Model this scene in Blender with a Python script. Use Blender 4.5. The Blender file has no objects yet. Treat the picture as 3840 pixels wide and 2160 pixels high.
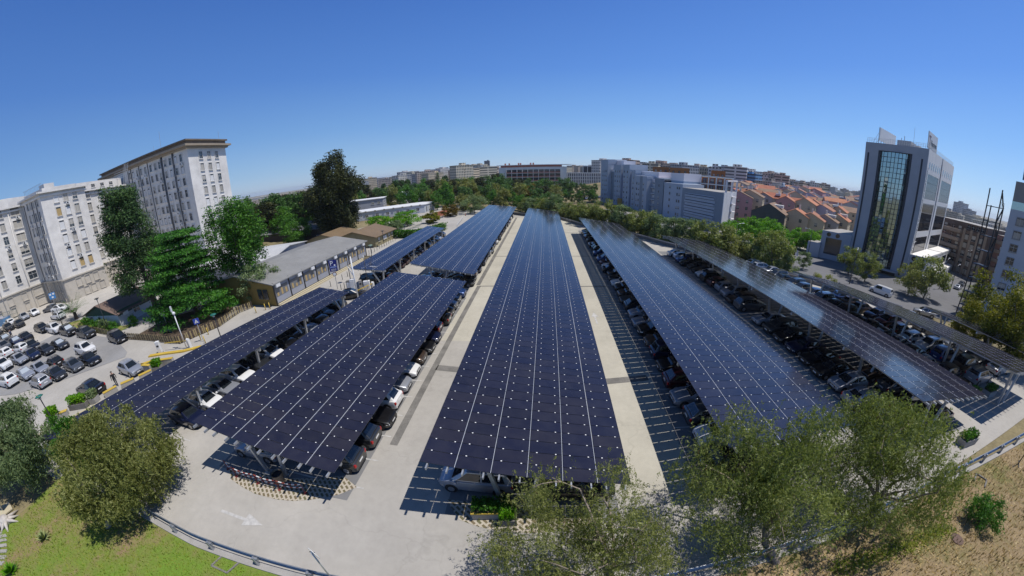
import bpy, bmesh, math, random
import numpy as np
from mathutils import Vector, Matrix, Euler
R=math.radians; PI=math.pi
rnd=random.Random(7); nrg=np.random.default_rng(11)
scene=bpy.context.scene; COL=scene.collection

# ------------------------------------------------------------ camera model (wide panoramic lens, 15.9 m above the car park)
PITCH,ROLL,FPX,CAMH=.351,-.0313,1246.1,15.9
_cp,_sp,_cr,_sr=math.cos(PITCH),math.sin(PITCH),math.cos(ROLL),math.sin(ROLL)
def ray(px,py):
    x=px-1920.; y=-(py-1080.); r=math.hypot(x,y)+1e-9
    th=2*math.atan(r/(2*FPX)); s=math.sin(th)
    a,b,c=s*x/r,s*y/r,-math.cos(th)
    a,b=_cr*a-_sr*b,_sr*a+_cr*b
    return Vector((a,-c*_cp+b*_sp,c*_sp+b*_cp))
def G(px,py,z=0.):
    d=ray(px,py); t=(CAMH-z)/(-d.z); return Vector((d.x*t,d.y*t,z))
def AT(px,py,D):
    d=ray(px,py); t=D/math.hypot(d.x,d.y); return Vector((d.x*t,d.y*t,CAMH+d.z*t))
def sst(a,b,x):
    t=np.clip((np.asarray(x,float)-a)/(b-a),0,1); return t*t*(3-2*t)
# boundary of the car park on the avenue side
WALL=[(-60,190),(-22,150),(3.6,119),(16.1,106.5),(20.6,93),(29.3,80.5),(34.3,67.5),(42.2,53.7),(50.6,39.6),(56.8,28.2),(60.5,20.),(66,4),(75,-25)]
def wall_s(x,y):
    x=np.asarray(x,float);y=np.asarray(y,float); best=np.full(x.shape,1e9); sg=np.ones(x.shape)
    for (ax,ay),(bx,by) in zip(WALL,WALL[1:]):
        dx,dy=bx-ax,by-ay; L2=dx*dx+dy*dy
        t=np.clip(((x-ax)*dx+(y-ay)*dy)/L2,0,1)
        qx,qy=x-(ax+t*dx),y-(ay+t*dy); d=np.hypot(qx,qy)
        cr=dx*qy-dy*qx                       # >0 left of the direction of travel = beyond
        u=d<best; best=np.where(u,d,best); sg=np.where(u,np.where(cr>0,1,-1),sg)
    return best*sg
def hz(x,y):
    x=np.asarray(x,float);y=np.asarray(y,float)
    s=wall_s(x,y)
    ang=np.degrees(np.arctan2(x,y)); D=np.hypot(x,y)
    right=sst(-2,9,ang)
    h=-5.*sst(.6,9,s)*right
    h=h+2.*sst(60,92,-x)*sst(150,90,y)
    h=h-3.*sst(130,330,D)*(1-right)
    # the old quarter climbs a hill beyond the avenue
    hill=np.exp(-((ang-24)/15.)**2)*sst(210,430,D)*(1-.8*sst(600,1500,D))*19
    h=h+hill+np.exp(-((ang+3)/9.)**2)*sst(250,600,D)*(1-sst(700,1500,D))*6
    h=h-16*sst(500,3000,D)
    return h
def hzf(x,y): return float(hz(np.array([x]),np.array([y]))[0])
def T(px,py):
    """where the sight line of that pixel meets the terrain"""
    d=ray(px,py); t=5.; 
    for i in range(4000):
        p=Vector((d.x*t,d.y*t,CAMH+d.z*t))
        if p.z<=hzf(p.x,p.y): break
        t+=max(.15,(p.z-hzf(p.x,p.y))*.5)
        if t>5000: break
    z=hzf(p.x,p.y); return Vector((p.x,p.y,z))

# ------------------------------------------------------------ mesh collecting
class MB:
    def __init__(s): s.v=[];s.f=[];s.m=[]
    def face(s,pts,mi=0):
        n=len(s.v); s.v+= [tuple(p) for p in pts]; s.f.append(tuple(range(n,n+len(pts)))); s.m.append(mi); return s
    def box(s,c,d,rz=0.,mi=0,top=None,skip=()):
        """centre of base c, dims d; top = scale of the upper face"""
        sx,sy,sz=d[0]/2,d[1]/2,d[2]; k=top or 1; ca,sa=math.cos(rz),math.sin(rz); n=len(s.v)
        for zz,q in ((0,1),(sz,k)):
            for ax,ay in ((-1,-1),(1,-1),(1,1),(-1,1)):
                x,y=ax*sx*q,ay*sy*q; s.v.append((c[0]+x*ca-y*sa,c[1]+x*sa+y*ca,c[2]+zz))
        for k2,f in enumerate(((0,3,2,1),(4,5,6,7),(0,1,5,4),(1,2,6,5),(2,3,7,6),(3,0,4,7))):
            if k2 in skip: continue
            s.f.append(tuple(n+i for i in f)); s.m.append(mi)
        return s
    def prism(s,poly,z0,z1,mi=0,cap=True,mtop=None):
        n=len(s.v);k=len(poly)
        a=sum(poly[i][0]*poly[(i+1)%k][1]-poly[(i+1)%k][0]*poly[i][1] for i in range(k))
        if a<0: poly=poly[::-1]
        z0=z0 if hasattr(z0,'__len__') else [z0]*k; z1=z1 if hasattr(z1,'__len__') else [z1]*k
        s.v+=[(p[0],p[1],z) for p,z in zip(poly,z0)]+[(p[0],p[1],z) for p,z in zip(poly,z1)]
        for i in range(k):
            j=(i+1)%k; s.f.append((n+i,n+j,n+k+j,n+k+i)); s.m.append(mi)
        if cap:
            s.f.append(tuple(range(n+k,n+2*k))); s.m.append(mi if mtop is None else mtop)
            s.f.append(tuple(range(n+k-1,n-1,-1))); s.m.append(mi)
        return s
    def beam(s,a,b,w,h=None,mi=0):
        a=Vector(a);b=Vector(b);d=(b-a); 
        if d.length<1e-6: return s
        d.normalize(); h=h or w
        up=Vector((0,0,1)) if abs(d.z)<.98 else Vector((0,1,0))
        r=d.cross(up).normalized(); u=r.cross(d); n=len(s.v)
        for p in (a,b):
            for i,j in ((-1,-1),(1,-1),(1,1),(-1,1)): s.v.append(tuple(p+r*(i*w/2)+u*(j*h/2)))
        for f in ((0,1,2,3),(7,6,5,4),(0,4,5,1),(1,5,6,2),(2,6,7,3),(3,7,4,0)): s.f.append(tuple(n+i for i in f)); s.m.append(mi)
        return s
    def tube(s,pts,rad,k=6,mi=0,cap=True):
        pts=[Vector(p) for p in pts]; rad=rad if hasattr(rad,'__len__') else [rad]*len(pts); n=len(s.v); prev=None
        for i,p in enumerate(pts):
            d=(pts[min(i+1,len(pts)-1)]-pts[max(i-1,0)]).normalized()
            if prev is None:
                up=Vector((0,0,1)) if abs(d.z)<.9 else Vector((1,0,0)); r=d.cross(up).normalized()
            else: r=(prev-d*prev.dot(d)).normalized()
            prev=r; u=d.cross(r)
            for j in range(k):
                a=2*PI*j/k; s.v.append(tuple(p+(r*math.cos(a)+u*math.sin(a))*rad[i]))
        for i in range(len(pts)-1):
            for j in range(k):
                a,b=n+i*k+j,n+i*k+(j+1)%k; s.f.append((a,a+k,b+k,b)); s.m.append(mi)
        if cap:
            s.f.append(tuple(n+j for j in range(k))); s.m.append(mi)
            e=n+(len(pts)-1)*k; s.f.append(tuple(e+k-1-j for j in range(k))); s.m.append(mi)
        return s
    def disc(s,c,r,nrm,k=14,th=.03,mi=0,mi2=None,sq=1.):
        c=Vector(c);nrm=Vector(nrm).normalized(); up=Vector((0,0,1)) if abs(nrm.z)<.9 else Vector((0,1,0))
        a=nrm.cross(up).normalized();b=a.cross(nrm)
        P=[c+a*(r*math.cos(2*PI*i/k))+b*(r*sq*math.sin(2*PI*i/k)) for i in range(k)]
        n=len(s.v); s.v+=[tuple(p+nrm*th/2) for p in P]+[tuple(p-nrm*th/2) for p in P]
        s.f.append(tuple(n+i for i in range(k))[::-1]); s.m.append(mi)
        s.f.append(tuple(n+k+i for i in range(k))); s.m.append(mi if mi2 is None else mi2)
        for i in range(k):
            j=(i+1)%k; s.f.append((n+i,n+j,n+k+j,n+k+i)); s.m.append(mi)
        return s
    def ball(s,c,r,ks=8,kr=6,mi=0,sq=1.):
        n=len(s.v)
        for i in range(kr+1):
            t=PI*i/kr
            for j in range(ks):
                a=2*PI*j/ks; s.v.append((c[0]+r*math.sin(t)*math.cos(a),c[1]+r*math.sin(t)*math.sin(a),c[2]+r*sq*math.cos(t)))
        for i in range(kr):
            for j in range(ks):
                a,b=n+i*ks+j,n+i*ks+(j+1)%ks; s.f.append((a,a+ks,b+ks,b)); s.m.append(mi)
        return s
    def build(s,name,mats,parent=None,smooth=False,loc=None,rz=None):
        me=bpy.data.meshes.new(name); me.from_pydata(s.v,[],s.f)
        if not isinstance(mats,(list,tuple)): mats=[mats]
        for m in mats: me.materials.append(m)
        if len(mats)>1: me.polygons.foreach_set('material_index',np.array(s.m,np.int32))
        if smooth: me.polygons.foreach_set('use_smooth',np.ones(len(s.f),bool))
        me.update(); o=bpy.data.objects.new(name,me); COL.objects.link(o)
        if parent: o.parent=parent
        if loc is not None: o.location=loc
        if rz is not None: o.rotation_euler.z=rz
        return o
def tag(o,label=None,cat=None,group=None,kind=None):
    if label: o['label']=label
    if cat: o['category']=cat
    if group: o['group']=group
    if kind: o['kind']=kind
    return o
def empty(name,loc=(0,0,0),rz=0.,label=None,cat=None,group=None):
    o=bpy.data.objects.new(name,None); COL.objects.link(o); o.location=loc; o.rotation_euler=(0,0,rz); o.empty_display_size=.2
    return tag(o,label,cat,group)
KIDS={}
def copy_tree(o,parent=None,top=True):
    c=o.copy(); COL.objects.link(c)
    if parent: c.parent=parent
    for ch in o.children: copy_tree(ch,c,False)
    return c
def quads_obj(name,P,mat,parent=None,loc=None):
    """P: (n,4,3) array -> one mesh of loose quads"""
    n=len(P); me=bpy.data.meshes.new(name)
    me.vertices.add(n*4); me.vertices.foreach_set('co',np.ascontiguousarray(P,np.float32).reshape(-1))
    me.loops.add(n*4); me.loops.foreach_set('vertex_index',np.arange(n*4,dtype=np.int32))
    me.polygons.add(n); me.polygons.foreach_set('loop_start',np.arange(0,n*4,4,dtype=np.int32)); me.polygons.foreach_set('loop_total',np.full(n,4,np.int32))
    me.materials.append(mat); me.update(calc_edges=True)
    o=bpy.data.objects.new(name,me); COL.objects.link(o)
    if parent: o.parent=parent
    if loc is not None: o.location=loc
    return o

# ------------------------------------------------------------ materials
def lin(c):
    if isinstance(c,str):
        c=c.lstrip('#'); c=[int(c[i:i+2],16)/255 for i in (0,2,4)]
        return tuple(x/12.92 if x<.04045 else ((x+.055)/1.055)**2.4 for x in c)
    return tuple(c)
def nodes(m): return m.node_tree.nodes,m.node_tree.links
def mat(name,col,rough=.7,metal=0.,noise=None,bump=None,spec=None,coat=0.,objrand=0.,brick=None,alpha=None):
    """noise=(scale,amount[,detail]) brightens / darkens; several pairs may be listed"""
    m=bpy.data.materials.new(name); m.use_nodes=True; N,L=nodes(m); b=N['Principled BSDF']
    b.inputs['Roughness'].default_value=rough; b.inputs['Metallic'].default_value=metal
    if spec is not None: b.inputs['Specular IOR Level'].default_value=spec
    if coat: b.inputs['Coat Weight'].default_value=coat; b.inputs['Coat Roughness'].default_value=.05
    c=lin(col); b.inputs['Base Color'].default_value=(*c,1)
    src=None
    if noise or objrand or bump:
        tc=N.new('ShaderNodeNewGeometry' if not objrand else 'ShaderNodeTexCoord')
        vec=tc.outputs['Position'] if not objrand else tc.outputs['Object']
    if noise or objrand:
        rgb=N.new('ShaderNodeRGB'); rgb.outputs[0].default_value=(*c,1); cur=rgb.outputs[0]
        for sc,am in [(q[0],q[1]) for q in (noise if noise and isinstance(noise[0],(tuple,list)) else [noise] if noise else [])]:
            t=N.new('ShaderNodeTexNoise'); t.inputs['Scale'].default_value=sc; t.inputs['Detail'].default_value=5; t.inputs['Roughness'].default_value=.62
            L.new(vec,t.inputs['Vector'])
            mr=N.new('ShaderNodeMapRange'); mr.inputs[1].default_value=.3; mr.inputs[2].default_value=.7; mr.inputs[3].default_value=1-am; mr.inputs[4].default_value=1+am
            L.new(t.outputs['Fac'],mr.inputs[0])
            mx=N.new('ShaderNodeVectorMath'); mx.operation='SCALE'; L.new(cur,mx.inputs[0]); L.new(mr.outputs[0],mx.inputs['Scale']); cur=mx.outputs[0]
        if objrand:
            oi=N.new('ShaderNodeObjectInfo'); mr=N.new('ShaderNodeMapRange'); mr.inputs[3].default_value=1-objrand; mr.inputs[4].default_value=1+objrand
            L.new(oi.outputs['Random'],mr.inputs[0]); mx=N.new('ShaderNodeVectorMath'); mx.operation='SCALE'; L.new(cur,mx.inputs[0]); L.new(mr.outputs[0],mx.inputs['Scale']); cur=mx.outputs[0]
        L.new(cur,b.inputs['Base Color'])
    if bump:
        t=N.new('ShaderNodeTexNoise'); t.inputs['Scale'].default_value=bump[0]; t.inputs['Detail'].default_value=4; L.new(vec,t.inputs['Vector'])
        bp=N.new('ShaderNodeBump'); bp.inputs['Strength'].default_value=bump[1]; bp.inputs['Distance'].default_value=bump[2] if len(bump)>2 else .05
        L.new(t.outputs['Fac'],bp.inputs['Height']); L.new(bp.outputs[0],b.inputs['Normal'])
    return m
def glass(name,col,rough=.06,spec=.8,noise=None):
    return mat(name,col,rough,0,noise,spec=spec)
def leafmat(name,cols,trans=.3,rough=.55,nscale=.35):
    """leaf colours vary leaf by leaf and clump by clump"""
    m=bpy.data.materials.new(name); m.use_nodes=True; N,L=nodes(m); b=N['Principled BSDF']; out=N['Material Output']
    g=N.new('ShaderNodeNewGeometry'); t=N.new('ShaderNodeTexNoise'); t.inputs['Scale'].default_value=nscale; t.inputs['Detail'].default_value=3
    L.new(g.outputs['Position'],t.inputs['Vector'])
    ma=N.new('ShaderNodeMath'); ma.operation='MULTIPLY_ADD'; ma.inputs[1].default_value=.55; L.new(g.outputs['Random Per Island'],ma.inputs[0])
    mb=N.new('ShaderNodeMapRange'); mb.inputs[1].default_value=.3; mb.inputs[2].default_value=.7; mb.inputs[3].default_value=0; mb.inputs[4].default_value=.45
    L.new(t.outputs['Fac'],mb.inputs[0]); L.new(mb.outputs[0],ma.inputs[2])
    cr=N.new('ShaderNodeValToRGB'); e=cr.color_ramp.elements
    n=len(cols)
    e[0].position=0.; e[0].color=(*lin(cols[0]),1); e[1].position=1.; e[1].color=(*lin(cols[-1]),1)
    for i in range(1,n-1):
        q=e.new(i/(n-1)); q.color=(*lin(cols[i]),1)
    L.new(ma.outputs[0],cr.inputs[0]); L.new(cr.outputs[0],b.inputs['Base Color'])
    b.inputs['Roughness'].default_value=rough; b.inputs['Specular IOR Level'].default_value=.25
    tr=N.new('ShaderNodeBsdfTranslucent'); sc=N.new('ShaderNodeVectorMath'); sc.operation='MULTIPLY'; sc.inputs[1].default_value=(1.25,1.3,.6)
    L.new(cr.outputs[0],sc.inputs[0]); L.new(sc.outputs[0],tr.inputs['Color'])
    mx=N.new('ShaderNodeMixShader'); mx.inputs[0].default_value=trans; L.new(b.outputs[0],mx.inputs[1]); L.new(tr.outputs[0],mx.inputs[2]); L.new(mx.outputs[0],out.inputs['Surface'])
    return m
M={}
M['white']=mat('white_paint',(.72,.72,.71),.5,noise=(1.5,.06)); M['steel']=mat('galvanised_steel',(.5,.52,.54),.4,.6,noise=(4,.12))
M['alu']=mat('bright_aluminium',(.78,.8,.82),.35,.3); M['dark']=mat('dark_metal',(.03,.032,.035),.45)
M['black']=mat('black_rubber',(.012,.012,.013),.7); M['yellow']=mat('yellow_paint',(.52,.36,.05),.6,noise=(3,.15))
M['concrete']=mat('concrete',(.34,.325,.3),.85,noise=[(1.2,.12),(14,.1)],bump=(20,.3,.02))
M['concrete_dark']=mat('weathered_concrete',(.2,.19,.175),.9,noise=[(.8,.2),(9,.12)])
M['bark']=mat('bark',(.085,.065,.05),.9,noise=[(3,.3),(18,.25)],bump=(14,.6,.04))
M['bark_pale']=mat('pale_bark',(.17,.135,.105),.9,noise=[(3,.3),(18,.25)],bump=(14,.6,.04))
M['soil']=mat('soil',(.1,.07,.045),.95,noise=[(2,.3)])

# ------------------------------------------------------------ camera, sky, sun
cam=bpy.data.cameras.new('camera'); co=bpy.data.objects.new('camera',cam); COL.objects.link(co); scene.camera=co
cam.type='PANO'; cam.sensor_width=36.; cam.sensor_fit='HORIZONTAL'; cam.clip_start=.1; cam.clip_end=30000
rr=np.linspace(0,21.5,400); th=2*np.arctan(rr*3840/36./(2*FPX)); A=np.stack([rr**i for i in range(5)],1); kk=np.linalg.lstsq(A,th,rcond=None)[0]
for holder in (cam,getattr(cam,'cycles',None)):
    if holder is not None and hasattr(holder,'panorama_type'):
        try:
            holder.panorama_type='FISHEYE_LENS_POLYNOMIAL'; holder.fisheye_fov=R(220)
            for i in range(5): setattr(holder,'fisheye_polynomial_k%d'%i,-float(kk[i]))
        except Exception as ex: print('pano',ex)
co.location=(0,0,CAMH)
co.matrix_world=Matrix.Translation((0,0,CAMH))@Matrix.Rotation(PI/2-PITCH,4,'X')@Matrix.Rotation(ROLL,4,'Z')

SUN_AZ,SUN_EL=R(91.),R(65.)
sd=Vector((math.sin(SUN_AZ)*math.cos(SUN_EL),math.cos(SUN_AZ)*math.cos(SUN_EL),math.sin(SUN_EL)))
sl=bpy.data.lights.new('sun','SUN'); sl.energy=4.2; sl.angle=R(.53); sl.color=(1,.955,.9)
so=bpy.data.objects.new('sun',sl); COL.objects.link(so); so.rotation_euler=(-sd).to_track_quat('-Z','Y').to_euler()
w=bpy.data.worlds.new('World'); scene.world=w; w.use_nodes=True; WN,WL=w.node_tree.nodes,w.node_tree.links
sky=WN.new('ShaderNodeTexSky'); sky.sky_type='NISHITA'; sky.sun_disc=False; sky.sun_elevation=SUN_EL; sky.sun_rotation=SUN_AZ
sky.altitude=60; sky.air_density=1.0; sky.dust_density=.1; sky.ozone_density=2.2
tcw=WN.new('ShaderNodeTexCoord'); sx=WN.new('ShaderNodeSeparateXYZ'); WL.new(tcw.outputs['Generated'],sx.inputs[0])
rampw=WN.new('ShaderNodeValToRGB'); el=rampw.color_ramp.elements
for i,(p_,c_) in enumerate(((0.,'aed0f6'),(.045,'96c4f6'),(.14,'76aef2'),(.28,'5590e8'),(.45,'437cd8'),(.62,'3a62a4'),(1.,'28426e'))):
    q_=el[i] if i<2 else el.new(p_); q_.position=p_; q_.color=(*lin(c_),1)
WL.new(sx.outputs['Z'],rampw.inputs[0])
sc10=WN.new('ShaderNodeVectorMath'); sc10.operation='SCALE'; sc10.inputs['Scale'].default_value=10.; WL.new(rampw.outputs[0],sc10.inputs[0])
mixw=WN.new('ShaderNodeMix'); mixw.data_type='RGBA'; mixw.inputs['Factor'].default_value=.75; WL.new(sky.outputs[0],mixw.inputs['A']); WL.new(sc10.outputs[0],mixw.inputs['B'])
mrw=WN.new('ShaderNodeMapRange'); mrw.inputs[1].default_value=-1; mrw.inputs[2].default_value=1; mrw.inputs[3].default_value=.8; mrw.inputs[4].default_value=1.12; WL.new(sx.outputs['X'],mrw.inputs[0])
sunw=WN.new('ShaderNodeVectorMath'); sunw.operation='SCALE'; WL.new(mixw.outputs['Result'],sunw.inputs[0]); WL.new(mrw.outputs[0],sunw.inputs['Scale'])
WL.new(sunw.outputs[0],WN['Background'].inputs[0]); WN['Background'].inputs[1].default_value=.1
scene.view_settings.view_transform='Standard'; scene.view_settings.look='None'; scene.view_settings.exposure=0.; scene.view_settings.gamma=1.
scene.cycles.max_bounces=6; scene.cycles.transparent_max_bounces=6; scene.cycles.diffuse_bounces=3; scene.cycles.glossy_bounces=3
scene.cycles.caustics_reflective=False; scene.cycles.caustics_refractive=False
scene.cycles.use_denoising=True
# ------------------------------------------------------------ terrain: one sheet to the horizon
def grid_obj(name,X,Y,Z,mats,smooth=True):
    n,m=X.shape; V=np.stack([X,Y,Z],-1).reshape(-1,3)
    i=np.arange(n*m).reshape(n,m); F=np.stack([i[:-1,:-1],i[1:,:-1],i[1:,1:],i[:-1,1:]],-1).reshape(-1,4)
    a=V[F[0,1]]-V[F[0,0]]; b=V[F[0,3]]-V[F[0,0]]
    if a[0]*b[1]-a[1]*b[0]<0: F=F[:,::-1]
    me=bpy.data.meshes.new(name); me.from_pydata(V.tolist(),[],F.tolist())
    me.materials.append(mats)
    if smooth: me.polygons.foreach_set('use_smooth',np.ones(len(F),bool))
    me.update(); o=bpy.data.objects.new(name,me); COL.objects.link(o); o['kind']='structure'; return o
def ground_mat():
    m=mat('earth_and_dry_grass',(.2,.165,.085),.95,noise=[(.02,.25),(.25,.25),(3,.2)]); return m
rad=np.concatenate([np.linspace(.5,260,150),np.geomspace(264,9000,70)]); ang=np.radians(np.concatenate([np.linspace(-180,-95,30)[:-1],np.linspace(-95,95,200),np.linspace(95,180,30)[1:]]))
Rg,Ag=np.meshgrid(rad,ang,indexing='ij'); X=Rg*np.sin(Ag);Y=Rg*np.cos(Ag)
grid_obj('ground',X,Y,hz(X,Y)-.06,ground_mat())

def asphalt(name,col,stain=.10,extra=None,warm=None):
    """bleached asphalt: broad worn patches, streaks, fine grain and pale cracks"""
    m=mat(name,col,.9,noise=[(.045,stain),(.35,stain*.8),(2.5,.05),(30,.07)],bump=(60,.25,.01),spec=.25); N,L=nodes(m); b=N['Principled BSDF']
    src=b.inputs['Base Color'].links[0].from_socket; g=N.new('ShaderNodeNewGeometry')
    v=N.new('ShaderNodeTexVoronoi'); v.feature='DISTANCE_TO_EDGE'; v.inputs['Scale'].default_value=.16
    nz=N.new('ShaderNodeTexNoise'); nz.inputs['Scale'].default_value=.6; nz.inputs['Detail'].default_value=4; L.new(g.outputs['Position'],nz.inputs['Vector'])
    ad=N.new('ShaderNodeVectorMath'); ad.operation='MULTIPLY_ADD'; ad.inputs[1].default_value=(3,3,0); L.new(nz.outputs['Color'],ad.inputs[0]); L.new(g.outputs['Position'],ad.inputs[2]); L.new(ad.outputs[0],v.inputs['Vector'])
    mr=N.new('ShaderNodeMapRange'); mr.inputs[1].default_value=0; mr.inputs[2].default_value=.008; mr.inputs[3].default_value=.9; mr.inputs[4].default_value=1; L.new(v.outputs['Distance'],mr.inputs[0])
    sc=N.new('ShaderNodeVectorMath'); sc.operation='SCALE'; L.new(src,sc.inputs[0]); L.new(mr.outputs[0],sc.inputs['Scale']); L.new(sc.outputs[0],b.inputs['Base Color'])
    return m
M['lot']=asphalt('bleached_concrete',(.385,.365,.33))
M['bay']=asphalt('shade_darkened_bay',(.2,.2,.2),.14)  # dark tone adds to the shade below the canopies
M['court']=asphalt('court_surface',(.43,.405,.365),.12)
M['tar']=asphalt('grey_asphalt',(.275,.272,.27),.12)
M['road']=asphalt('avenue_asphalt',(.15,.15,.155),.10)
M['paint']=mat('worn_white_paint',(.47,.46,.44),.8,noise=[(3,.25)])
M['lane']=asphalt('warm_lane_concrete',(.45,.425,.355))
M['stain']=mat('tar_repair',(.17,.162,.148),.85,noise=[(.8,.3),(8,.2)])
EU=Vector((math.cos(.1001),-math.sin(.1001),0)); DV=Vector((math.sin(.1001),math.cos(.1001),0))
def UV(u,v,z=0.): p=EU*u+DV*v; return Vector((p.x,p.y,z))
def sheet(name,poly,m,dz=.02,step=None,kind='structure'):
    """flat or draped sheet; poly in xy"""
    if step is None:
        b=MB(); n=len(poly); a=sum(poly[i][0]*poly[(i+1)%n][1]-poly[(i+1)%n][0]*poly[i][1] for i in range(n))
        b.face([(p[0],p[1],dz) for p in (poly if a>0 else poly[::-1])]); o=b.build(name,m)
    else:
        # strip between two poly lines: poly=(lineA,lineB)
        A=np.array([(p[0],p[1]) for p in poly[0]],float);B=np.array([(p[0],p[1]) for p in poly[1]],float)
        def res(P,n):
            s=np.concatenate([[0],np.cumsum(np.hypot(*np.diff(P,axis=0).T))]); t=np.linspace(0,s[-1],n); return np.stack([np.interp(t,s,P[:,0]),np.interp(t,s,P[:,1])],1)
        Ln=max(np.hypot(*np.diff(A,axis=0).T).sum(),2); n=max(3,int(Ln/step)); A=res(A,n);B=res(B,n)
        m_=max(3,int(np.hypot(*(A-B).T).max()/step)); t=np.linspace(0,1,m_)[None,:,None]
        P=A[:,None]*(1-t)+B[:,None]*t; o=grid_obj(name,P[...,0],P[...,1],hz(P[...,0],P[...,1])+dz,m)
    return tag(o,kind=kind)
# car park surface between the guard rail and the avenue wall, out to the hospital court on the left
ys=np.linspace(5.75,168,150); wl=np.array(WALL); wr=np.interp(ys,wl[::-1,1],wl[::-1,0])
xl=np.where(ys<75,-62.,-62+ (ys-75)*.35)
t=np.linspace(0,1,110)[None,:]; X=xl[:,None]*(1-t)+wr[:,None]*t; Y=np.repeat(ys[:,None],110,1)
grid_obj('car_park_ground',X,Y,hz(X,Y)+.0,M['lot'])
ys=np.linspace(-5,74,60); t=np.linspace(0,1,60)[None,:]; X=np.full((60,1),-150.)*(1-t)+(-62.)*t; Y=np.repeat(ys[:,None],60,1)
grid_obj('hospital_court',X,Y,hz(X,Y)+.0,M['court'])
# the grey asphalt of the left lot (draped)
sheet('asphalt_patch',([T(-60,1400),T(250,1232),T(430,1268),T(478,1322)],[T(-60,1490),T(60,1478),T(200,1440),T(470,1340)]),M['tar'],.03,1.2)
# lane for the avenue
RA=[(30,170),(41,120),(56.5,93),(61.5,76),(66,60),(73,44),(84,30),(92,10),(95,-15)]
RB=[(52,175),(66,124),(83,104),(92,84),(98,66),(104,52),(118,38),(126,12),(128,-15)]
sheet('avenue',(RA,RB),M['road'],.06,1.5)
RC=[(56,177),(70,126),(87,107),(97,86),(104,68)]
sheet('pavement',(RB[:5],RC),M['concrete'],.2,1.5)
sheet('side_road',([(104,52),(150,64),(210,84)],[(118,36),(160,44),(215,58)]),M['road'],.07,1.5)
sheet('service_road',([(60,152),(74,124),(92,104)],[(78,158),(84,134),(100,112)]),M['tar'],.05,1.5)
def strip(pA,pB,wd,m,name,z=.012):
    a=Vector(pA);b=Vector(pB);d=(b-a).normalized();n=Vector((-d.y,d.x,0))*wd/2
    return sheet(name,[a+n,b+n,b-n,a-n],m,z)
# drain lines and cross repairs in the lanes
strip(UV(-9.35,14),UV(-9.15,44),.55,M['stain'],'drain_strip'); strip(UV(-9.35,44.3),UV(-9.0,112),.6,M['stain'],'drain_strip')
strip(UV(4.4,21.7),UV(8.6,22.2),.75,M['stain'],'patched_trench'); strip(UV(-9.1,23.2),UV(-6.6,23.0),.8,M['stain'],'patched_trench')
for v in (43.9,60.5,84): strip(UV(4.4,v),UV(9,v+.1),.3,M['stain'],'patched_trench'); strip(UV(-9.0,v),UV(-5.8,v+.1),.3,M['stain'],'patched_trench')
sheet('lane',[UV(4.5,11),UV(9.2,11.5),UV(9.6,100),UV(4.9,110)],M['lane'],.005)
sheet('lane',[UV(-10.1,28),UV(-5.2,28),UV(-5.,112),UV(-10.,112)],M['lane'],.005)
# arrows
def arrow(name,p,dirv,L=3.2,z=.013,mt=None):
    d=Vector((dirv[0],dirv[1],0)).normalized(); n=Vector((-d.y,d.x,0)); p=Vector((p[0],p[1],0))
    P=[p-n*.09,p+d*(L*.58)-n*.09,p+d*(L*.58)-n*.42,p+d*L,p+d*(L*.58)+n*.42,p+d*(L*.58)+n*.09,p+n*.09]
    o=MB().face([(q.x,q.y,z) for q in P]); 
mb=MB()
def arrow_mb(mb,p,dirv,L=3.2,z=.013):
    d=Vector((dirv[0],dirv[1],0)).normalized(); n=Vector((-d.y,d.x,0)); p=Vector((p[0],p[1],0)); 
    k=lambda q:(q.x,q.y,z)
    mb.face([k(p-n*.09),k(p+d*(L*.6)-n*.09),k(p+d*(L*.6)+n*.09),k(p+n*.09)]); mb.face([k(p+d*(L*.6)-n*.42),k(p+d*L),k(p+d*(L*.6)+n*.42)])
arrow_mb(mb,G(830,1915),G(985,1970)-G(830,1915),L=(G(985,1970)-G(830,1915)).length)
a=G(2240,1215);arrow_mb(mb,a,DV,3.0)

a=G(1180,1755)
o=mb.build('painted_arrows',M['paint']); tag(o,kind='structure')
# bay paint next to the right end of every bay row (seen in the sun in front of the parked cars)
mb=MB()
def bay_lines(u0,u1,v0,v1,pitch=2.15):
    v=v0
    while v<v1:
        a=UV(u0,v);b=UV(u1,v); n=DV*.05
        mb.face([(a.x-n.x,a.y-n.y,.011),(b.x-n.x,b.y-n.y,.011),(b.x+n.x,b.y+n.y,.011),(a.x+n.x,a.y+n.y,.011)]); v+=pitch
bay_lines(-15.2,-9.8,10.4,40); bay_lines(-15.2,-9.7,43,112); bay_lines(8.9,14.2,12,86); bay_lines(23.6,28.6,13,64); bay_lines(-30,-25.2,6,35); bay_lines(37.4,42,13,41)
o=mb.build('bay_lines',M['paint']); tag(o,kind='structure')
# bay ground under the canopies, colour darkened to deepen their shade
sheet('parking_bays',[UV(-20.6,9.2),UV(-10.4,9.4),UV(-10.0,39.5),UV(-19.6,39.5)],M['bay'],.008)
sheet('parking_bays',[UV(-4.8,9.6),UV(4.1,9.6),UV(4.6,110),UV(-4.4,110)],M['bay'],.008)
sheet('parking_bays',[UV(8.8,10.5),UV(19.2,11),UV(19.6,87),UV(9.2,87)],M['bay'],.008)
sheet('parking_bays',[UV(24.2,11),UV(34.2,11.5),UV(33.6,65),UV(23.4,65)],M['bay'],.008)

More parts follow.
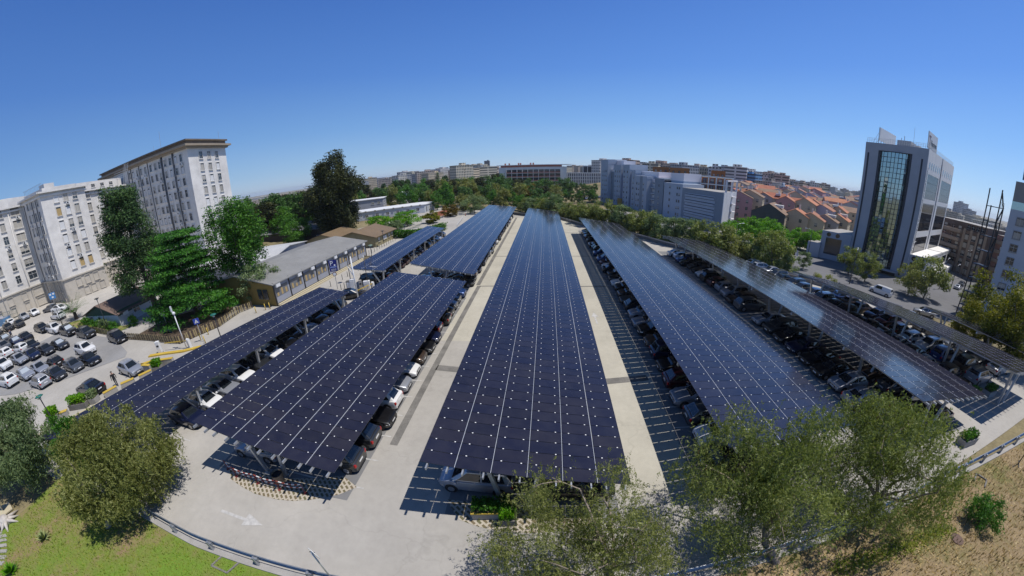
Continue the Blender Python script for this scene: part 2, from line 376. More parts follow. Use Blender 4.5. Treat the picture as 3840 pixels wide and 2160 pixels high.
# lawn, dry bank, kerb along the guard rail
def lawn_mat(name,cols,dry):
    m=bpy.data.materials.new(name); m.use_nodes=True; N,L=nodes(m); b=N['Principled BSDF']; b.inputs['Roughness'].default_value=.95; b.inputs['Specular IOR Level'].default_value=.1
    g=N.new('ShaderNodeNewGeometry')
    def noise(sc,det=5):
        t=N.new('ShaderNodeTexNoise'); t.inputs['Scale'].default_value=sc; t.inputs['Detail'].default_value=det; t.inputs['Roughness'].default_value=.65; L.new(g.outputs['Position'],t.inputs['Vector']); return t.outputs['Fac']
    cr=N.new('ShaderNodeValToRGB'); cr.color_ramp.elements[0].position=dry[0]; cr.color_ramp.elements[1].position=dry[1]
    cr.color_ramp.elements[0].color=(*lin(cols[0]),1); cr.color_ramp.elements[1].color=(*lin(cols[2]),1); q=cr.color_ramp.elements.new((dry[0]+dry[1])/2); q.color=(*lin(cols[1]),1)
    add=N.new('ShaderNodeMath'); add.operation='MULTIPLY_ADD'; add.inputs[1].default_value=.35; L.new(noise(2.2),add.inputs[0]); L.new(noise(.16,3),add.inputs[2])
    # a worn earth patch has a place of its own on the lawn
    L.new(add.outputs[0],cr.inputs[0])
    fine=N.new('ShaderNodeMapRange'); fine.inputs[1].default_value=.25; fine.inputs[2].default_value=.75; fine.inputs[3].default_value=.6; fine.inputs[4].default_value=1.4; L.new(noise(18,6),fine.inputs[0])
    sc=N.new('ShaderNodeVectorMath'); sc.operation='SCALE'; L.new(cr.outputs[0],sc.inputs[0]); L.new(fine.outputs[0],sc.inputs['Scale']); L.new(sc.outputs[0],b.inputs['Base Color'])
    bp=N.new('ShaderNodeBump'); bp.inputs['Strength'].default_value=.7; bp.inputs['Distance'].default_value=.05; L.new(noise(26,4),bp.inputs['Height']); L.new(bp.outputs[0],b.inputs['Normal'])
    return m,cr,add
M['lawn'],_,_=lawn_mat('lawn_grass',((.155,.25,.035),(.19,.225,.055),(.27,.205,.11)),(.56,.80))
M['drygrass'],_,_=lawn_mat('dry_bank',((.36,.28,.165),(.29,.215,.125),(.17,.165,.06)),(.46,.84))
M['earth'],_,_=lawn_mat('worn_earth',((.27,.2,.13),(.25,.195,.11),(.22,.21,.07)),(.4,.9))
def rail_y(x): return float(np.interp(x,[-60,-23,-17,-10,0,8,27,40,60],[7.6,6.55,6.0,5.85,5.75,5.8,5.4,4.5,2.5]))
lx=np.linspace(-33.5,4.5,60); 
t=np.linspace(0,1,30)[None,:]; Xg=np.repeat(lx[:,None],30,1); Yg=-25*(1-t)+np.array([rail_y(x)-.35 for x in lx])[:,None]*t
grid_obj('lawn',Xg,Yg,Xg*0+.03,M['lawn'])
lx=np.linspace(4.5,80,60); Xg=np.repeat(lx[:,None],30,1); Yg=-30*(1-t)+np.array([rail_y(x)-.35 for x in lx])[:,None]*t
grid_obj('dry_bank',Xg,Yg,Xg*0+.03,M['drygrass'])
# grass blades and litter that break the flat surfaces
def tufts(name,label,n,x0,x1,y0,y1,size,asp,m,up,seed):
    g=np.random.default_rng(seed); P=np.stack([g.uniform(x0,x1,n),g.uniform(y0,y1,n),np.full(n,.03)],1); P=P[P[:,1]<np.array([rail_y(x)-.5 for x in P[:,0]])]; n=len(P)
    a=g.uniform(0,6.283,n); s=size*(.5+g.random(n)); d=np.stack([np.cos(a)*(1-up),np.sin(a)*(1-up),np.full(n,up)],1)*s[:,None]; w_=np.stack([-np.sin(a),np.cos(a),np.zeros(n)],1)*(s*asp)[:,None]
    Q=np.stack([P-w_,P+w_,P+d+w_*.4,P+d-w_*.4],1); o=quads_obj(name,Q,m); o['kind']='stuff'; o['label']=label; return o
# the bare patch in the lawn
def blob(name,c,rx,ry,m,z,n=40,jit=.25,rot=0.,seed=1):
    r_=random.Random(seed); b=MB(); ph=[r_.uniform(0,6.28) for _ in range(5)]; P=[]
    for i in range(n):
        a=2*PI*i/n; k=1+jit*(.5*math.sin(2*a+ph[0])+.35*math.sin(3*a+ph[1])+.25*math.sin(5*a+ph[2])+.15*math.sin(9*a+ph[3])+.12*math.sin(14*a+ph[4]))
        x,y=rx*k*math.cos(a),ry*k*math.sin(a); P.append((c[0]+x*math.cos(rot)-y*math.sin(rot),c[1]+x*math.sin(rot)+y*math.cos(rot),z))
    b.face(P); return tag(b.build(name,m),kind='structure')
mb=MB()
for i in range(70):
    x0=-33.5+i*(38/70.);x1=x0+38/70.
    for (o0,o1,zt) in ((-.36,-.02,.12),):
        mb.prism([(x0,rail_y(x0)+o0),(x1,rail_y(x1)+o0),(x1,rail_y(x1)+o1),(x0,rail_y(x0)+o1)],0,zt)
for i in range(90):
    x0=4.5+i*.7;x1=x0+.7; mb.prism([(x0,rail_y(x0)-.36),(x1,rail_y(x1)-.36),(x1,rail_y(x1)-.02),(x0,rail_y(x0)-.02)],0,.12)
tag(mb.build('kerb',M['concrete']),kind='structure')
# lattice block paving (sand and grass) round the head of two bay islands
def lattice_mat():
    m=bpy.data.materials.new('lattice_paving'); m.use_nodes=True; N,L=nodes(m); b=N['Principled BSDF']; b.inputs['Roughness'].default_value=.9
    g=N.new('ShaderNodeNewGeometry'); mp=N.new('ShaderNodeMapping'); mp.inputs['Rotation'].default_value=(0,0,R(45)); mp.inputs['Scale'].default_value=(2.3,2.3,2.3); L.new(g.outputs['Position'],mp.inputs['Vector'])
    ck=N.new('ShaderNodeTexBrick'); ck.inputs['Color1'].default_value=(.17,.13,.075,1); ck.inputs['Color2'].default_value=(.13,.12,.06,1); ck.inputs['Mortar'].default_value=(.45,.4,.32,1)
    ck.inputs['Scale'].default_value=1.; ck.inputs['Mortar Size'].default_value=.13; ck.inputs['Brick Width'].default_value=.9; ck.inputs['Row Height'].default_value=.55; L.new(mp.outputs[0],ck.inputs['Vector'])
    L.new(ck.outputs['Color'],b.inputs['Base Color']); return m
M['lattice']=lattice_mat()
s8=lambda x,y:(1500+x*.5246,1400+y*.5246); s5=lambda x,y:(500+x*.4658,1300+y*.4658)
sheet('paved_island',[G(*s5(*p)) for p in ((790,1070),(860,1120),(980,1185),(1150,1230),(1290,1243),(1440,1232),(1660,1190),(1800,1130),(1690,1040),(1500,1060),(1200,1060),(900,1000),(760,980))],M['lattice'],.012)
sheet('paved_island',[G(*s8(*p)) for p in ((420,1045),(540,1090),(660,1120),(800,1140),(1000,1140),(1200,1120),(1450,1060),(1440,980),(1200,1000),(900,960),(600,930),(330,900))],M['lattice'],.012)

# ------------------------------------------------------------ solar canopies
def panel_mat():
    m=bpy.data.materials.new('thin_film_panel'); m.use_nodes=True; N,L=nodes(m); b=N['Principled BSDF']
    g=N.new('ShaderNodeNewGeometry'); cr=N.new('ShaderNodeValToRGB'); e=cr.color_ramp.elements
    e[0].color=(.012,.0125,.025,1); e[1].color=(.02,.019,.031,1); q=e.new(.5); q.color=(.013,.0145,.034,1)
    L.new(g.outputs['Random Per Island'],cr.inputs[0])
    t=N.new('ShaderNodeTexNoise'); t.inputs['Scale'].default_value=1.6; t.inputs['Detail'].default_value=5; L.new(g.outputs['Position'],t.inputs['Vector'])
    mr=N.new('ShaderNodeMapRange'); mr.inputs[3].default_value=.09; mr.inputs[4].default_value=.2; L.new(t.outputs['Fac'],mr.inputs[0]); L.new(mr.outputs[0],b.inputs['Roughness'])
    # settled dust
    mx=N.new('ShaderNodeMix'); mx.data_type='RGBA'; mx.inputs['B'].default_value=(.16,.15,.14,1); mr2=N.new('ShaderNodeMapRange'); mr2.inputs[1].default_value=.35; mr2.inputs[2].default_value=.8; mr2.inputs[3].default_value=.02; mr2.inputs[4].default_value=.09
    L.new(t.outputs['Fac'],mr2.inputs[0]); L.new(mr2.outputs[0],mx.inputs['Factor']); L.new(cr.outputs[0],mx.inputs['A']); L.new(mx.outputs['Result'],b.inputs['Base Color'])
    b.inputs['Specular IOR Level'].default_value=.5
    return m
M['panel']=panel_mat(); M['panel_back']=mat('panel_back',(.05,.055,.07),.5); M['clip']=mat('panel_clip',(.8,.8,.8),.4)
def canopy(name,label,NL,NR,FL,FR,cols,posts=7.5,gap=.042,legs='v',group='solar canopies over the parking rows'):
    NL,NR,FL,FR=[Vector(p) for p in (NL,NR,FL,FR)]
    root=empty(name,(NL+NR)/2*1,0,label,'solar canopy',group); root.location.z=0; off=root.location.copy()
    def S(s,t,dz=0.): return (NL*(1-s)+NR*s)*(1-t)+(FL*(1-s)+FR*s)*t-off+Vector((0,0,dz))
    L=((FL-NL).length+(FR-NR).length)/2; W=((NL-NR).length+(FL-FR).length)/2; rows=max(2,round(L/.772))
    gu=gap/W; gv=.032/L; p=MB(); th=.03
    for i in range(cols):
        for j in range(rows):
            s0,s1=i/cols+gu/2,(i+1)/cols-gu/2; t0,t1=j/rows+gv/2,(j+1)/rows-gv/2
            q=[S(s0,t0),S(s1,t0),S(s1,t1),S(s0,t1)]; n=len(p.v); dn=Vector((0,0,-th))
            p.v+=[tuple(a) for a in q]+[tuple(a+dn) for a in q]
            for f,mi in (((0,1,2,3),0),((7,6,5,4),1),((0,4,5,1),1),((1,5,6,2),1),((2,6,7,3),1),((3,7,4,0),1)): p.f.append(tuple(n+k for k in f)); p.m.append(mi)
    pa=p.build('panel_array',[M['panel'],M['panel_back']],root)
    c=MB()
    cw,cv=.033/W,.025/L
    for i in range(cols):
        for j in range(rows):
            for f in (.23,.80):
                s,t=(i+f)/cols,j/rows
                if j==0: continue
                c.face([S(s-cw/1,t-cv,.012),S(s+cw/1,t-cv,.012),S(s+cw/1,t+cv,.012),S(s-cw/1,t+cv,.012)])
    c.build('clip',M['clip'],pa)['kind']='stuff'
    # aluminium rail beside every long seam
    for i in range(1,cols):
        r=MB(); s=i/cols-gu*.32; a=S(s,0,-.012);b_=S(s,1,-.012); k=max(2,int(L/6))
        for q in range(k): r.beam(a.lerp(b_,q/k),a.lerp(b_,(q+1)/k-.0006),.016,.03)
        r.build('seam_rail',M['alu'],root)
    ov=.28/L
    for i in range(cols):
        for f in (.23,.80):
            s=(i+f)/cols; r=MB(); r.beam(S(s,-ov,-.12),S(s,1+ov,-.12),.07,.14); r.build('purlin',M['steel'],root)
    nb=max(2,round(L/posts)+1)
    for k in range(nb):
        t=(.9/L)+(1-1.8/L)*k/(nb-1)
        rb=MB(); rb.beam(S(.02,t,-.34),S(.98,t,-.34),.16,.28); rb.build('rafter',M['steel'],root)
        for (sb,st) in (((.36,.29),(.5,.56)) if cols>4 else ((.82,.55),(.86,.9))):
            pm=MB(); ft=S(sb,t); ft.z=0; tp=S(st,t,-.45); pm.beam(ft,tp,.2,.2); pm.box((ft.x,ft.y,0),(.4,.4,.03)); pm.build('post',M['steel'],root)
    return root
def P3(px,py,z): return G(px,py,z)
canopy('solar_canopy','long central solar canopy of six dark panel columns down the middle of the car park',P3(1571,1729,4.1),P3(2368,1816,2.6),P3(1981,779,4.1),P3(2093,793,2.6),6)
canopy('solar_canopy','near wide solar canopy over the litter bin, left of the central canopy',P3(719,1580,4.1),P3(1254,1774,2.6),P3(1481,1019,4.1),P3(1750,1055,2.6),6)
canopy('solar_canopy','far wide solar canopy left of the central one, behind the gap with the blue car',P3(1533.7,987,4.1),P3(1778,1029,2.6),P3(1834,768,4.1),P3(1938,775,2.6),6)
canopy('solar_canopy','narrow three-column solar canopy in the foreground beside the walled left lot',P3(140,1645,3.4),P3(440,1662,2.6),P3(1198,1077,3.4),P3(1310,1096,2.6),3)
canopy('solar_canopy','narrow three-column solar canopy in front of the beige hut and its bollards',P3(1313,1006,3.4),P3(1439,1015,2.6),P3(1602,847,3.4),P3(1667,855,2.6),3)
canopy('solar_canopy','wide greyish solar canopy just right of the central one, ending behind a pepper tree',P3(2735,1679,4.1),P3(3205,1595,2.6),P3(2169,815,4.1),P3(2320,838,2.6),6)
canopy('solar_canopy','solar canopy with a pale sky reflection, third row counted from the avenue wall',P3(3463,1506,4.2),P3(3698,1480,2.7),P3(2478,881,4.1),P3(2640,905,2.6),6)
canopy('solar_canopy','grey solar canopy second from the avenue wall, ending above the planters at the right',P3(3811,1398,4.6),P3(3905,1384,3.1),P3(2974,1016,4.1),P3(3150,1062,2.6),6)
canopy('solar_canopy','small solar canopy nearest the avenue wall, at the right edge',P3(3885,1345,3.0),P3(3960,1330,2.2),P3(3470,1149,3.0),P3(3540,1168,2.2),3)
# ------------------------------------------------------------ cars (nose towards +x, wheels on z=0)
def paint(name,c,metal=.25,rough=.3): return mat(name,c,rough,metal,coat=.9)
PAINT={'black':paint('black_car_paint',(.008,.008,.01)),'dark grey':paint('dark_grey_car_paint',(.032,.035,.04),.4),'grey':paint('grey_car_paint',(.11,.12,.135),.5),
 'silver':paint('silver_car_paint',(.36,.38,.42),.45,.33),'white':paint('white_car_paint',(.72,.72,.71),0),'navy':paint('navy_car_paint',(.008,.014,.05),.3),'red':paint('red_car_paint',(.33,.012,.014),0),
 'blue':paint('blue_car_paint',(.02,.06,.2),.3),'brown':paint('brown_car_paint',(.075,.05,.035),.4),'wine':paint('wine_car_paint',(.06,.008,.014),.3)}
M['carglass']=glass('car_glass',(.012,.016,.02),.04,.9); M['shade']=mat('windscreen_sunshade',(.6,.66,.7),.3,.5); M['lamp']=mat('headlight_lens',(.75,.78,.8),.12,.2,spec=.8); M['tail']=mat('tail_light_lens',(.4,.01,.01),.2)
M['rim']=mat('alloy_rim',(.4,.41,.43),.35,.7); M['plate']=mat('number_plate',(.75,.75,.75),.5); M['trim']=mat('black_trim',(.015,.015,.016),.5)
KIND={ # length,width,height, cowl x, roof front x, roof rear x, tail glass foot x, hood z at nose, cowl z, belt rear z, deck z at tail
 'hatchback':dict(L=3.95,W=1.70,H=1.47,cw=1.02,rf=.28,rr=-1.35,tg=-1.80,hn=.66,hc=.93,br=.99,dt=.93),
 'saloon':dict(L=4.45,W=1.74,H=1.43,cw=.98,rf=.22,rr=-1.05,tg=-1.68,hn=.64,hc=.90,br=.98,dt=.95),
 'estate car':dict(L=4.45,W=1.74,H=1.46,cw=1.05,rf=.30,rr=-1.80,tg=-2.10,hn=.64,hc=.91,br=1.0,dt=.96),
 'SUV':dict(L=4.35,W=1.80,H=1.66,cw=1.10,rf=.42,rr=-1.65,tg=-2.02,hn=.85,hc=1.06,br=1.12,dt=1.08),
 'minivan':dict(L=4.3,W=1.78,H=1.66,cw=1.35,rf=.55,rr=-1.75,tg=-2.03,hn=.74,hc=1.0,br=1.04,dt=1.0),
 'coupe':dict(L=4.1,W=1.72,H=1.36,cw=.85,rf=.12,rr=-.75,tg=-1.75,hn=.6,hc=.86,br=.95,dt=.93),
 'van':dict(L=5.0,W=1.92,H=1.98,cw=1.75,rf=1.05,rr=-2.38,tg=-2.44,hn=.92,hc=1.16,br=1.2,dt=1.15)}
def car_meshes(k):
    d=KIND[k]; L,W,H=d['L'],d['W'],d['H']; h=L/2; w2=W/2
    # --- lower body loft
    xs=[h,h-.06,h-.25,h-.6,(h-.6+d['cw'])/2,d['cw'],0.,-1.,d['tg'],(-h+.12+d['tg'])/2-.02,-h+.12,-h]
    xs=sorted(set(round(x,3) for x in xs),reverse=True); secs=[]
    for x in xs:
        if x>=d['cw']: f=(h-x)/(h-d['cw']); zt=d['hn']+(d['hc']-d['hn'])*(1-(1-f)**1.8)
        elif x>=d['tg']: f=(d['cw']-x)/(d['cw']-d['tg']); zt=d['hc']+(d['br']-d['hc'])*f
        else: f=(d['tg']-x)/(h+d['tg']+1e-6); zt=d['br']+(d['dt']-d['br'])*f
        e=(h-abs(x))/h; taper=1-.20*(1-min(1,e/.30))**2 if x>0 else 1-.11*(1-min(1,e/.22))**2
        w=w2*taper; zb=.20+.06*(1-min(1,e/.12)); drop=.0
        if x==h: zt-=.10;w*=.93
        if x==-h: zt-=.05; w*=.97
        zm=(zb+zt)/2
        secs.append((x,[(0,zb),(w*.80,zb),(w*.95,zb+.06),(w*1.0,zm-.05),(w*.995,zm+.12),(w*.955,zt-.045),(w*.86,zt),(w*.45,zt+.022),(0,zt+.03)]))
    b=MB(); n=len(secs[0][1]); rings=[]
    for x,pts in secs:
        ring=[(x,y,z) for y,z in pts]+[(x,-y,z) for y,z in pts[-2:0:-1]]; i0=len(b.v); b.v+=ring; rings.append((i0,len(ring)))
    for (a,c),(a2,_) in zip(rings,rings[1:]):
        for j in range(c): b.f.append((a+j,a+(j+1)%c,a2+(j+1)%c,a2+j)); b.m.append(0)
    a,c=rings[0]; b.f.append(tuple(a+j for j in range(c))[::-1]); b.m.append(0)
    a,c=rings[-1]; b.f.append(tuple(a+j for j in range(c))); b.m.append(0)
    # --- greenhouse
    wb,wr=w2*.90,w2*.70; cw,rf,rr,tg=d['cw'],d['rf'],d['rr'],d['tg']; zc,zr=d['hc']+.0,d['br']
    def gh(s):  # side outline at belt / roof
        return [(cw,wb*.86,zc),(cw-.28,wb,zc+.01),(-.4,wb,(zc+zr)/2+.01),(tg+.25,wb*.97,zr),(tg,wb*.86,zr)],[(rf,wr*.88,H-.05),(rf-.2,wr,H-.03),(-.4,wr*1.01,H-.0),(rr+.18,wr*.97,H-.045),(rr,wr*.86,H-.07)]
    lo,up=gh(1); i0=len(b.v); P=lo+[(x,-y,z) for x,y,z in lo[::-1]]; Q=up+[(x,-y,z) for x,y,z in up[::-1]]
    b.v+=P+Q; m_=len(P)
    for j in range(m_): b.f.append((i0+j,i0+m_+j,i0+m_+(j+1)%m_,i0+(j+1)%m_)); b.m.append(0)
    # crowned roof
    cc=len(b.v); b.v+=[(x,0,z+.035) for x,y,z in up]
    for j in range(4):
        b.f.append((i0+m_+j,cc+j,cc+j+1,i0+m_+j+1)); b.m.append(0)
        q=i0+m_+9; b.f.append((q-j,q-j-1,cc+j+1,cc+j)); b.m.append(0)
    if k in ('SUV','estate car'):
        for s in (-1,1): b.beam((rf-.25,s*wr*.93,H+.03),(rr+.2,s*wr*.93,H+.01),.04,.04,1)
    # wheel arches, sills, bumpers' dark lower lips, mirrors, grille
    xw=(h-.78,-h+.76); rw=.31 if k not in('SUV','van') else .35
    for x in xw:
        for s in (-1,1): b.disc((x,s*(w2*.985),rw+.03),rw+.075,(0,s,0),16,.03,1)
    b.beam((h-.05,-w2*.6,.30),(h-.05,w2*.6,.30),.16,.14,1); b.beam((h-.03,-w2*.42,.52),(h-.03,w2*.42,.52),.10,.12,1)
    b.beam((-h+.05,-w2*.7,.31),(-h+.05,w2*.7,.31),.14,.12,1)
    for s in (-1,1): b.box((cw-.32,s*(w2+.07),zc-.01),(.16,.2,.13),0,0,.8)
    # --- glass, set 8 mm proud of the shell
    def inset(q,e0,e1,off):
        A,B,C,D=[Vector(p) for p in q]; nrm=((B-A).cross(D-A)).normalized(); l=lambda s,t:(A*(1-s)+B*s)*(1-t)+(D*(1-s)+C*s)*t
        return [l(s,t)+nrm*off for s,t in ((e0,e1),(1-e0,e1),(1-e0,1-e1),(e0,1-e1))]
    ws=MB(); ws.face(inset([(cw,-wb*.86,zc),(cw,wb*.86,zc),(rf,wr*.88,H-.05),(rf,-wr*.88,H-.05)],.045,.05,.008))
    rwn=MB(); rwn.face(inset([(tg,wb*.86,zr),(tg,-wb*.86,zr),(rr,-wr*.86,H-.07),(rr,wr*.86,H-.07)],.08,.12,.008))
    sides=[]
    for s in (1,-1):
        g=MB(); q1=[lo[1],lo[2],up[2],up[1]]; q2=[lo[2],lo[3],up[3],up[2]]
        if k=='van': q2=None
        for q in (q1,q2):
            if not q: continue
            q=[(x,s*y,z) for x,y,z in q]
            if s<0: q=[q[1],q[0],q[3],q[2]]
            g.face(inset(q,.035,.1,.008))
        sides.append(g)
    # --- lights
    hl=[MB().box((h-.20,s*w2*.70,d['hn']-.16),(.32,.34,.13),-s*.45,0,.8) for s in (1,-1)]
    tl=[MB().box((-h+.09,s*w2*.80,d['dt']-.30),(.2,.22,.26),0,0,.85) for s in (1,-1)]
    pl=MB().box((h+.012,0,.42),(.02,.46,.11)); pl2=MB().box((-h-.012,0,.62),(.02,.46,.11))
    return dict(body=b,ws=ws,rw=rwn,sides=sides,hl=hl,tl=tl,pl=(pl,pl2),xw=xw,rw_=rw,w2=w2)
_wheel={}
def wheel_mesh(r):
    t=MB(); k=16
    t.tube([(0,-.1,0),(0,-.085,0),(0,.085,0),(0,.1,0)],[r*.86,r,r,r*.86],k); rm=MB(); rm.disc((0,.098,0),r*.66,(0,1,0),12,.02); rm.disc((0,-.098,0),r*.66,(0,1,0),12,.02)
    for i in range(5): a=2*PI*i/5; rm.beam((0,.112,0),(math.cos(a)*r*.6,.112,math.sin(a)*r*.6),.05,.012)
    return t,rm
def bevel(o,w=.05,seg=2):
    m=o.modifiers.new('soften','BEVEL'); m.width=w; m.segments=seg; m.limit_method='ANGLE'; m.angle_limit=R(28)
PROTO={}
def build_car(kind,lod):
    """lod 0 all parts, 1 fewer parts, 2 one mesh"""
    q=car_meshes(kind); base=PAINT['black']
    root=empty('parked_car')
    if lod==2:
        root_o=root; bpy.data.objects.remove(root_o)
        b=q['body']; 
        for g in [q['ws'],q['rw']]+q['sides']:
            for f in g.f: b.face([g.v[i] for i in f],2)
        for x in q['xw']:
            for s in (-1,1): b.tube([(x,s*(q['w2']-.18),q['rw_']),(x,s*(q['w2']+.01),q['rw_'])],q['rw_'],10,1)
        o=b.build('parked_car',[base,M['trim'],M['carglass']]); 
        for i in range(3): o.material_slots[i].link='OBJECT'
        for i,m in enumerate((base,M['trim'],M['carglass'])): o.material_slots[i].material=m
        return o
    body=q['body'].build('body',[base,M['trim']],root,True)
    for i,m in enumerate((base,M['trim'])): body.material_slots[i].link='OBJECT'; body.material_slots[i].material=m
    bevel(body,.06 if lod==0 else .05,2 if lod==0 else 1)
    body.data.polygons.foreach_set('use_smooth',np.ones(len(body.data.polygons),bool))
    try: body.modifiers.new('wn','WEIGHTED_NORMAL')
    except Exception: pass
    wso=q['ws'].build('windscreen',M['carglass'],root); wso.material_slots[0].link='OBJECT'; wso.material_slots[0].material=M['carglass']
    q['rw'].build('rear_window',M['carglass'],root)
    for g in q['sides']: g.build('side_windows',M['carglass'],root)
    t,rm=wheel_mesh(q['rw_']); first=None
    for x in q['xw']:
        for s in (-1,1):
            if first is None:
                wo=t.build('wheel',M['black'],root,True); ro=rm.build('rim',M['rim'],wo); first=(wo,ro)
            else:
                wo=first[0].copy(); COL.objects.link(wo); wo.parent=root
                ro=first[1].copy(); COL.objects.link(ro); ro.parent=wo
            wo.location=(x,s*(q['w2']-.09),q['rw_'])
    if lod==0:
        for m in q['hl']: bevel(m.build('headlight',M['lamp'],root),.03,1)
        for m in q['tl']: bevel(m.build('tail_light',M['tail'],root),.03,1)
        for m in q['pl']: m.build('number_plate',M['plate'],root)
    return root
PARK=Vector((0,0,-500))
NCAR=0
def put_car(kind,color,x,y,heading,label,lod=0,group=None,sc=1.,z=None,name='parked_car',shade=False,cat=None):
    """heading: direction of the nose in the xy plane (radians, 0=+x)"""
    key=(kind,lod)
    if key not in PROTO: PROTO[key]=build_car(kind,lod); c=PROTO[key]; fresh=True
    else: c=copy_tree(PROTO[key])
    c.name=name
    c.location=(x,y,hzf(x,y) if z is None else z); c.rotation_euler=(0,0,heading); c.scale=(sc,sc,sc)
    tag(c,label,cat or ('van' if kind=='van' else 'car'),group)
    b=c if lod==2 else [o for o in c.children if o.name.split('.')[0]=='body'][0]
    b.material_slots[0].material=PAINT[color]
    if lod<2:
        w_=[o for o in c.children if o.name.split('.')[0]=='windscreen'][0]; w_.material_slots[0].material=M['shade'] if shade else M['carglass']
    return c
def heading_px(a,b): 
    A=T(*a);B=T(*b); return math.atan2(B.y-A.y,B.x-A.x)
ORD='first second third fourth fifth sixth seventh eighth ninth tenth eleventh twelfth thirteenth fourteenth fifteenth sixteenth seventeenth eighteenth nineteenth'.split()
TENS={20:'twentieth',30:'thirtieth',40:'fortieth',50:'fiftieth'}; TEN={20:'twenty',30:'thirty',40:'forty',50:'fifty'}
def ordw(n):
    if n<=19: return ORD[n-1]
    t=n//10*10; return TENS[t] if n%10==0 else TEN[t]+'-'+ORD[n%10-1]
KS=['hatchback','hatchback','saloon','estate car','SUV','minivan','hatchback','saloon','coupe']
CS=['black','black','dark grey','dark grey','grey','silver','silver','white','navy','navy','black','grey','brown','wine','blue']
E_ANG=math.atan2(EU.y,EU.x)
def row(u,v0,v1,noseout,where,group,pitch,spec={},lod0=12,lod1=26,rr=None,start=1,skip=()):
    """cars side by side along the canopy; noseout=+1 nose to +u; spec overrides car i"""
    r_=random.Random(int(u*10)+99); n=0; v=v0; i=start
    while v<v1:
        kind=r_.choice(KS); col=r_.choice(CS); nose=noseout if r_.random()<.72 else -noseout; du=r_.uniform(-.18,.18); sh=r_.random()<.18
        if i in spec:
            s=spec[i]; kind,col=s[0],s[1]
            if len(s)>2: nose=s[2]
            sh=False
        if i not in skip and (i in spec or r_.random()>.03):
            p=UV(u+du,v+r_.uniform(-.08,.08)); lod=0 if i<=lod0 else 1 if i<=lod1 else 2
            h=E_ANG if nose>0 else E_ANG+PI
            lab='%s %s, %s from the near end, %s'%(col,kind,ordw(i),where)
            put_car(kind,col,p.x,p.y,h+r_.uniform(-.025,.025),lab,lod,group,.95,0.,shade=sh)
        v+=pitch; i+=1
g1='cars parked under the solar canopies'
row(-12.3,12.0,40,1,'right row of near left canopy',g1,1.98,{1:('hatchback','dark grey',-1),2:('hatchback','dark grey',-1),3:('saloon','black'),4:('hatchback','white'),5:('hatchback','silver'),6:('coupe','white'),7:('minivan','brown'),8:('saloon','black'),9:('saloon','navy'),10:('hatchback','wine',-1),11:('saloon','black')},14,14,skip=())

row(-12.0,44.2,112,1,'right row of far left canopy',g1,2.08,{1:('saloon','black'),2:('saloon','black'),3:('hatchback','silver')},5,14)
row(-17.2,44.6,48.5,-1,'left row of far left canopy',g1,2.1,{1:('saloon','blue',-1)},2,3)

row(1.9,11.6,14,1,'right row of central canopy',g1,2.1,{1:('estate car','black',1)},3,3)
row(11.6,12.7,86,-1,'left row of canopy right of centre',g1,2.1,{1:('saloon','black'),2:('hatchback','white'),3:('hatchback','grey'),4:('saloon','silver'),5:('hatchback','wine',1),6:('hatchback','black'),10:('saloon','silver'),11:('hatchback','silver')},9,20)
row(26.4,14.6,62.5,-1,'left row, third canopy from wall',g1,2.12,{2:('saloon','silver'),3:('hatchback','silver'),4:('saloon','black'),5:('saloon','black'),6:('saloon','navy'),9:('saloon','silver'),13:('SUV','silver'),14:('hatchback','silver'),22:('hatchback','white'),23:('saloon','white')},10,16)
row(31.6,13.2,62,1,'right row, third canopy from wall',g1,2.2,{1:('saloon','black')},3,6,skip=tuple(range(5,20)))
row(40.0,15.6,56,-1,'left row, second canopy from wall',g1,2.2,{1:('hatchback','black'),3:('saloon','silver'),5:('saloon','silver'),17:('saloon','silver'),18:('estate car','white'),19:('saloon','white')},7,10)
row(45.2,16.5,42,1,'right row, second canopy from wall',g1,2.2,{1:('SUV','silver'),2:('SUV','black'),5:('estate car','white')},6,8)
row(51.2,17.0,31,1,'under small canopy nearest the wall',g1,2.2,{7:('SUV','silver')},1,7)
row(-27.4,12.1,35,1,'under narrow canopy beside left lot',g1,2.05,{1:('hatchback','navy'),3:('saloon','silver'),6:('hatchback','white'),9:('saloon','silver')},6,12)
row(-26.6,45.2,81,1,'under narrow canopy by beige hut',g1,2.1,{1:('minivan','black'),2:('saloon','black')},3,6)

def car_at(kind,color,tail,nose,label,lod=0,group=None,sc=1.,**k):
    """tail and nose: where the two ends of the car meet the ground in the photograph"""
    A=T(*tail);B=T(*nose); c=(A+B)/2; return put_car(kind,color,c.x,c.y,math.atan2(B.y-A.y,B.x-A.x),label,lod,group,sc,**k)
def wheels_at(kind,color,rear,front,side,label,lod=0,group=None,sc=.95,**k):
    """rear and front: ground contact of the two wheels on one side (side=+1 left of the car, -1 right)"""
    A=T(*rear);B=T(*front); h=math.atan2(B.y-A.y,B.x-A.x); c=(A+B)/2; d=KIND[kind]; off=d['W']/2*.9*sc*side
    c=c-Vector((-math.sin(h),math.cos(h),0))*off; return put_car(kind,color,c.x,c.y,h,label,lod,group,sc,**k)
wheels_at('coupe','silver',(1025,1743),(905,1712),1,'small silver coupe with dark roof under the near edge of the near left canopy',0,g1)
wheels_at('minivan','silver',(1872,1862),(1698,1842),1,'silver people carrier under the near edge of the central canopy',0,g1)
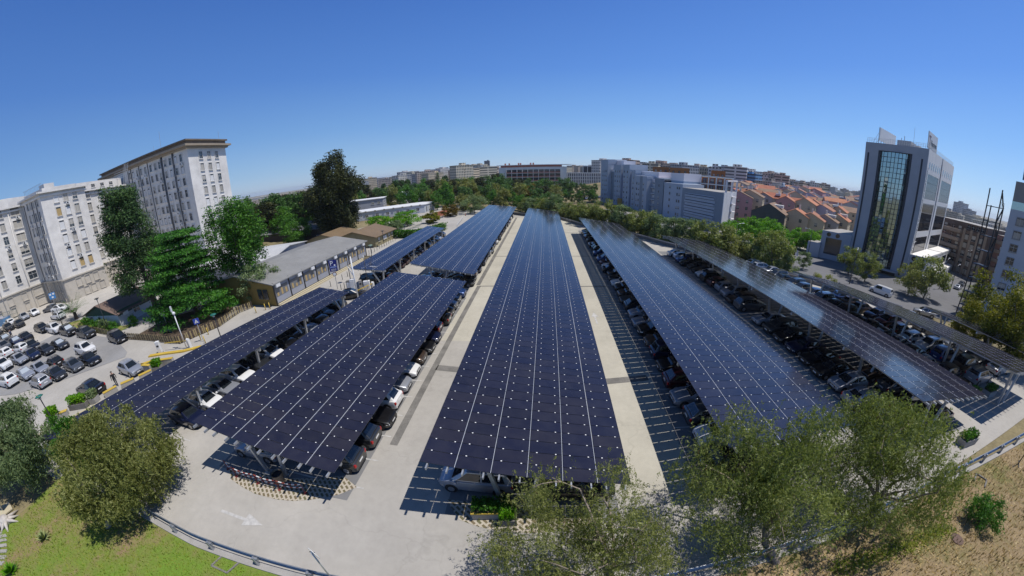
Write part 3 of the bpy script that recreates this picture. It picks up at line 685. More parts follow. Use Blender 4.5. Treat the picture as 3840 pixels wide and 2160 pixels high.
# ------------------------------------------------------------ cars in the open left lot
g2='cars in the open lot by the hospital'
LOT=[('hatchback','silver',(1235,1035),(1440,1100),'small silver hatchback parked alone beside the walking person'),
('saloon','black',(1075,1285),(800,1240),'black saloon alone by the low yellow-topped walls, its tail towards the planters'),
('estate car','silver',(530,1225),(325,1165),'silver estate nearest the camera in the left lot, rear window facing the planters'),
('SUV','white',(195,1210),(0,1165),'white off-roader with dark rear window, at the left edge of the lot'),
('hatchback','dark grey',(480,1085),(705,1155),'dark grey hatchback beside the silver estate in the front row'),
('saloon','silver',(180,1075),(370,1150),'silver saloon between the white off-roader and the silver estate'),
('saloon','silver',(335,1030),(500,1085),'silver saloon behind the dark grey hatchback of the front row'),
('hatchback','grey',(655,1005),(875,1068),'grey hatchback between two black cars at the end of its row'),
('hatchback','black',(650,1015),(480,975),'black hatchback showing its red tail lights in the middle rows'),
('saloon','black',(810,945),(1035,995),'glossy black saloon right behind the white crossover'),
('SUV','white',(765,850),(995,890),'white crossover with dark roof panel at the head of the middle row'),
('SUV','white',(-30,1000),(130,1050),'white crossover at the left frame edge, second row from the front'),
('saloon','silver',(110,935),(310,995),'silver saloon between white cars in the third row'),
('hatchback','navy',(255,895),(420,945),'dark blue hatchback in the third row beside the silver saloon'),
('hatchback','white',(145,925),(-15,885),'white hatchback at the left frame edge, third row'),
('estate car','white',(285,870),(135,850),'white estate between the black estate and the dark blue hatchback'),
('hatchback','dark grey',(390,845),(570,895),'dark grey hatchback in the middle of the fourth row'),
('saloon','dark grey',(520,795),(705,838),'dark grey saloon at the right end of the fourth row'),
('estate car','black',(265,805),(405,848),'black estate in the fourth row beside the white estate'),
('saloon','grey',(-5,810),(115,855),'grey saloon at the left edge in the fourth row'),
('saloon','navy',(100,765),(248,808),'dark blue saloon with bright windscreen in the fifth row'),
('hatchback','black',(225,728),(325,758),'small black hatchback at the right end of the fifth row'),
('saloon','black',(20,745),(115,775),'black saloon at the left end of the fifth row'),
('minivan','black',(1120,730),(1280,772),'black people carrier parked against the wooden fence'),
('SUV','dark grey',(790,685),(975,722),'dark crossover nearest the fence in the row below the kiosk lawn'),
('SUV','dark grey',(615,660),(785,702),'dark crossover, second from the fence, below the kiosk lawn'),
('SUV','white',(503,643),(628,675),'white boxy crossover below the palm lawn'),
('estate car','black',(380,635),(492,664),'black estate at the left end of the row below the kiosk lawn'),
('estate car','white',(655,535),(535,515),'white estate with dark windows behind the bicycle rack'),
('saloon','grey',(565,440),(478,455),'grey saloon parked at the hospital wall under the blue sign'),
('saloon','white',(565,455),(668,440),'white saloon at the hospital wall behind the palm'),
('hatchback','white',(315,480),(400,500),'small white hatchback in front of the hospital basement doors'),
('saloon','silver',(195,515),(312,545),'silver saloon on the court by the green gate'),
('hatchback','black',(160,590),(255,622),'black hatchback at the far left of the court'),
('hatchback','black',(40,630),(155,655),'black hatchback beside the blue skip'),
('hatchback','white',(165,600),(60,585),'white hatchback beside the green fence at the left'),
('saloon','black',(-60,675),(25,700),'black saloon cut by the left frame edge')]
z5=lambda p:(p[0]*.3727,1000+p[1]*.3727)
for i,(k,c,a,b,l) in enumerate(LOT):
    d=car_at(k,c,z5(a),z5(b),l,0 if i<19 or 23<=i<28 else 1,g2,1.,shade=l.find('bright windscreen')>=0 or i in(5,17,22,25))
wheels_at('saloon','black',(1288,1130),(1352,1118),-1,'black saloon crossing the gap between the near and far left canopies',0,sc=.95)
# traffic and cars beyond the avenue wall
def van_px(tail,nose,l,c='white',k='van'): return car_at(k,c,tail,nose,l,1,'vehicles on the avenue',1.)
car_at('van','white',(3330,1115),(3270,1092),'white panel van on the avenue behind the avenue trees',1,'vehicles on the avenue')
car_at('SUV','silver',(3490,1190),(3435,1175),'silver off-roader just behind the low wall at the small canopy',1,'vehicles on the avenue')
car_at('saloon','silver',(3582,1088),(3597,1080),'silver car waiting in the side road beside the white podium',1,'vehicles on the avenue')
car_at('hatchback','grey',(3598,1075),(3612,1068),'dark grey car ahead of the silver one in the side road',1,'vehicles on the avenue')
car_at('saloon','black',(3680,1083),(3658,1080),'black and green taxi at the mouth of the side road',1,'vehicles on the avenue')
car_at('saloon','black',(2968,953),(2952,948),'dark car parked on the service road behind the round road sign',2,'vehicles on the avenue')
rk=random.Random(5)
for i in range(9):
    a=(2180+i*8.5,747-i*.9); car_at(rk.choice(['hatchback','saloon','SUV']),rk.choice(['silver','white','grey','black']),(a[0],a[1]),(a[0]+5,a[1]+5),'tiny parked car in the far row left of the blue apartment blocks',2,'far row of parked cars')
for i in range(5):
    a=(1180+i*13,892+((i*7)%3)*6); car_at(rk.choice(['hatchback','saloon']),rk.choice(['silver','white','navy']),(a[0],a[1]),(a[0]+9,a[1]+4),'small parked car half hidden under the big cypress',2,'cars parked under the big cypress')
# red lorry: cab, cargo box
def lorry():
    a=T(2868,928);b=T(2838,934); h=math.atan2(b.y-a.y,b.x-a.x); c=(a+b)/2
    t=empty('lorry',(c.x,c.y,hzf(c.x,c.y)+.06),h,'red lorry with a white box body on the service road','lorry')
    cb=MB().box((2.1,0,.5),(1.8,2.1,1.9),0,0,.9); bevel(cb.build('cab',PAINT['red'],t),.12); MB().face([(3.02,-.85,1.35),(3.02,.85,1.35),(2.95,.8,2.15),(2.95,-.8,2.15)]).build('windscreen',M['carglass'],t)
    bevel(MB().box((-1.3,0,.75),(4.6,2.2,2.1)).build('cargo_box',M['white'],t),.05); MB().box((-.4,0,.45),(6.2,.9,.3)).build('chassis',M['dark'],t)
    MB().box((-1.3,1.11,1.1),(4.2,.02,.9)).build('side_panel',PAINT['red'],t)
    for x in (2.1,-2.4):
        for s in (-1,1): wm,rm=wheel_mesh(.45); o=wm.build('wheel',M['black'],t,True,(x,s*.95,.45)); rm.build('rim',M['rim'],o)
lorry()
# ------------------------------------------------------------ people
SKIN=mat('skin',(.42,.26,.19),.6); HAIR=mat('dark_hair',(.02,.016,.012),.8)
def person(px,py,heading,label,top,trousers,stride=.22,armbend=.1,hgt=1.72,z=None):
    p=T(px,py); root=empty('person',(p.x,p.y,p.z),heading,label,'person')
    me=bpy.data.meshes.new('body'); s=hgt/1.72
    V=[(0,0,.93),(0,0,1.12),(0,0,1.36),(0,0,1.46),(.02,0,1.56),(.02,0,1.66)]; Rr=[.15,.135,.15,.06,.09,.085]; Ed=[(0,1),(1,2),(2,3),(3,4),(4,5)]
    for sd_ in (1,-1):
        f=stride*sd_; i=len(V); V+= [(0,sd_*.09,.88),(f*.55+.03,sd_*.10,.50),(f,sd_*.1,.09),(f+.15,sd_*.11,.04)]; Rr+=[.10,.066,.045,.04]; Ed+=[(0,i),(i,i+1),(i+1,i+2),(i+2,i+3)]
        i=len(V); V+=[(0,sd_*.19,1.38),(-f*.5-.02,sd_*.25,1.12),(-f*.7+armbend,sd_*.26,.88),(-f*.7+armbend+.03,sd_*.26,.80)]; Rr+=[.062,.045,.036,.03]; Ed+=[(2,i),(i,i+1),(i+1,i+2),(i+2,i+3)]
    me.from_pydata([(x*s,y*s,z_*s) for x,y,z_ in V],Ed,[]); o=bpy.data.objects.new('body',me); COL.objects.link(o); o.parent=root
    sk=o.modifiers.new('skin','SKIN'); 
    for v,r in zip(me.skin_vertices[0].data if me.skin_vertices else [],Rr): v.radius=(r*s,r*s)
    if not me.skin_vertices:
        pass
    o.modifiers.new('sub','SUBSURF').levels=1; o.modifiers['sub'].render_levels=2
    m=bpy.data.materials.new('clothing'); m.use_nodes=True; N,L=nodes(m); b=N['Principled BSDF']; b.inputs['Roughness'].default_value=.85
    tc=N.new('ShaderNodeTexCoord'); sx_=N.new('ShaderNodeSeparateXYZ'); L.new(tc.outputs['Object'],sx_.inputs[0]); cr=N.new('ShaderNodeValToRGB'); cr.color_ramp.interpolation='CONSTANT'; e=cr.color_ramp.elements
    dv=N.new('ShaderNodeMath'); dv.operation='DIVIDE'; dv.inputs[1].default_value=2.; L.new(sx_.outputs['Z'],dv.inputs[0]); L.new(dv.outputs[0],cr.inputs[0])
    e[0].position=0; e[0].color=(.02,.02,.022,1); e[1].position=.06*s; e[1].color=(*trousers,1); q=e.new(.475*s); q.color=(*top,1); q=e.new(.705*s); q.color=(.42,.26,.19,1); L.new(cr.outputs[0],b.inputs['Base Color'])
    me.materials.append(m)
    MB().ball((-.005*s,0,1.655*s),.105*s,10,7,0,.85).build('hair',HAIR,root,True)
    return root
person(441,1447,math.atan2(-.5,.85),'person in black clothes walking past the small silver hatchback',(.014,.014,.016),(.03,.03,.035))
person(48,1270,.2,'person in a dark jacket walking at the left edge of the lot',(.05,.06,.1),(.02,.02,.03))
person(1490,893,-1.2,'person in dark clothes standing at the corner of the beige hut',(.03,.03,.06),(.02,.02,.03),.05)
# ------------------------------------------------------------ buildings: helpers
M['winglass']=glass('window_glass',(.03,.04,.05),.05,.8); M['winglass_b']=glass('blue_window_glass',(.03,.06,.09),.05,.9)
M['blind']=mat('roller_blind',(.36,.34,.30),.8,objrand=.25); M['blind_w']=mat('white_blind',(.66,.66,.65),.7); M['blind_y']=mat('ochre_blind',(.42,.30,.13),.8)
M['hosp']=mat('grey_rendered_wall',(.69,.665,.625),.9,noise=[(.10,.13),(.5,.12),(6,.06)]); M['hosp_low']=mat('beige_rendered_wall',(.48,.44,.375),.9,noise=[(.15,.1),(1,.08)])
M['frame_w']=mat('white_window_frame',(.6,.6,.58),.6); M['roofbrown']=mat('weathered_roof_edge',(.16,.13,.10),.85,noise=[(1,.2)])
M['pipe']=mat('drainpipe',(.12,.12,.125),.6); M['ac']=mat('air_conditioner_casing',(.7,.7,.69),.5)
_wt={}
def win_tpl(w,h,style,wallmat,d=.14):
    """one window in local space: x along the wall, -y outwards, z up from the sill"""
    b=MB(); g=M['winglass']; bl={'blind':M['blind'],'white':M['blind_w'],'ochre':M['blind_y']}.get(style,M['blind']); mats=[g,bl,wallmat,M['frame_w']]
    b.face([(-w/2,-.02,0),(w/2,-.02,0),(w/2,-.02,h),(-w/2,-.02,h)],0)
    if style in('blind','white','ochre'): b.box((0,-.03,.0),(w-.06,.02,h*.84),0,1)
    elif style=='half': b.box((0,-.03,h*.35),(w-.06,.02,h*.62),0,1)
    if style not in('white','ochre'):
        b.box((0,-.045,0),(.05,.03,h),0,3)
        if style!='blind': b.box((0,-.045,h*.62),(w,.03,.05),0,3); b.box((0,-.045,0),(w,.03,.06),0,3)
    for s in (-1,1): b.box((s*(w/2+.05),-d/2,-.02),(.10,d,h+.04),0,2)
    b.box((0,-d/2,h+.02),(w+.2,d,.12),0,2); b.box((0,-d/2-.04,-.12),(w+.3,d+.1,.10),0,2)
    o=b.build('window',mats); return o
def place_windows(root,p0,p1,zs,fr,w,h,styles,wallmat,r_,d=.14,ac=0.,limit=None,seen=None):
    """p0->p1 left to right as seen from outside; fr = fractions along the wall"""
    p0=Vector((p0[0],p0[1],0));p1=Vector((p1[0],p1[1],0)); v=p1-p0; rz=math.atan2(v.y,v.x); inv=Vector((-v.y,v.x,0)).normalized()
    for z in zs:
        for f in fr:
            st=r_.choice(styles); key=(w,h,st,wallmat.name,d)
            if key not in _wt: o=win_tpl(w,h,st,wallmat,d); _wt[key]=o
            else: o=_wt[key].copy(); COL.objects.link(o)
            o.parent=root; q=p0+v*f; o.location=(q.x-root.location.x,q.y-root.location.y,z-root.location.z); o.rotation_euler=(0,0,rz)
            if ac and r_.random()<ac:
                k='ac'
                if k not in _wt: a=MB().box((0,-.32,0),(.8,.34,.55)).disc((-.1,-.50,.28),.2,(0,1,0),12,.02,1).build('air_conditioner',[M['ac'],M['trim']]); _wt[k]=a
                else: a=_wt[k].copy(); COL.objects.link(a)
                a.parent=root; q2=q+v.normalized()*(w*.15); a.location=(q2.x-root.location.x,q2.y-root.location.y,z-.85-root.location.z); a.rotation_euler=(0,0,rz)
def rel(root,pts): return [(p[0]-root.location.x,p[1]-root.location.y) for p in pts]
def mass(root,name,poly,z0,z1,m,mtop=None,**k):
    b=MB().prism(rel(root,poly),z0-root.location.z,z1-root.location.z,0,True,1 if mtop else None); return b.build(name,[m,mtop] if mtop else m,root)
def cornice(root,a,b,z,out,th,m,name='cornice',ext=0.):
    a=Vector((a[0],a[1],0));b=Vector((b[0],b[1],0)); v=(b-a).normalized(); n=Vector((v.y,-v.x,0)); a=a-v*ext;b=b+v*ext
    return mass(root,name,[a+n*out,b+n*out,b-n*.05,a-n*.05],z,z+th,m)
def pipe(root,p,z0,z1,m=None,r=.09):
    return MB().tube([(p[0]-root.location.x,p[1]-root.location.y,z0-root.location.z),(p[0]-root.location.x,p[1]-root.location.y,z1-root.location.z)],r,6).build('drainpipe',m or M['pipe'],root,True)
lerp=lambda a,b,t:(a[0]+(b[0]-a[0])*t,a[1]+(b[1]-a[1])*t)
# ------------------------------------------------------------ hospital, front block with the projecting wing
rw_=random.Random(21); Z0=2.
hb=empty('hospital_building',(-100,36,Z0),0,'long grey eight-storey hospital block with projecting end wing, behind the open lot','hospital')
K=(-95.9,37.8);A2=(-95.4,48.2);L1=(-108.7,38.2);F0=(-110.2,-14.);B1=(-100.6,48.2);B2=(-101.,64.)
mass(hb,'wing_wall',[K,A2,(-112,49),(-112,38.3)],Z0,26.,M['hosp'],M['concrete_dark'])
mass(hb,'main_wall',[F0,L1,(-112,60),(-135,60),(-136,-14)],Z0,25.3,M['hosp'],M['concrete_dark'])
mass(hb,'link_wall',[B1,B2,(-116,64),(-116,48.3)],Z0,25.3,M['hosp'],M['concrete_dark'])
# darker ground storeys stand 12 cm proud, under a string course
for a,b in ((K,A2),(L1,K),(F0,L1),(B1,B2)):
    cornice(hb,a,b,Z0-.5,.12,5.3,M['hosp_low'],'plinth'); cornice(hb,a,b,6.85,.42,.28,M['hosp_low'],'string_course',.3); 
    cornice(hb,a,b,24.9 if a in(K,L1) else 24.2,.30,.35,M['hosp'],'cornice',.2); cornice(hb,a,b,25.7 if a in(K,L1) else 25.,.75,.34,M['hosp'],'cornice',.5)
zsA=[8.6+2.95*i for i in range(6)]
st=['blind','blind','blind','half','glass','white']
stC=['white','white','blind','ochre','blind','half','white']
place_windows(hb,K,A2,zsA,(.33,.54,.75),1.08,1.85,stC,M['hosp'],rw_,ac=.22)
place_windows(hb,K,A2,[4.6],(.33,.54,.75),1.2,1.75,['blind'],M['hosp_low'],rw_,.3); place_windows(hb,K,A2,[2.3],(.45,.62,.84),1.2,1.7,['white','glass'],M['hosp_low'],rw_,.3)
place_windows(hb,L1,K,zsA,(.30,.47,.64,.84),1.0,1.85,['blind','half','glass'],M['hosp'],rw_,ac=.18)
place_windows(hb,L1,K,[4.6,2.3],(.30,.47,.64,.84),1.0,1.75,['blind','half'],M['hosp_low'],rw_,.3)
nf=(.70,.755,.81,.87,.955)
for f,wd in ((.70,1.1),(.765,1.1),(.83,1.1),(.895,1.1),(.962,2.0)):
    place_windows(hb,F0,L1,zsA,(f,),wd,1.75,['blind','blind','glass','half'],M['hosp'],rw_,ac=.22)
    place_windows(hb,F0,L1,[4.7],(f,),wd*1.15,1.7,['glass','half','blind'],M['hosp_low'],rw_,.3); place_windows(hb,F0,L1,[2.4],(f,),wd,1.7,['white','blind'],M['hosp_low'],rw_,.3)
place_windows(hb,B1,B2,zsA,(.2,.42,.64,.86),1.1,1.8,st,M['hosp'],rw_)
for f in (.73,.80,.93,.998): pipe(hb,lerp((F0[0]+.15,F0[1]),(L1[0]+.15,L1[1]),f),2,24.8,M['hosp'],.1)
for f in (.12,.56,.76): pipe(hb,(lerp(L1,K,f)[0],lerp(L1,K,f)[1]-.14),2,24.8)
# set-back attic, lift house, roof railings
mass(hb,'attic',[(-98.2,39.5),(-98,47.5),(-110,48),(-110,39.6)],26.,27.,M['hosp'],M['concrete_dark'])
mass(hb,'attic',[(-112.5,-10),(-111.5,36),(-120,58),(-128,58),(-128,-10)],25.4,27.6,M['hosp'],M['concrete_dark'])
mass(hb,'attic',[(-103,50),(-103,63),(-112,63),(-112,50)],25.4,27.5,M['hosp'],M['concrete_dark'])
place_windows(hb,(-103,50),(-103,63),[26.],(.15,.35,.55,.75),1.,.8,['glass'],M['hosp'],rw_,.08)
mass(hb,'lift_house',[(-104,42.5),(-104,45),(-107,45),(-107,42.5)],27.,28.6,M['hosp'],M['concrete_dark'])
rb=MB()
for i in range(14):
    x=-98.2-i*.86; rb.beam((x+100,3.6,25),(x+100,3.6,26.1),.05)
rb.beam((1.8,3.6,26.1),(-10,3.6,26.1),.06); rb.build('roof_railing',M['steel'],hb)
# ------------------------------------------------------------ hospital tower block
ht=empty('hospital_building',(-85,66,Z0),0,'tall grey hospital block with brown overhanging roof, behind the two big trees','hospital')
C0=(-118.,66.);C1=(-70.5,60.5);C2=(-69.9,72.1); ZT=29.3
mass(ht,'wall',[C0,C1,C2,(-117.,77.5)],Z0,ZT,M['hosp'],M['concrete_dark'])
zsT=[26.35-2.72*i for i in range(9)]
place_windows(ht,C1,C2,zsT,(.31,.52,.73),1.0,1.65,['glass','blind','white','blind','half'],M['hosp'],rw_)
place_windows(ht,C0,C1,zsT,(.39,.435,.485,.53,.58,.64,.69,.735,.79,.84,.89,.94),1.05,1.65,['half','half','blind','glass','white'],M['hosp'],rw_,ac=.1)
for f in (.37,.41,.51,.61,.755,.765,.865,.875): q=lerp(C0,C1,f); pipe(ht,(q[0],q[1]-.12),4,ZT-.3,None,.1)
def offpoly(poly,o):
    c=(sum(p[0] for p in poly)/len(poly),sum(p[1] for p in poly)/len(poly)); out=[]
    n=len(poly)
    for i in range(n):
        a=Vector((*poly[i-1],0));b=Vector((*poly[i],0));c_=Vector((*poly[(i+1)%n],0)); d1=(b-a).normalized();d2=(c_-b).normalized()
        area=sum(poly[k][0]*poly[(k+1)%n][1]-poly[(k+1)%n][0]*poly[k][1] for k in range(n)); sg=1 if area>0 else -1
        n1=Vector((d1.y,-d1.x,0))*sg;n2=Vector((d2.y,-d2.x,0))*sg; m=(n1+n2); m=m/max(.3,m.length_squared)*2; out.append((b.x+m.x*o,b.y+m.y*o))
    return out
TW=[C0,C1,C2,(-117.,77.5)]
M['eave']=mat('eave_band',(.33,.27,.2),.8,noise=[(.8,.12)])
mass(ht,'eave',offpoly(TW,1.15),ZT,ZT+.45,M['eave']); mass(ht,'eave',offpoly(TW,.55),ZT-.45,ZT-.002,M['eave']); mass(ht,'attic',offpoly(TW,.15),ZT+.452,ZT+1.25,M['roofbrown']); mass(ht,'attic_eave',offpoly(TW,.55),ZT+1.252,ZT+1.6,M['roofbrown'])
for x,y,h in ((-83,63,4.5),(-70.6,71,2.2),(-90,66,2.2)): MB().tube([(x+85,y-66,ZT+1.6-Z0),(x+85,y-66,ZT+1.6+h-Z0)],.04,5).build('aerial',M['steel'],ht)
sc=MB()
for i in range(3): sc.beam((-15.5+i*.7,-3.9,23.3),(-13.9+i*.9,-3.7,28.4),.09); 
for k in range(4): sc.beam((-19,-4.2,25.0+k*.55),(-12.6,-4.1,25.3+k*.5),.08)
sc.build('roof_ladder',M['white'],ht)
# ------------------------------------------------------------ low buildings left of the canopies
def corrugated(name,col,sc_=6.,ang=0.):
    m=mat(name,col,.6,.2,noise=[(.3,.12),(2.,.08)]); N,L=nodes(m); b=N['Principled BSDF']; g=N.new('ShaderNodeNewGeometry'); mp=N.new('ShaderNodeMapping'); mp.inputs['Rotation'].default_value=(0,0,ang); L.new(g.outputs['Position'],mp.inputs['Vector'])
    w_=N.new('ShaderNodeTexWave'); w_.inputs['Scale'].default_value=sc_; L.new(mp.outputs[0],w_.inputs['Vector']); bp=N.new('ShaderNodeBump'); bp.inputs['Strength'].default_value=.6; bp.inputs['Distance'].default_value=.06; L.new(w_.outputs['Fac'],bp.inputs['Height']); L.new(bp.outputs[0],b.inputs['Normal']); return m
M['corr']=corrugated('corrugated_grey_roof',(.27,.265,.25),1.1,R(6.5)); M['corrw']=corrugated('corrugated_white_roof',(.55,.55,.54),1.1,R(0)); M['corrb']=corrugated('rusty_brown_roof',(.21,.145,.08),1.2,R(0))
M['ochre']=mat('ochre_panel',(.25,.17,.045),.8,noise=[(.8,.1)]); M['greypanel']=mat('pale_blue_grey_panel',(.30,.315,.36),.75,noise=[(.5,.06)]); M['beige']=mat('beige_panel',(.27,.23,.125),.8,noise=[(.6,.1)])
M['blackmetal']=mat('black_steel_frame',(.02,.02,.022),.5); M['cream']=mat('cream_kerb',(.5,.44,.3),.8)
def gable(root,name,P,ze,zr,m,ov=.45,th=.14,axis=0):
    """P: four corners; ridge runs parallel to edge 0-1"""
    a,b,c,d=[Vector((*p,0)) for p in rel(root,P)]; u=(b-a).normalized(); w_=(d-a).normalized(); z=root.location.z
    a=a-u*ov-w_*ov;b=b+u*ov-w_*ov;c=c+u*ov+w_*ov;d=d-u*ov+w_*ov; m1=(a+d)/2;m2=(b+c)/2; drop=(zr-ze)*ov/((d-a).length/2-ov)
    mb=MB(); k=lambda p,h:(p.x,p.y,h-z)
    for th_,fl in ((0,False),(-th,True)):
        f1=[k(a,ze-drop+th_),k(b,ze-drop+th_),k(m2,zr+th_),k(m1,zr+th_)]; f2=[k(m1,zr+th_),k(m2,zr+th_),k(c,ze-drop+th_),k(d,ze-drop+th_)]
        for f in (f1,f2): mb.face(f[::-1] if fl else f)
    for p,q,h1,h2 in ((a,b,ze-drop,ze-drop),(b,m2,ze-drop,zr),(m2,c,zr,ze-drop),(c,d,ze-drop,ze-drop),(d,m1,ze-drop,zr),(m1,a,zr,ze-drop)): mb.face([k(p,h1-th),k(q,h2-th),k(q,h2),k(p,h1)])
    return mb.build(name,m,root)
def gwalls(root,name,P,z0,ze,zr,m):
    """walls with gable ends on edges 1-2 and 3-0"""
    a,b,c,d=[Vector((*p,0)) for p in rel(root,P)]; z=root.location.z; mb=MB(); k=lambda p,h:(p.x,p.y,h-z); m1=(a+d)/2;m2=(b+c)/2
    mb.face([k(a,z0),k(b,z0),k(b,ze),k(a,ze)]); mb.face([k(b,z0),k(c,z0),k(c,ze),k(m2,zr-.02),k(b,ze)]); mb.face([k(c,z0),k(d,z0),k(d,ze),k(c,ze)]); mb.face([k(d,z0),k(a,z0),k(a,ze),k(m1,zr-.02),k(d,ze)])
    return mb.build(name,m,root)
# grey prefab with air conditioners
p0=(-33.9,38.9);p1=(-30.6,65.3);wv=Vector((-.99,.124,0)).normalized(); p2=(p1[0]+wv.x*15,p1[1]+wv.y*15);p3=(p0[0]+wv.x*15,p0[1]+wv.y*15)
pf=empty('prefab_building',(p0[0],p0[1],0),0,'long low grey prefabricated building with a row of air conditioners under its pale roof','building')
gwalls(pf,'wall',(p0,p1,p2,p3),0,3.45,4.55,M['ochre']); gable(pf,'roof',(p0,p1,p2,p3),3.5,4.75,M['corr'],.55)
v=Vector((p1[0]-p0[0],p1[1]-p0[1],0)); Lp=v.length; v.normalize(); nn=Vector((v.y,-v.x,0)); 
lp=lambda t,o=0.:(v.x*t+nn.x*o,v.y*t+nn.y*o)
nb=8
for i in range(nb):
    t0=i*Lp/nb+.08;t1=(i+1)*Lp/nb-.08
    MB().prism([lp(t0,.02),lp(t1,.02),lp(t1,.07),lp(t0,.07)],.35,3.3).build('wall_panel',M['greypanel'],pf)
    MB().prism([lp(t0+.15,.072),lp(t1-.35,.072),lp(t1-.35,.1),lp(t0+.15,.1)],1.3,2.75).build('window',glass('prefab_glass',(.16,.165,.17),.25,.5) if 'pg' not in M else M['pg'],pf)
    w_=None
    for j in range(3):
        a_=t0+.4+j*(t1-t0-1.)/2.4; MB().prism([lp(a_,.101),lp(a_+.35,.101),lp(a_+.35,.11),lp(a_,.11)],1.35,1.35+.5+.25*((i*7+j*5)%3)).build('paper_blind',M['blind_y'],pf)
    q=lp(t1-1.0 if i else t0+.6,.35); MB().box((q[0],q[1],2.75),(.36,.85,.6),math.atan2(v.y,v.x)-PI/2).build('air_conditioner',M['ac'],pf)
for i in range(nb+1): q=lp(i*Lp/nb,.1); MB().box((q[0],q[1],0),(.16,.16,3.5),math.atan2(v.y,v.x)).build('frame_post',M['blackmetal'],pf)
MB().prism([lp(0,.12),lp(Lp,.12),lp(Lp,.45),lp(0,.45)],0,.28).build('plinth',M['cream'],pf); MB().prism([lp(0,.75),lp(Lp,.75),lp(Lp,1.0),lp(0,1.0)],0,.22).build('step_edge',M['cream'],pf)
e0=Vector(wv)
for t in (1.8,3.0): q=e0*t; MB().box((q.x-.0,q.y-.08,1.0),(.95,.06,1.5),math.atan2(wv.y,wv.x)).build('window',M['winglass'],pf)
# white-roofed hall and reddish roof behind it
wb=empty('hall',(-62,66,0),0,'low hall with a broad white metal roof behind the grey prefab','building')
P=((-75,50),(-48,56),(-51,74),(-78,68)); gwalls(wb,'wall',P,0,2.8,3.8,M['greypanel']); gable(wb,'roof',P,2.9,3.9,M['corrw'],.5)
rb_=empty('shed',(-76,58,0),0,'low shed with a plain red roof beside the white-roofed hall','shed')
P=((-92,66),(-80,70),(-82,78),(-94,74)); gwalls(rb_,'wall',P,0,2.6,3.6,M['white']); gable(rb_,'roof',P,2.7,3.7,mat('red_roof',(.33,.10,.055),.8,noise=[(.5,.1)]),.4)
db=empty('workshop',(-72,98,0),0,'dark walled workshop with a low grey roof beside the round green tree','building')
P=((-92,88),(-58,92),(-60,112),(-94,108)); gwalls(db,'wall',P,0,3.2,4.6,mat('dark_brown_wall',(.06,.05,.045),.8)); gable(db,'roof',P,3.3,4.7,mat('dull_grey_roof',(.2,.2,.2),.8,noise=[(.4,.15)]),.6)
gb=empty('plant_container',(-96,112,0),0,'grey plant container with a curved white top beyond the dark workshop','container')
mass(gb,'wall',[(-101,108),(-92,110),(-93,116),(-102,114)],0,4.4,M['greypanel'],M['white']); mass(gb,'top',[(-101.3,107.7),(-91.7,109.8),(-92.7,116.3),(-102.3,114.2)],4.4,4.7,M['white'])
# beige hut
bh=empty('hut',(-32,74.5,0),0,'beige hut with a low rusty brown roof beside the bollards','hut')
P=((-32,74.5),(-30.8,85),(-42.2,86),(-42.6,74.2)); gwalls(bh,'wall',P,0,2.6,4.0,M['beige']); gable(bh,'roof',P,2.65,4.15,M['corrb'],.6)
P=((-42.3,76),(-42,87),(-52,87.5),(-52,76.5)); gwalls(bh,'rear_wall',P,0,2.5,3.7,M['beige']); gable(bh,'rear_roof',P,2.55,3.85,M['corrb'],.5)
place_windows(bh,(-32,74.5),(-30.8,85),[.95],(.18,.42,.52,.70,.88),.95,1.15,['white','half'],M['beige'],rw_,.06); place_windows(bh,(-42.6,74.2),(-32,74.5),[.8],(.35,.62),1.6,1.3,['white','half'],M['beige'],rw_,.06)
# white office containers
wc=empty('office_container',(-48,132,0),0,'long white office container block with a bright flat roof behind the round bushes','container')
c0=(-62,124);c1=(-36,140);c2=(-34,150.5);c3=(-40,152);c4=(-66,133)
M['contw']=mat('container_panel',(.42,.45,.5),.6,noise=[(.4,.05)])
mass(wc,'wall',[c0,c1,c2,c3,c4],0,3.35,M['contw'],M['white']); mass(wc,'roof',offpoly([c0,c1,c2,c3,c4],.35),3.35,3.6,M['white'])
place_windows(wc,c0,c1,[1.0],(.06,.2,.34,.48,.62,.76,.9),1.2,1.2,['glass'],M['frame_w'],rw_,.06); place_windows(wc,c1,c2,[.2],(.2,.45,.7),1.0,2.2,['half','glass'],M['frame_w'],rw_,.06)
for i in range(8): q=lerp(c0,c1,(i+.5)/8); MB().box((q[0]+48+.15,q[1]-132-.25,3.2),(.7,.5,.45),.55).build('roof_bracket',M['concrete_dark'],wc)
for lab,P,z1,mm in (('grey blank-sided cabin behind the white office container',[(-80,150),(-62,160),(-64,170),(-82,160)],6.2,M['greypanel']),('small white two-storey cabin among the trees behind the office container',[(-58,176),(-48,180),(-50,190),(-60,186)],7.2,M['white'])):
    g_=empty('cabin',(P[0][0],P[0][1],0),0,lab,'cabin'); mass(g_,'wall',P,0,z1,mm,M['white']); mass(g_,'roof',offpoly(P,.4),z1,z1+.3,M['white']); place_windows(g_,P[0],P[1],[z1-2.4],(.75,.9),1.3,1.3,['half','glass'],M['frame_w'],rw_,.06); place_windows(g_,P[1],P[2],[z1-2.4,1.2],(.3,.7),1.3,1.3,['half','glass'],M['frame_w'],rw_,.06)
gc=empty('garden_wall',(-28,118,0),0,'terracotta and white garden wall by the bend of the access road','wall')
MB().prism([(0,0),(4,14),(3.6,14.2),(-.4,.2)],0,1.9).build('brick_wall',mat('terracotta_wall',(.33,.12,.07),.85,noise=[(1,.15)]),gc); MB().prism([(4,14.3),(9,27),(8.6,27.2),(3.6,14.5)],0,2.2).build('white_wall',M['white'],gc)
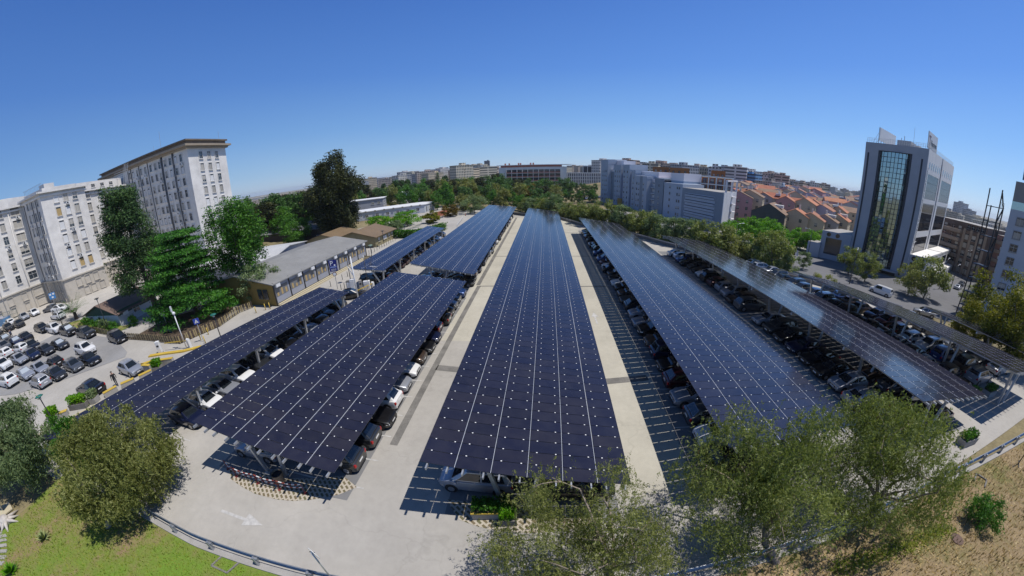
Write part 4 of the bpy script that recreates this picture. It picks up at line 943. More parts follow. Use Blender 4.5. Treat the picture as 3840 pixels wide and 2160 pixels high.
# green-trimmed kiosk house
ka=T(332,1212);kb=T(457,1224);kc=T(526,1209); kz=min(ka.z,kb.z)
ks=empty('kiosk',(kb.x,kb.y,kz),0,'white kiosk house with dark green gable trim beside the palm','kiosk')
u=(kb-ka); u.z=0; wN=Vector((-u.y,u.x,0)).normalized(); ln=u.length; u.normalize(); dpt=8.5
P=[(kb.x+wN.x*dpt,kb.y+wN.y*dpt),(kb.x,kb.y),(ka.x,ka.y),(ka.x+wN.x*dpt,ka.y+wN.y*dpt)]
P2=[(kb.x,kb.y),(kb.x+wN.x*dpt,kb.y+wN.y*dpt),(ka.x+wN.x*dpt,ka.y+wN.y*dpt),(ka.x,ka.y)]
M['green']=mat('dark_green_paint',(.012,.065,.045),.6); M['corrr']=mat('faded_brown_roof',(.16,.11,.085),.85,noise=[(.6,.15)])
kh=2.3
gwalls(ks,'wall',P2,kz-.3,kz+kh,kz+kh+1.5,mat('kiosk_wall',(.5,.52,.54),.8,noise=[(.5,.06)])); gable(ks,'roof',P2,kz+kh,kz+kh+1.6,M['corrr'],.5)
# green gable triangle on the end towards the lot (between a and b) and green eaves band
a_=Vector((ka.x-kb.x,ka.y-kb.y,0)); o_=-wN*.06; m_=a_/2
MB().face([tuple(o_+Vector((0,0,kh-.35))),tuple(o_+a_+Vector((0,0,kh-.35)) ),tuple(o_+a_+Vector((0,0,kh))),tuple(o_+m_+Vector((0,0,kh+1.42))),tuple(o_+Vector((0,0,kh)))][::-1]).build('gable_trim',M['green'],ks)
ub=u*.06; MB().face([tuple(ub+Vector((0,0,kh-.6))),tuple(ub+wN*dpt+Vector((0,0,kh-.6))),tuple(ub+wN*dpt+Vector((0,0,kh+.3))),tuple(ub+Vector((0,0,kh+.3)))]).build('eaves_trim',M['green'],ks)
MB().box((u.x*.3+wN.x*1.4,u.y*.3+wN.y*1.4,1.5),(.4,.9,.6),math.atan2(u.y,u.x)).build('air_conditioner',M['ac'],ks)
place_windows(ks,(kb.x+u.x*.03,kb.y+u.y*.03),(kb.x+wN.x*dpt,kb.y+wN.y*dpt),[kz+1.0],(.45,),1.3,1.0,['glass'],M['frame_w'],rw_,.08); place_windows(ks,(ka.x-wN.x*.03,ka.y-wN.y*.03),(kb.x,kb.y),[kz+1.0],(.2,),.8,.8,['glass'],M['frame_w'],rw_,.08)
# ------------------------------------------------------------ office tower on the avenue
GZ=-6.
TA=Vector((97.,68.9,0));TB=Vector((106.5,55.3,0)); fd=(TB-TA).normalized(); fn=Vector((fd.y,-fd.x,0)); rd=Vector((.963,.27,0)).normalized(); rn=Vector((rd.y,-rd.x,0)); FW=(TB-TA).length
M['tower']=mat('grey_stone_cladding',(.37,.39,.43),.75,noise=[(.4,.06),(9,.05)]); M['tower_l']=mat('sunlit_stone_cladding',(.82,.80,.76),.75,noise=[(.3,.07),(7,.05)])  # side stone lightened and warmed to stand in for full sun
M['mirror']=mat('mirror_glass',(.34,.44,.45),.015,.92); M['mirror_d']=mat('dark_mirror_glass',(.03,.035,.045),.03,.15,spec=.9); M['navy']=mat('dark_navy_metal',(.012,.018,.035),.35)
tw=empty('office_tower',(TA.x,TA.y,GZ),0,'tall grey office tower with mirrored glass front and sunlit white side, across the avenue','office tower')
P_=lambda a,o=0.: (TA.x+fd.x*a+fn.x*o,TA.y+fd.y*a+fn.y*o); Q_=lambda t,o=0.: (TB.x+rd.x*t+rn.x*o,TB.y+rd.y*t+rn.y*o)
ZR=29.6; gl,gr=.215*FW,.755*FW
ins=rd*1.2
mass(tw,'wall',[P_(0),P_(gl),(P_(gl)[0]+ins.x,P_(gl)[1]+ins.y),(P_(gr)[0]+ins.x,P_(gr)[1]+ins.y),P_(gr),P_(FW),Q_(20),(Q_(20)[0]-rn.x*1.2,Q_(20)[1]-rn.y*1.2),(Q_(22)[0]-rn.x*1.2,Q_(22)[1]-rn.y*1.2),Q_(22),Q_(44.8),(TA.x+rd.x*44.8,TA.y+rd.y*44.8)],GZ-2,ZR-1.9,M['tower'],M['tower'])
mass(tw,'parapet',[P_(-.02,.02),P_(FW,.02),Q_(44.8,.02),(TA.x+rd.x*44.8,TA.y+rd.y*44.8)],ZR-1.9,ZR,M['tower'],M['concrete'])
# side cladding, lightened in colour to carry the sunlight, 10 cm thick
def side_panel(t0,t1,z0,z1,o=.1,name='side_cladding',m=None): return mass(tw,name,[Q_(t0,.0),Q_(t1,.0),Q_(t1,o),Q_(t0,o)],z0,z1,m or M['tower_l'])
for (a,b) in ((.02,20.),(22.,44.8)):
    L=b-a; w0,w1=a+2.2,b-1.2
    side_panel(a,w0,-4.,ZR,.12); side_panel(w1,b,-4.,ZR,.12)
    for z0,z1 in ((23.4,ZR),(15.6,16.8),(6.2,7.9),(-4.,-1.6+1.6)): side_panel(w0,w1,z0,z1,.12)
    for z0,z1 in ((16.8,23.4),(7.9,15.6),(0.,6.2)):
        gm=mass(tw,'window_wall',[Q_(w0,.0),Q_(w1,.0),Q_(w1,.03),Q_(w0,.03)],z0,z1,M['mirror_d']); mm=MB()
        k=11
        for i in range(1,k): q=Q_(w0+(w1-w0)*i/k,.05); mm.beam((q[0]-TA.x,q[1]-TA.y,z0-GZ),(q[0]-TA.x,q[1]-TA.y,z1-GZ),.09,.06)
        for j in range(1,3): a_=Q_(w0,.05);b_=Q_(w1,.05); zz=z0+(z1-z0)*j/3-GZ; mm.beam((a_[0]-TA.x,a_[1]-TA.y,zz),(b_[0]-TA.x,b_[1]-TA.y,zz),.06,.09)
        mm.build('mullion',M['navy'],gm)
    for i in range(6):
        q=Q_(w0+.6+(w1-w0-1.2)*i/5,.13); MB().disc((q[0]-TA.x,q[1]-TA.y,25.6-GZ),.72,rn,18,.04,0,None,1.35).build('oval_window',M['mirror_d'],tw)
# bowed mirror front: eight columns, twenty-three rows of panes
n=8; fr=MB(); gb_=[]
def bow(i): s=i/n; return P_(gl+.55+(gr-gl-1.1)*s,-.75+1.15*math.sin(PI*s))
gz0,gz1=-3.6,27.5
gm=MB(); rows_=23
for i in range(n):
    a,b=bow(i),bow(i+1)
    for j in range(rows_):
        za=gz0+(gz1-gz0)*j/rows_+.04;zb=gz0+(gz1-gz0)*(j+1)/rows_-.04; jx=rnd.uniform(-.004,.004);jy=rnd.uniform(-.004,.004)
        ax,ay,bx,by=a[0]-TA.x,a[1]-TA.y,b[0]-TA.x,b[1]-TA.y
        gm.face([(ax+fn.x*jx,ay+fn.y*jx,za-GZ),(bx+fn.x*jy,by+fn.y*jy,za-GZ),(bx-fn.x*jx,by-fn.y*jx,zb-GZ),(ax-fn.x*jy,ay-fn.y*jy,zb-GZ)])
go=gm.build('mirror_glass_front',M['mirror'],tw)
mu=MB()
for i in range(n+1): a=bow(i); mu.beam((a[0]-TA.x,a[1]-TA.y,gz0-GZ),(a[0]-TA.x,a[1]-TA.y,gz1-GZ),.12,.12)
for j in range(rows_+1):
    z=gz0+(gz1-gz0)*j/rows_-GZ
    for i in range(n): a,b=bow(i),bow(i+1); mu.beam((a[0]-TA.x,a[1]-TA.y,z),(b[0]-TA.x,b[1]-TA.y,z),.1,.1)
for (i,j) in ((1,22),(5,22),(2,20),(5,20),(2,18),(5,18),(3,16),(1,15),(4,13),(2,11),(5,11),(3,8),(6,7),(1,5),(4,3)):
    a,b=bow(i),bow(i+1)
    for z in (gz0+(gz1-gz0)*j/rows_,gz0+(gz1-gz0)*(j+1)/rows_): mu.beam((a[0]-TA.x+fn.x*.03,a[1]-TA.y+fn.y*.03,z-GZ),(b[0]-TA.x+fn.x*.03,b[1]-TA.y+fn.y*.03,z-GZ),.24,.16)
mu.build('glazing_bars',M['navy'],go)
for a,b in ((gl,gl+.55),(gr-.55,gr)): mass(tw,'front_reveal',[P_(a,.01),P_(b,.01),P_(b,-1.),P_(a,-1.)],gz0-.1,gz1+.1,M['navy'])
mass(tw,'front_back',[P_(gl,-1.0),P_(gr,-1.0),P_(gr,-1.15),P_(gl,-1.15)],gz0,gz1+.2,M['navy'])
for a in (.055,.915): mass(tw,'dark_strip',[P_(a*FW-.24,.05),P_(a*FW+.24,.05),P_(a*FW+.24,-.05),P_(a*FW-.24,-.05)],-4.6,26.8,M['navy'])
mass(tw,'entrance_glass',[P_(3.5,.1),P_(FW-2.5,.1),P_(FW-2.5,-.02),P_(3.5,-.02)],GZ+.2,-4.1,M['navy'])
mass(tw,'entrance_canopy',[P_(3.2,1.6),P_(FW-2.2,1.6),P_(FW-2.2,.0),P_(3.2,.0)],-4.1,-3.7,M['tower'])
# podium wings
mass(tw,'podium_wall',[P_(-8.6,.6),P_(-.05,.6),(P_(0)[0]+rd.x*14,P_(0)[1]+rd.y*14),(P_(-8.6)[0]+rd.x*14,P_(-8.6)[1]+rd.y*14)],GZ-1,3.3,M['tower'],M['concrete'])
mass(tw,'podium_wall',[P_(-12.2,1.5),P_(-8.5,1.5),(P_(-8.6)[0]+rd.x*10,P_(-8.6)[1]+rd.y*10),(P_(-12.2)[0]+rd.x*10,P_(-12.2)[1]+rd.y*10)],GZ-1,-.6,M['tower'],M['concrete'])
mass(tw,'podium_window',[P_(-7.2,.66),P_(-2.6,.66),P_(-2.6,.55),P_(-7.2,.55)],-3.4,1.4,M['mirror_d'])
for a in (-6.6,-4.0): q=P_(a,.64); MB().disc((q[0]-TA.x,q[1]-TA.y,2.35-GZ),.62,fn,18,.06).build('round_window',M['mirror_d'],tw)
KC=(109.2+fn.x*.0,51.4); KR=lambda t,o=0.: (KC[0]+rd.x*t+rn.x*o,KC[1]+rd.y*t+rn.y*o)
mass(tw,'podium_wall',[P_(FW+.02,.6),(KC[0]+fn.x*.6,KC[1]+fn.y*.6),KR(24.),(Q_(24)[0],Q_(24)[1])],GZ-1,1.9,M['tower'],M['tower_l'])
mass(tw,'podium_wall',[Q_(25.2),KR(25.2),KR(49),Q_(49)],GZ-1,1.9,M['tower'],M['tower_l'])
mass(tw,'podium_window',[P_(FW+.6,.66),P_(FW+3.9,.66),P_(FW+3.9,.55),P_(FW+.6,.55)],-5.0,-.2,M['mirror_d'])
for a in (1.3,3.6): q=P_(FW+a,.64); MB().disc((q[0]-TA.x,q[1]-TA.y,.9-GZ),.62,fn,18,.06).build('round_window',M['mirror_d'],tw)
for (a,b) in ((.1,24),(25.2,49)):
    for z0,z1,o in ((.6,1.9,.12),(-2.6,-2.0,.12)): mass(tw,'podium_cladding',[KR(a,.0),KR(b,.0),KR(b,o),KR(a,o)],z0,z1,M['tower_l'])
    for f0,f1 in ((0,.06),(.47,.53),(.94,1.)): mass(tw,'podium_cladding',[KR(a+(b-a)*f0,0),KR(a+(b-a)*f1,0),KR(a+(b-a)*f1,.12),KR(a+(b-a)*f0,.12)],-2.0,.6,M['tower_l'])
    for f0,f1 in ((.06,.47),(.53,.94)): mass(tw,'podium_window',[KR(a+(b-a)*f0,0),KR(a+(b-a)*f1,0),KR(a+(b-a)*f1,.04),KR(a+(b-a)*f0,.04)],-2.0,.6,M['mirror_d'])
    for i in range(9): q=KR(a+1.2+(b-a-2.4)*i/8,.13); MB().disc((q[0]-TA.x,q[1]-TA.y,1.25-GZ),.36,rn,14,.04,0,None,1.2).build('oval_window',M['mirror_d'],tw)
mass(tw,'lower_podium',[KR(-.3,2.2),KR(52,2.2),KR(52,.0),KR(-.3,.0)],GZ-1,-3.0,M['tower_l'])
for i in range(9): t=8+i*4.6; mass(tw,'slot_window',[KR(t,2.26),KR(t+1.2,2.26),KR(t+1.2,2.15),KR(t,2.15)],GZ+.4,-3.8,M['mirror_d'])
# roof: plant house, railings, two hoardings, lettering
rp=lambda a,t:(TA.x+fd.x*a+rd.x*t,TA.y+fd.y*a+rd.y*t)
mass(tw,'plant_house',[rp(7.4,3),rp(11,3),rp(11,9),rp(7.4,9)],ZR,ZR+1.7,M['tower'],M['concrete']); mass(tw,'plant_house',[rp(11.2,4),rp(13,4),rp(13,9),rp(11.2,9)],ZR,ZR+.9,M['white'])
for a,h in ((8.2,2.4),(9.0,3.0),(11.5,5.5)): q=rp(a,4); MB().tube([(q[0]-TA.x,q[1]-TA.y,ZR-GZ),(q[0]-TA.x,q[1]-TA.y,ZR+h-GZ)],.1 if h<4 else .04,6).build('flue' if h<4 else 'aerial',M['steel'],tw)
rl=MB()
for a,b in ((P_(.3,-.3),P_(FW-.3,-.3)),(Q_(.3,-.3),Q_(44,-.3))):
    k=26
    for i in range(k+1): q=lerp(a,b,i/k); rl.beam((q[0]-TA.x,q[1]-TA.y,ZR-GZ),(q[0]-TA.x,q[1]-TA.y,ZR+1.25-GZ),.05)
    for z in (.45,.85,1.25): rl.beam((a[0]-TA.x,a[1]-TA.y,ZR+z-GZ),(b[0]-TA.x,b[1]-TA.y,ZR+z-GZ),.05)
rl.build('roof_railing',M['white'],tw)
a,b=rp(2.9,1.5),rp(2.9,17); hd=mass(tw,'hoarding',[a,b,(b[0]+fd.x*.2,b[1]+fd.y*.2),(a[0]+fd.x*.2,a[1]+fd.y*.2)],ZR+.9,ZR+4.4,M['white']); hf=MB()
for i in range(7): q=lerp(a,b,i/6); hf.beam((q[0]-TA.x-fd.x*.1,q[1]-TA.y-fd.y*.1,ZR-GZ),(q[0]-TA.x-fd.x*.1,q[1]-TA.y-fd.y*.1,ZR+4.4-GZ),.1); hf.beam((q[0]-TA.x-fd.x*.1,q[1]-TA.y-fd.y*.1,ZR+3-GZ),(q[0]-TA.x-fd.x*1.6,q[1]-TA.y-fd.y*1.6,ZR-GZ),.08)
hf.build('hoarding_frame',M['steel'],tw)
a,b=Q_(.3,-.4),Q_(12.5,-.4); mass(tw,'sign_board',[a,b,(b[0]-rn.x*.25,b[1]-rn.y*.25),(a[0]-rn.x*.25,a[1]-rn.y*.25)],ZR+.35,ZR+4.6,M['white'])
M['letter']=mat('black_lettering',(.012,.014,.02),.5); M['letter_w']=mat('white_lettering',(.8,.8,.8),.5); M['letter_r']=mat('dark_red_lettering',(.12,.01,.02),.5)
def text(name,body,size,origin,xv,yv,m,parent=None,align='LEFT',sx=1.):
    c=bpy.data.curves.new(name,'FONT'); c.body=body; c.size=size; c.extrude=.012; c.align_x=align; c.materials.append(m)
    o=bpy.data.objects.new(name,c); COL.objects.link(o); xv=Vector(xv).normalized();yv=Vector(yv).normalized();zv=xv.cross(yv)
    dg=bpy.context.evaluated_depsgraph_get(); dg.update(); me=bpy.data.meshes.new_from_object(o.evaluated_get(dg)); bpy.data.objects.remove(o); me.name=name; me.materials.clear(); me.materials.append(m)
    mm=Matrix((xv*sx,yv,zv)).transposed().to_4x4(); mm.translation=Vector(origin)-(Vector(parent.location) if parent else Vector())
    o=bpy.data.objects.new(name,me); COL.objects.link(o)
    if parent: o.parent=parent
    o.matrix_local=mm
    return o
q=Q_(2.6,.0-.38+.0); text('sign_lettering','Hipotema',2.3,(Q_(3.2,-.37)[0],Q_(3.2,-.37)[1],ZR+1.2),rd,(0,0,1),M['letter'],tw,sx=.92)
text('sign_emblem','T',4.2,(Q_(.7,-.36)[0],Q_(.7,-.36)[1],ZR+.75),rd,(0,0,1),M['letter_r'],tw)
q=Q_(1.55,.14); text('wall_lettering','FASTEST GROWING COMPANY IN PORTUGAL',1.35,(q[0],q[1],-1.),(0,0,1),-rd,M['letter'],tw,sx=.92)
# ------------------------------------------------------------ neighbours at the right edge
rb2=empty('office_block',(100.4,30.8,GZ),0,'pale blue-grey office block with square framed windows, cut by the right frame edge','office block')
RA,RBb=Vector((100.4,30.8,0)),Vector((109.5,17.8,0)); rv=(RBb-RA).normalized(); rin=Vector((.965,.262,0))
M['rblk']=mat('blue_grey_rendered_wall',(.40,.45,.52),.85,noise=[(.3,.05)]); M['rblk_d']=mat('taupe_rendered_wall',(.24,.24,.245),.85)
pts=[(RA.x,RA.y),(RBb.x,RBb.y),(RBb.x+rin.x*20,RBb.y+rin.y*20),(RA.x+rin.x*20,RA.y+rin.y*20)]
mass(rb2,'wall',pts,GZ-1,18.2,M['rblk']); mass(rb2,'ribbon_window',[(RA.x,RA.y),(RBb.x,RBb.y),(RBb.x+rin.x*19,RBb.y+rin.y*19),(RA.x+rin.x*19,RA.y+rin.y*19)],18.2,19.8,M['mirror']); mass(rb2,'top_wall',pts,19.8,23.8,M['rblk_d'])
place_windows(rb2,RA,RBb,[-4+2.75*i for i in range(8)],(.16,.50,.84),1.55,1.5,['glass','half','blind'],M['rblk_d'],rnd,.1); place_windows(rb2,RA,RBb,[21.2],(.4,.6,.8),1.5,1.2,['glass'],M['rblk_d'],rnd,.05)
mass(rb2,'roof_sign',[(RA.x+rv.x*1.2,RA.y+rv.y*1.2),(RBb.x,RBb.y),(RBb.x+rin.x*.3,RBb.y+rin.y*.3),(RA.x+rv.x*1.2+rin.x*.3,RA.y+rv.y*1.2+rin.y*.3)],24.3,28.6,mat('blue_sign_board',(.10,.16,.27),.5))
q=RA+rv*2.6-rin*.02; text('sign_lettering','A',2.6,(q.x,q.y,25.2),rv,(0,0,1),M['letter_w'],rb2)
ms=empty('stair_mast',(94.6,32.2,GZ),0,'tall black lattice stair tower standing against the blue-grey office block','lattice tower')
lm=MB(); w_=1.3
for sx_,sy_ in ((-1,-1),(1,-1),(1,1),(-1,1)): lm.beam((sx_*w_,sy_*w_,0),(sx_*w_,sy_*w_,27.2 if sx_<0 else 24),.2,.2)
lm.build('mast_leg',M['blackmetal'],ms)
for i in range(9):
    z=i*2.95+.1; MB().box((0,0,z),(2.7,2.7,.12)).build('landing',M['blackmetal'],ms)
    fl=MB(); s_=1 if i%2 else -1; fl.beam((-s_*1.2,-1.3,z+.1),(s_*1.2,-1.3,z+2.95),.24,.16); fl.build('stair_flight',M['blackmetal'],ms); fl=MB(); fl.beam((-1.3,-1.32,z+1.1),(1.3,-1.32,z+1.1),.05)
    for k in range(5): fl.beam((-1.3+k*.65,-1.32,z+.1),(-1.3+k*.65,-1.32,z+1.1),.04)
    fl.build('railing',M['blackmetal'],ms)
M['brownapt']=mat('brown_brick_wall',(.16,.11,.085),.85,noise=[(.5,.1)]); M['tanapt']=mat('tan_balcony_band',(.30,.24,.19),.85,noise=[(.4,.06)])
ba=empty('apartment_building',(150,66,GZ),0,'brown apartment building with pale balcony bands between the tower podium and the office block','apartment building')
b0,b1,b2=(158,78),(151.2,60.5),(146.5,49.6)
mass(ba,'wall',[b0,b1,b2,(165,45),(176,72)],GZ-1,9.6,M['brownapt']); mass(ba,'attic',[(159,77),(152.2,60.5),(148,51),(165,47),(175,72)],9.6,12.0,M['brownapt'],M['concrete'])
for i in range(5):
    z=-2.9+i*2.75; cornice(ba,b0,b1,z,1.1,1.15,M['tanapt'],'balcony')
    place_windows(ba,b0,b1,[z+1.15],(.15,.35,.55,.75,.92),1.5,1.3,['glass','half'],M['brownapt'],rnd,.04)
for i in range(4): z=lerp(b1,b2,(i+.15)/3.6); cornice(ba,z,lerp(b1,b2,(i+.15)/3.6+.09),GZ,.25,16.,M['tanapt'],'pier')
place_windows(ba,b1,b2,[-4.4+2.75*i for i in range(5)],(.20,.48,.76),1.9,1.9,['blind','half'],M['brownapt'],rnd,.06)
place_windows(ba,(152.2,60.5),(148,51),[10.1],(.2,.4,.6,.8),1.6,1.3,['glass'],M['brownapt'],rnd,.04)
pk=empty('apartment_building',(148,46,GZ),0,'salmon pink apartment building in the gap beside the lattice stair tower','apartment building')
p0_,p1_=(151,48.6),(146,34.5); M['salmon']=mat('salmon_wall',(.36,.20,.16),.85,noise=[(.4,.07)])
mass(pk,'wall',[p0_,p1_,(168,30),(172,46)],GZ-1,10.8,M['salmon'],M['concrete'])
for i in range(5): cornice(pk,p0_,p1_,-3.2+i*2.8,.9,1.05,M['tanapt'],'balcony'); place_windows(pk,p0_,p1_,[-2.1+i*2.8],(.2,.5,.8),1.5,1.3,['glass','white'],M['salmon'],rnd,.04)
# ------------------------------------------------------------ staggered blue-grey apartment blocks along the avenue
ap=empty('apartment_complex',(78.3,111,GZ),0,'staggered blue-grey apartment complex stepping up along the avenue, with ochre and violet bays','apartment building')
E1=Vector((-.174,.985,0));E2=Vector((.985,.174,0)); A0=Vector((78.3,111,0)); ts=lambda t,s:(A0.x+E1.x*t+E2.x*s,A0.y+E1.y*t+E2.y*s)
M['ap_d']=mat('slate_blue_wall',(.23,.275,.33),.85,noise=[(.4,.05)]); M['ap_m']=mat('blue_grey_wall',(.39,.45,.53),.85,noise=[(.3,.05)]); M['ap_l']=mat('pale_grey_wall',(.56,.58,.62),.85,noise=[(.3,.05)]); M['ap_w']=mat('pinkish_white_wall',(.74,.70,.72),.85); M['ap_v']=mat('violet_wall',(.07,.08,.30),.8); M['ap_o']=mat('ochre_wall',(.36,.23,.05),.85)
def blk(t0,t1,s0,s1,z,m,top=1.2,name='block_wall'):
    P=[ts(t0,s0),ts(t1,s0),ts(t1,s1),ts(t0,s1)]; mass(ap,name,P,GZ-2,z,m,M['concrete'])
    if top: mass(ap,'parapet',offpoly(P,.06),z-top,z+.25,M['ap_w'] if s0>=2 else m)
end=(93.7,124.)
mass(ap,'block_wall',[ts(0,0),ts(24.4,0),ts(24.4,14),(end[0]-6,end[1]+8),end],GZ-2,9.6,M['ap_d'],M['concrete'])
mass(ap,'end_wall',[(A0.x+.15,A0.y-.18),(end[0]+.15,end[1]-.18),(end[0],end[1]),(A0.x,A0.y)],GZ+2.6,9.6,M['ap_l']); mass(ap,'end_base',[lerp(A0,end,.55),(end[0]+.1,end[1]-.1),end,lerp(A0,end,.55)],GZ-2,GZ+2.6,M['ap_o']) if False else None
q0=lerp((A0.x,A0.y),end,.5); mass(ap,'end_base',[(q0[0]+.15,q0[1]-.18),(end[0]+.15,end[1]-.18),end,q0],GZ-2,GZ+2.6,M['ap_o'])
# sunk balcony field: pale strips with dark gaps
mass(ap,'balcony_field',[ts(4.2,-.05),ts(22.3,-.05),ts(22.3,.05),ts(4.2,.05)],-4.2,7.6,M['ap_m'])
for i in range(5):
    z=-3.9+i*2.35
    mass(ap,'dark_gap',[ts(4.3,-.08),ts(22.2,-.08),ts(22.2,.0),ts(4.3,.0)],z+1.55,z+1.8,M['navy']); mass(ap,'dark_gap',[ts(4.3,-.08),ts(22.2,-.08),ts(22.2,.0),ts(4.3,.0)],z+.55,z+.75,M['navy']); mass(ap,'balcony',[ts(4.3,-.5),ts(22.2,-.5),ts(22.2,.0),ts(4.3,.0)],z+.75,z+1.55,M['ap_m'])
for i in range(4): c=lerp((A0.x,A0.y),end,.62); z=-3.6+i*2.9; MB().box((c[0]-A0.x+.7,c[1]-A0.y-.8,z-GZ+2.6),(2.6,1.5,.18),math.atan2(end[1]-A0.y,end[0]-A0.x)).build('end_balcony',M['ap_w'],ap)
place_windows(ap,A0,end,[-1.6+2.9*i for i in range(4)],(.62,),1.6,1.6,['glass'],M['ap_l'],rnd,.25)
blk(24.5,38,0,12,10.8,M['ap_m']); blk(29,38.5,4,14,15.3,M['ap_m'],3.2); blk(38.2,39.2,1,9,12.,M['navy'],0); blk(39.3,46.5,.5,12,12.4,M['ap_d']); blk(46.6,52.8,3.2,11,11.8,M['ap_w']); blk(52.9,64,0,12,13,M['ap_m']); blk(57,59.5,-.1,11.9,13.1,M['ap_d'],0)
blk(50,68,5,14,15.3,M['ap_m'],2.4); blk(66,70,1,12,15.6,M['ap_m']); blk(70.1,72.6,2.5,12,14.8,M['ap_v'],0); blk(72.7,80,1.2,13,18.8,M['ap_m'],2.6); blk(80.1,82.6,2.5,12,15,M['ap_v'],0); blk(82.7,91,1.2,13,18.6,M['ap_m'],2.6); blk(91.1,97,2.4,13,16.,M['ap_d']); blk(88,104,6,14,21.2,M['ap_l'],3.); blk(97.1,107,0,13,22.,M['ap_m'],2.6)
mass(ap,'ochre_bay',[ts(79.5,.2),ts(84,.2),ts(84,1.),ts(79.5,1.)],GZ-2,-.5,M['ap_o'])
def apwin(t,s,zs,w=1.0,h=1.3,st=('glass','half')):
    a=ts(t+.001,s-.02);b=ts(t-1,s-.02); place_windows(ap,a,b,zs,(0,),w,h,list(st),M['ap_m'],rnd,.06)
for t,s in ((26.5,0),(28,0),(33.5,0),(43,.5),(56,0),(60.5,0),(62.5,0),(68,1),(75,1.2),(78.5,1.2),(84,1.2),(86.5,1.2),(89.5,1.2),(99,0),(101,0),(104,0)): apwin(t,s,[-3.+2.9*i for i in range(5 if t<66 else 7)],.9,1.2)
for i in range(5): apwin(51,3.2,[-3.4+2.9*i],2.6,1.9,('white',)); apwin(48,3.2,[-3.4+2.9*i],1.2,1.9,('glass',)); mass(ap,'balcony',[ts(46.7,2.1),ts(52.7,2.1),ts(52.7,3.2),ts(46.7,3.2)],-4.3+2.9*i,-3.6+2.9*i,M['ap_m'])
fr_=MB(); c0_=Vector((*lerp((A0.x,A0.y),end,.15),0)); c1_=Vector((*end,0)); off_=Vector((-3,4,0))
for c in (c0_,c0_.lerp(c1_,.5),c1_): fr_.beam((c.x-A0.x,c.y-A0.y,9.6-GZ),(c.x-A0.x,c.y-A0.y,14.2-GZ),.6,.6)
fr_.beam((c0_.x-A0.x,c0_.y-A0.y,14-GZ),(c1_.x-A0.x,c1_.y-A0.y,14-GZ),.6,.6); fr_.build('roof_pergola',M['ap_w'],ap)
# ochre-orange blocks behind with white balcony frames
M['orange']=mat('burnt_orange_wall',(.33,.14,.045),.85,noise=[(.3,.05)])
for j,(a0,a1,D,z1,lab) in enumerate(((23.8,26.4,215,18.6,'burnt orange apartment block, left one, behind the blue-grey complex'),(26.5,29.6,205,18.4,'burnt orange apartment block, middle one, behind the blue-grey complex'),(33.0,35.2,185,18.0,'burnt orange apartment block, right one, taller than its grey neighbours'))):
    pA=(D*math.sin(R(a0)),D*math.cos(R(a0)));pB=((D-3)*math.sin(R(a1)),(D-3)*math.cos(R(a1))); g_=empty('apartment_building',(pA[0],pA[1],hzf(*pA)),0,lab,'apartment building')
    k=1+14/D; mass(g_,'wall',[pA,pB,(pB[0]*k,pB[1]*k),(pA[0]*k,pA[1]*k)],hzf(*pA)-6,z1,M['orange'],M['concrete']); place_windows(g_,pA,pB,[z1-3,z1-6,z1-9],(.2,.5,.8),1.2,1.3,['half','glass'],M['orange'],rnd,.05)
g_=empty('apartment_building',(172*math.sin(R(30.5)),172*math.cos(R(30.5)),hzf(87,148)),0,'low orange and violet apartment row with open white balcony frames above the blue-grey complex','apartment building')
pA=(172*math.sin(R(29.2)),172*math.cos(R(29.2)));pB=(160*math.sin(R(36.4)),160*math.cos(R(36.4))); mass(g_,'wall',[pA,pB,(pB[0]*1.08,pB[1]*1.08),(pA[0]*1.08,pA[1]*1.08)],hzf(87,148)-6,14.6,M['orange'],M['concrete'])
fb=MB(); L_=g_.location; nrm=Vector((-.5,-.85,0))
for i in range(7):
    q=lerp(pA,pB,i/6); fb.beam((q[0]-L_.x+nrm.x,q[1]-L_.y+nrm.y,0),(q[0]-L_.x+nrm.x,q[1]-L_.y+nrm.y,15-L_.z),.45,.45)
for z in (8.6,11.6,15.): fb.beam((pA[0]-L_.x+nrm.x,pA[1]-L_.y+nrm.y,z-L_.z),(pB[0]-L_.x+nrm.x,pB[1]-L_.y+nrm.y,z-L_.z),.4,.4)
fb.build('balcony_frame',M['white'],g_); place_windows(g_,pA,pB,[12.2,9.2],(.08,.25,.42,.58,.75,.92),1.6,1.8,['glass','half'],M['ap_v'],rnd,.05)
# ------------------------------------------------------------ red-striped slab and grid-fronted block at the far end
def face_pts(a0,a1,D0,D1): return (D0*math.sin(R(a0)),D0*math.cos(R(a0))),(D1*math.sin(R(a1)),D1*math.cos(R(a1)))
pA,pB=face_pts(-1.6,9.75,300,296); sl_=empty('apartment_slab',(pA[0],pA[1],0),0,'long low slab building with red and white balcony bands behind the far trees','apartment building')
M['redband']=mat('brick_red_band',(.38,.13,.085),.85); M['slabw']=mat('off_white_wall',(.68,.68,.66),.85,noise=[(.2,.05)])
mass(sl_,'wall',[pA,pB,(pB[0],pB[1]+14),(pA[0],pA[1]+14)],-8,18.2,M['slabw'],M['concrete'])
for i in range(5):
    z=15.3-i*3.5; a_,b_=lerp(pA,pB,.11),lerp(pA,pB,.905)
    cornice(sl_,a_,b_,z-2.5,1.3,.25,M['slabw'],'balcony_slab'); cornice(sl_,a_,b_,z-2.2,1.25,.85,M['redband'],'balcony_front'); cornice(sl_,a_,b_,z-1.3,.05,2.1,M['winglass'],'window_band')
for i in range(11): q=lerp(pA,pB,.11+.0795*i); cornice(sl_,q,lerp(pA,pB,.11+.0795*i+.006),-2,1.35,18.,M['slabw'],'divider')
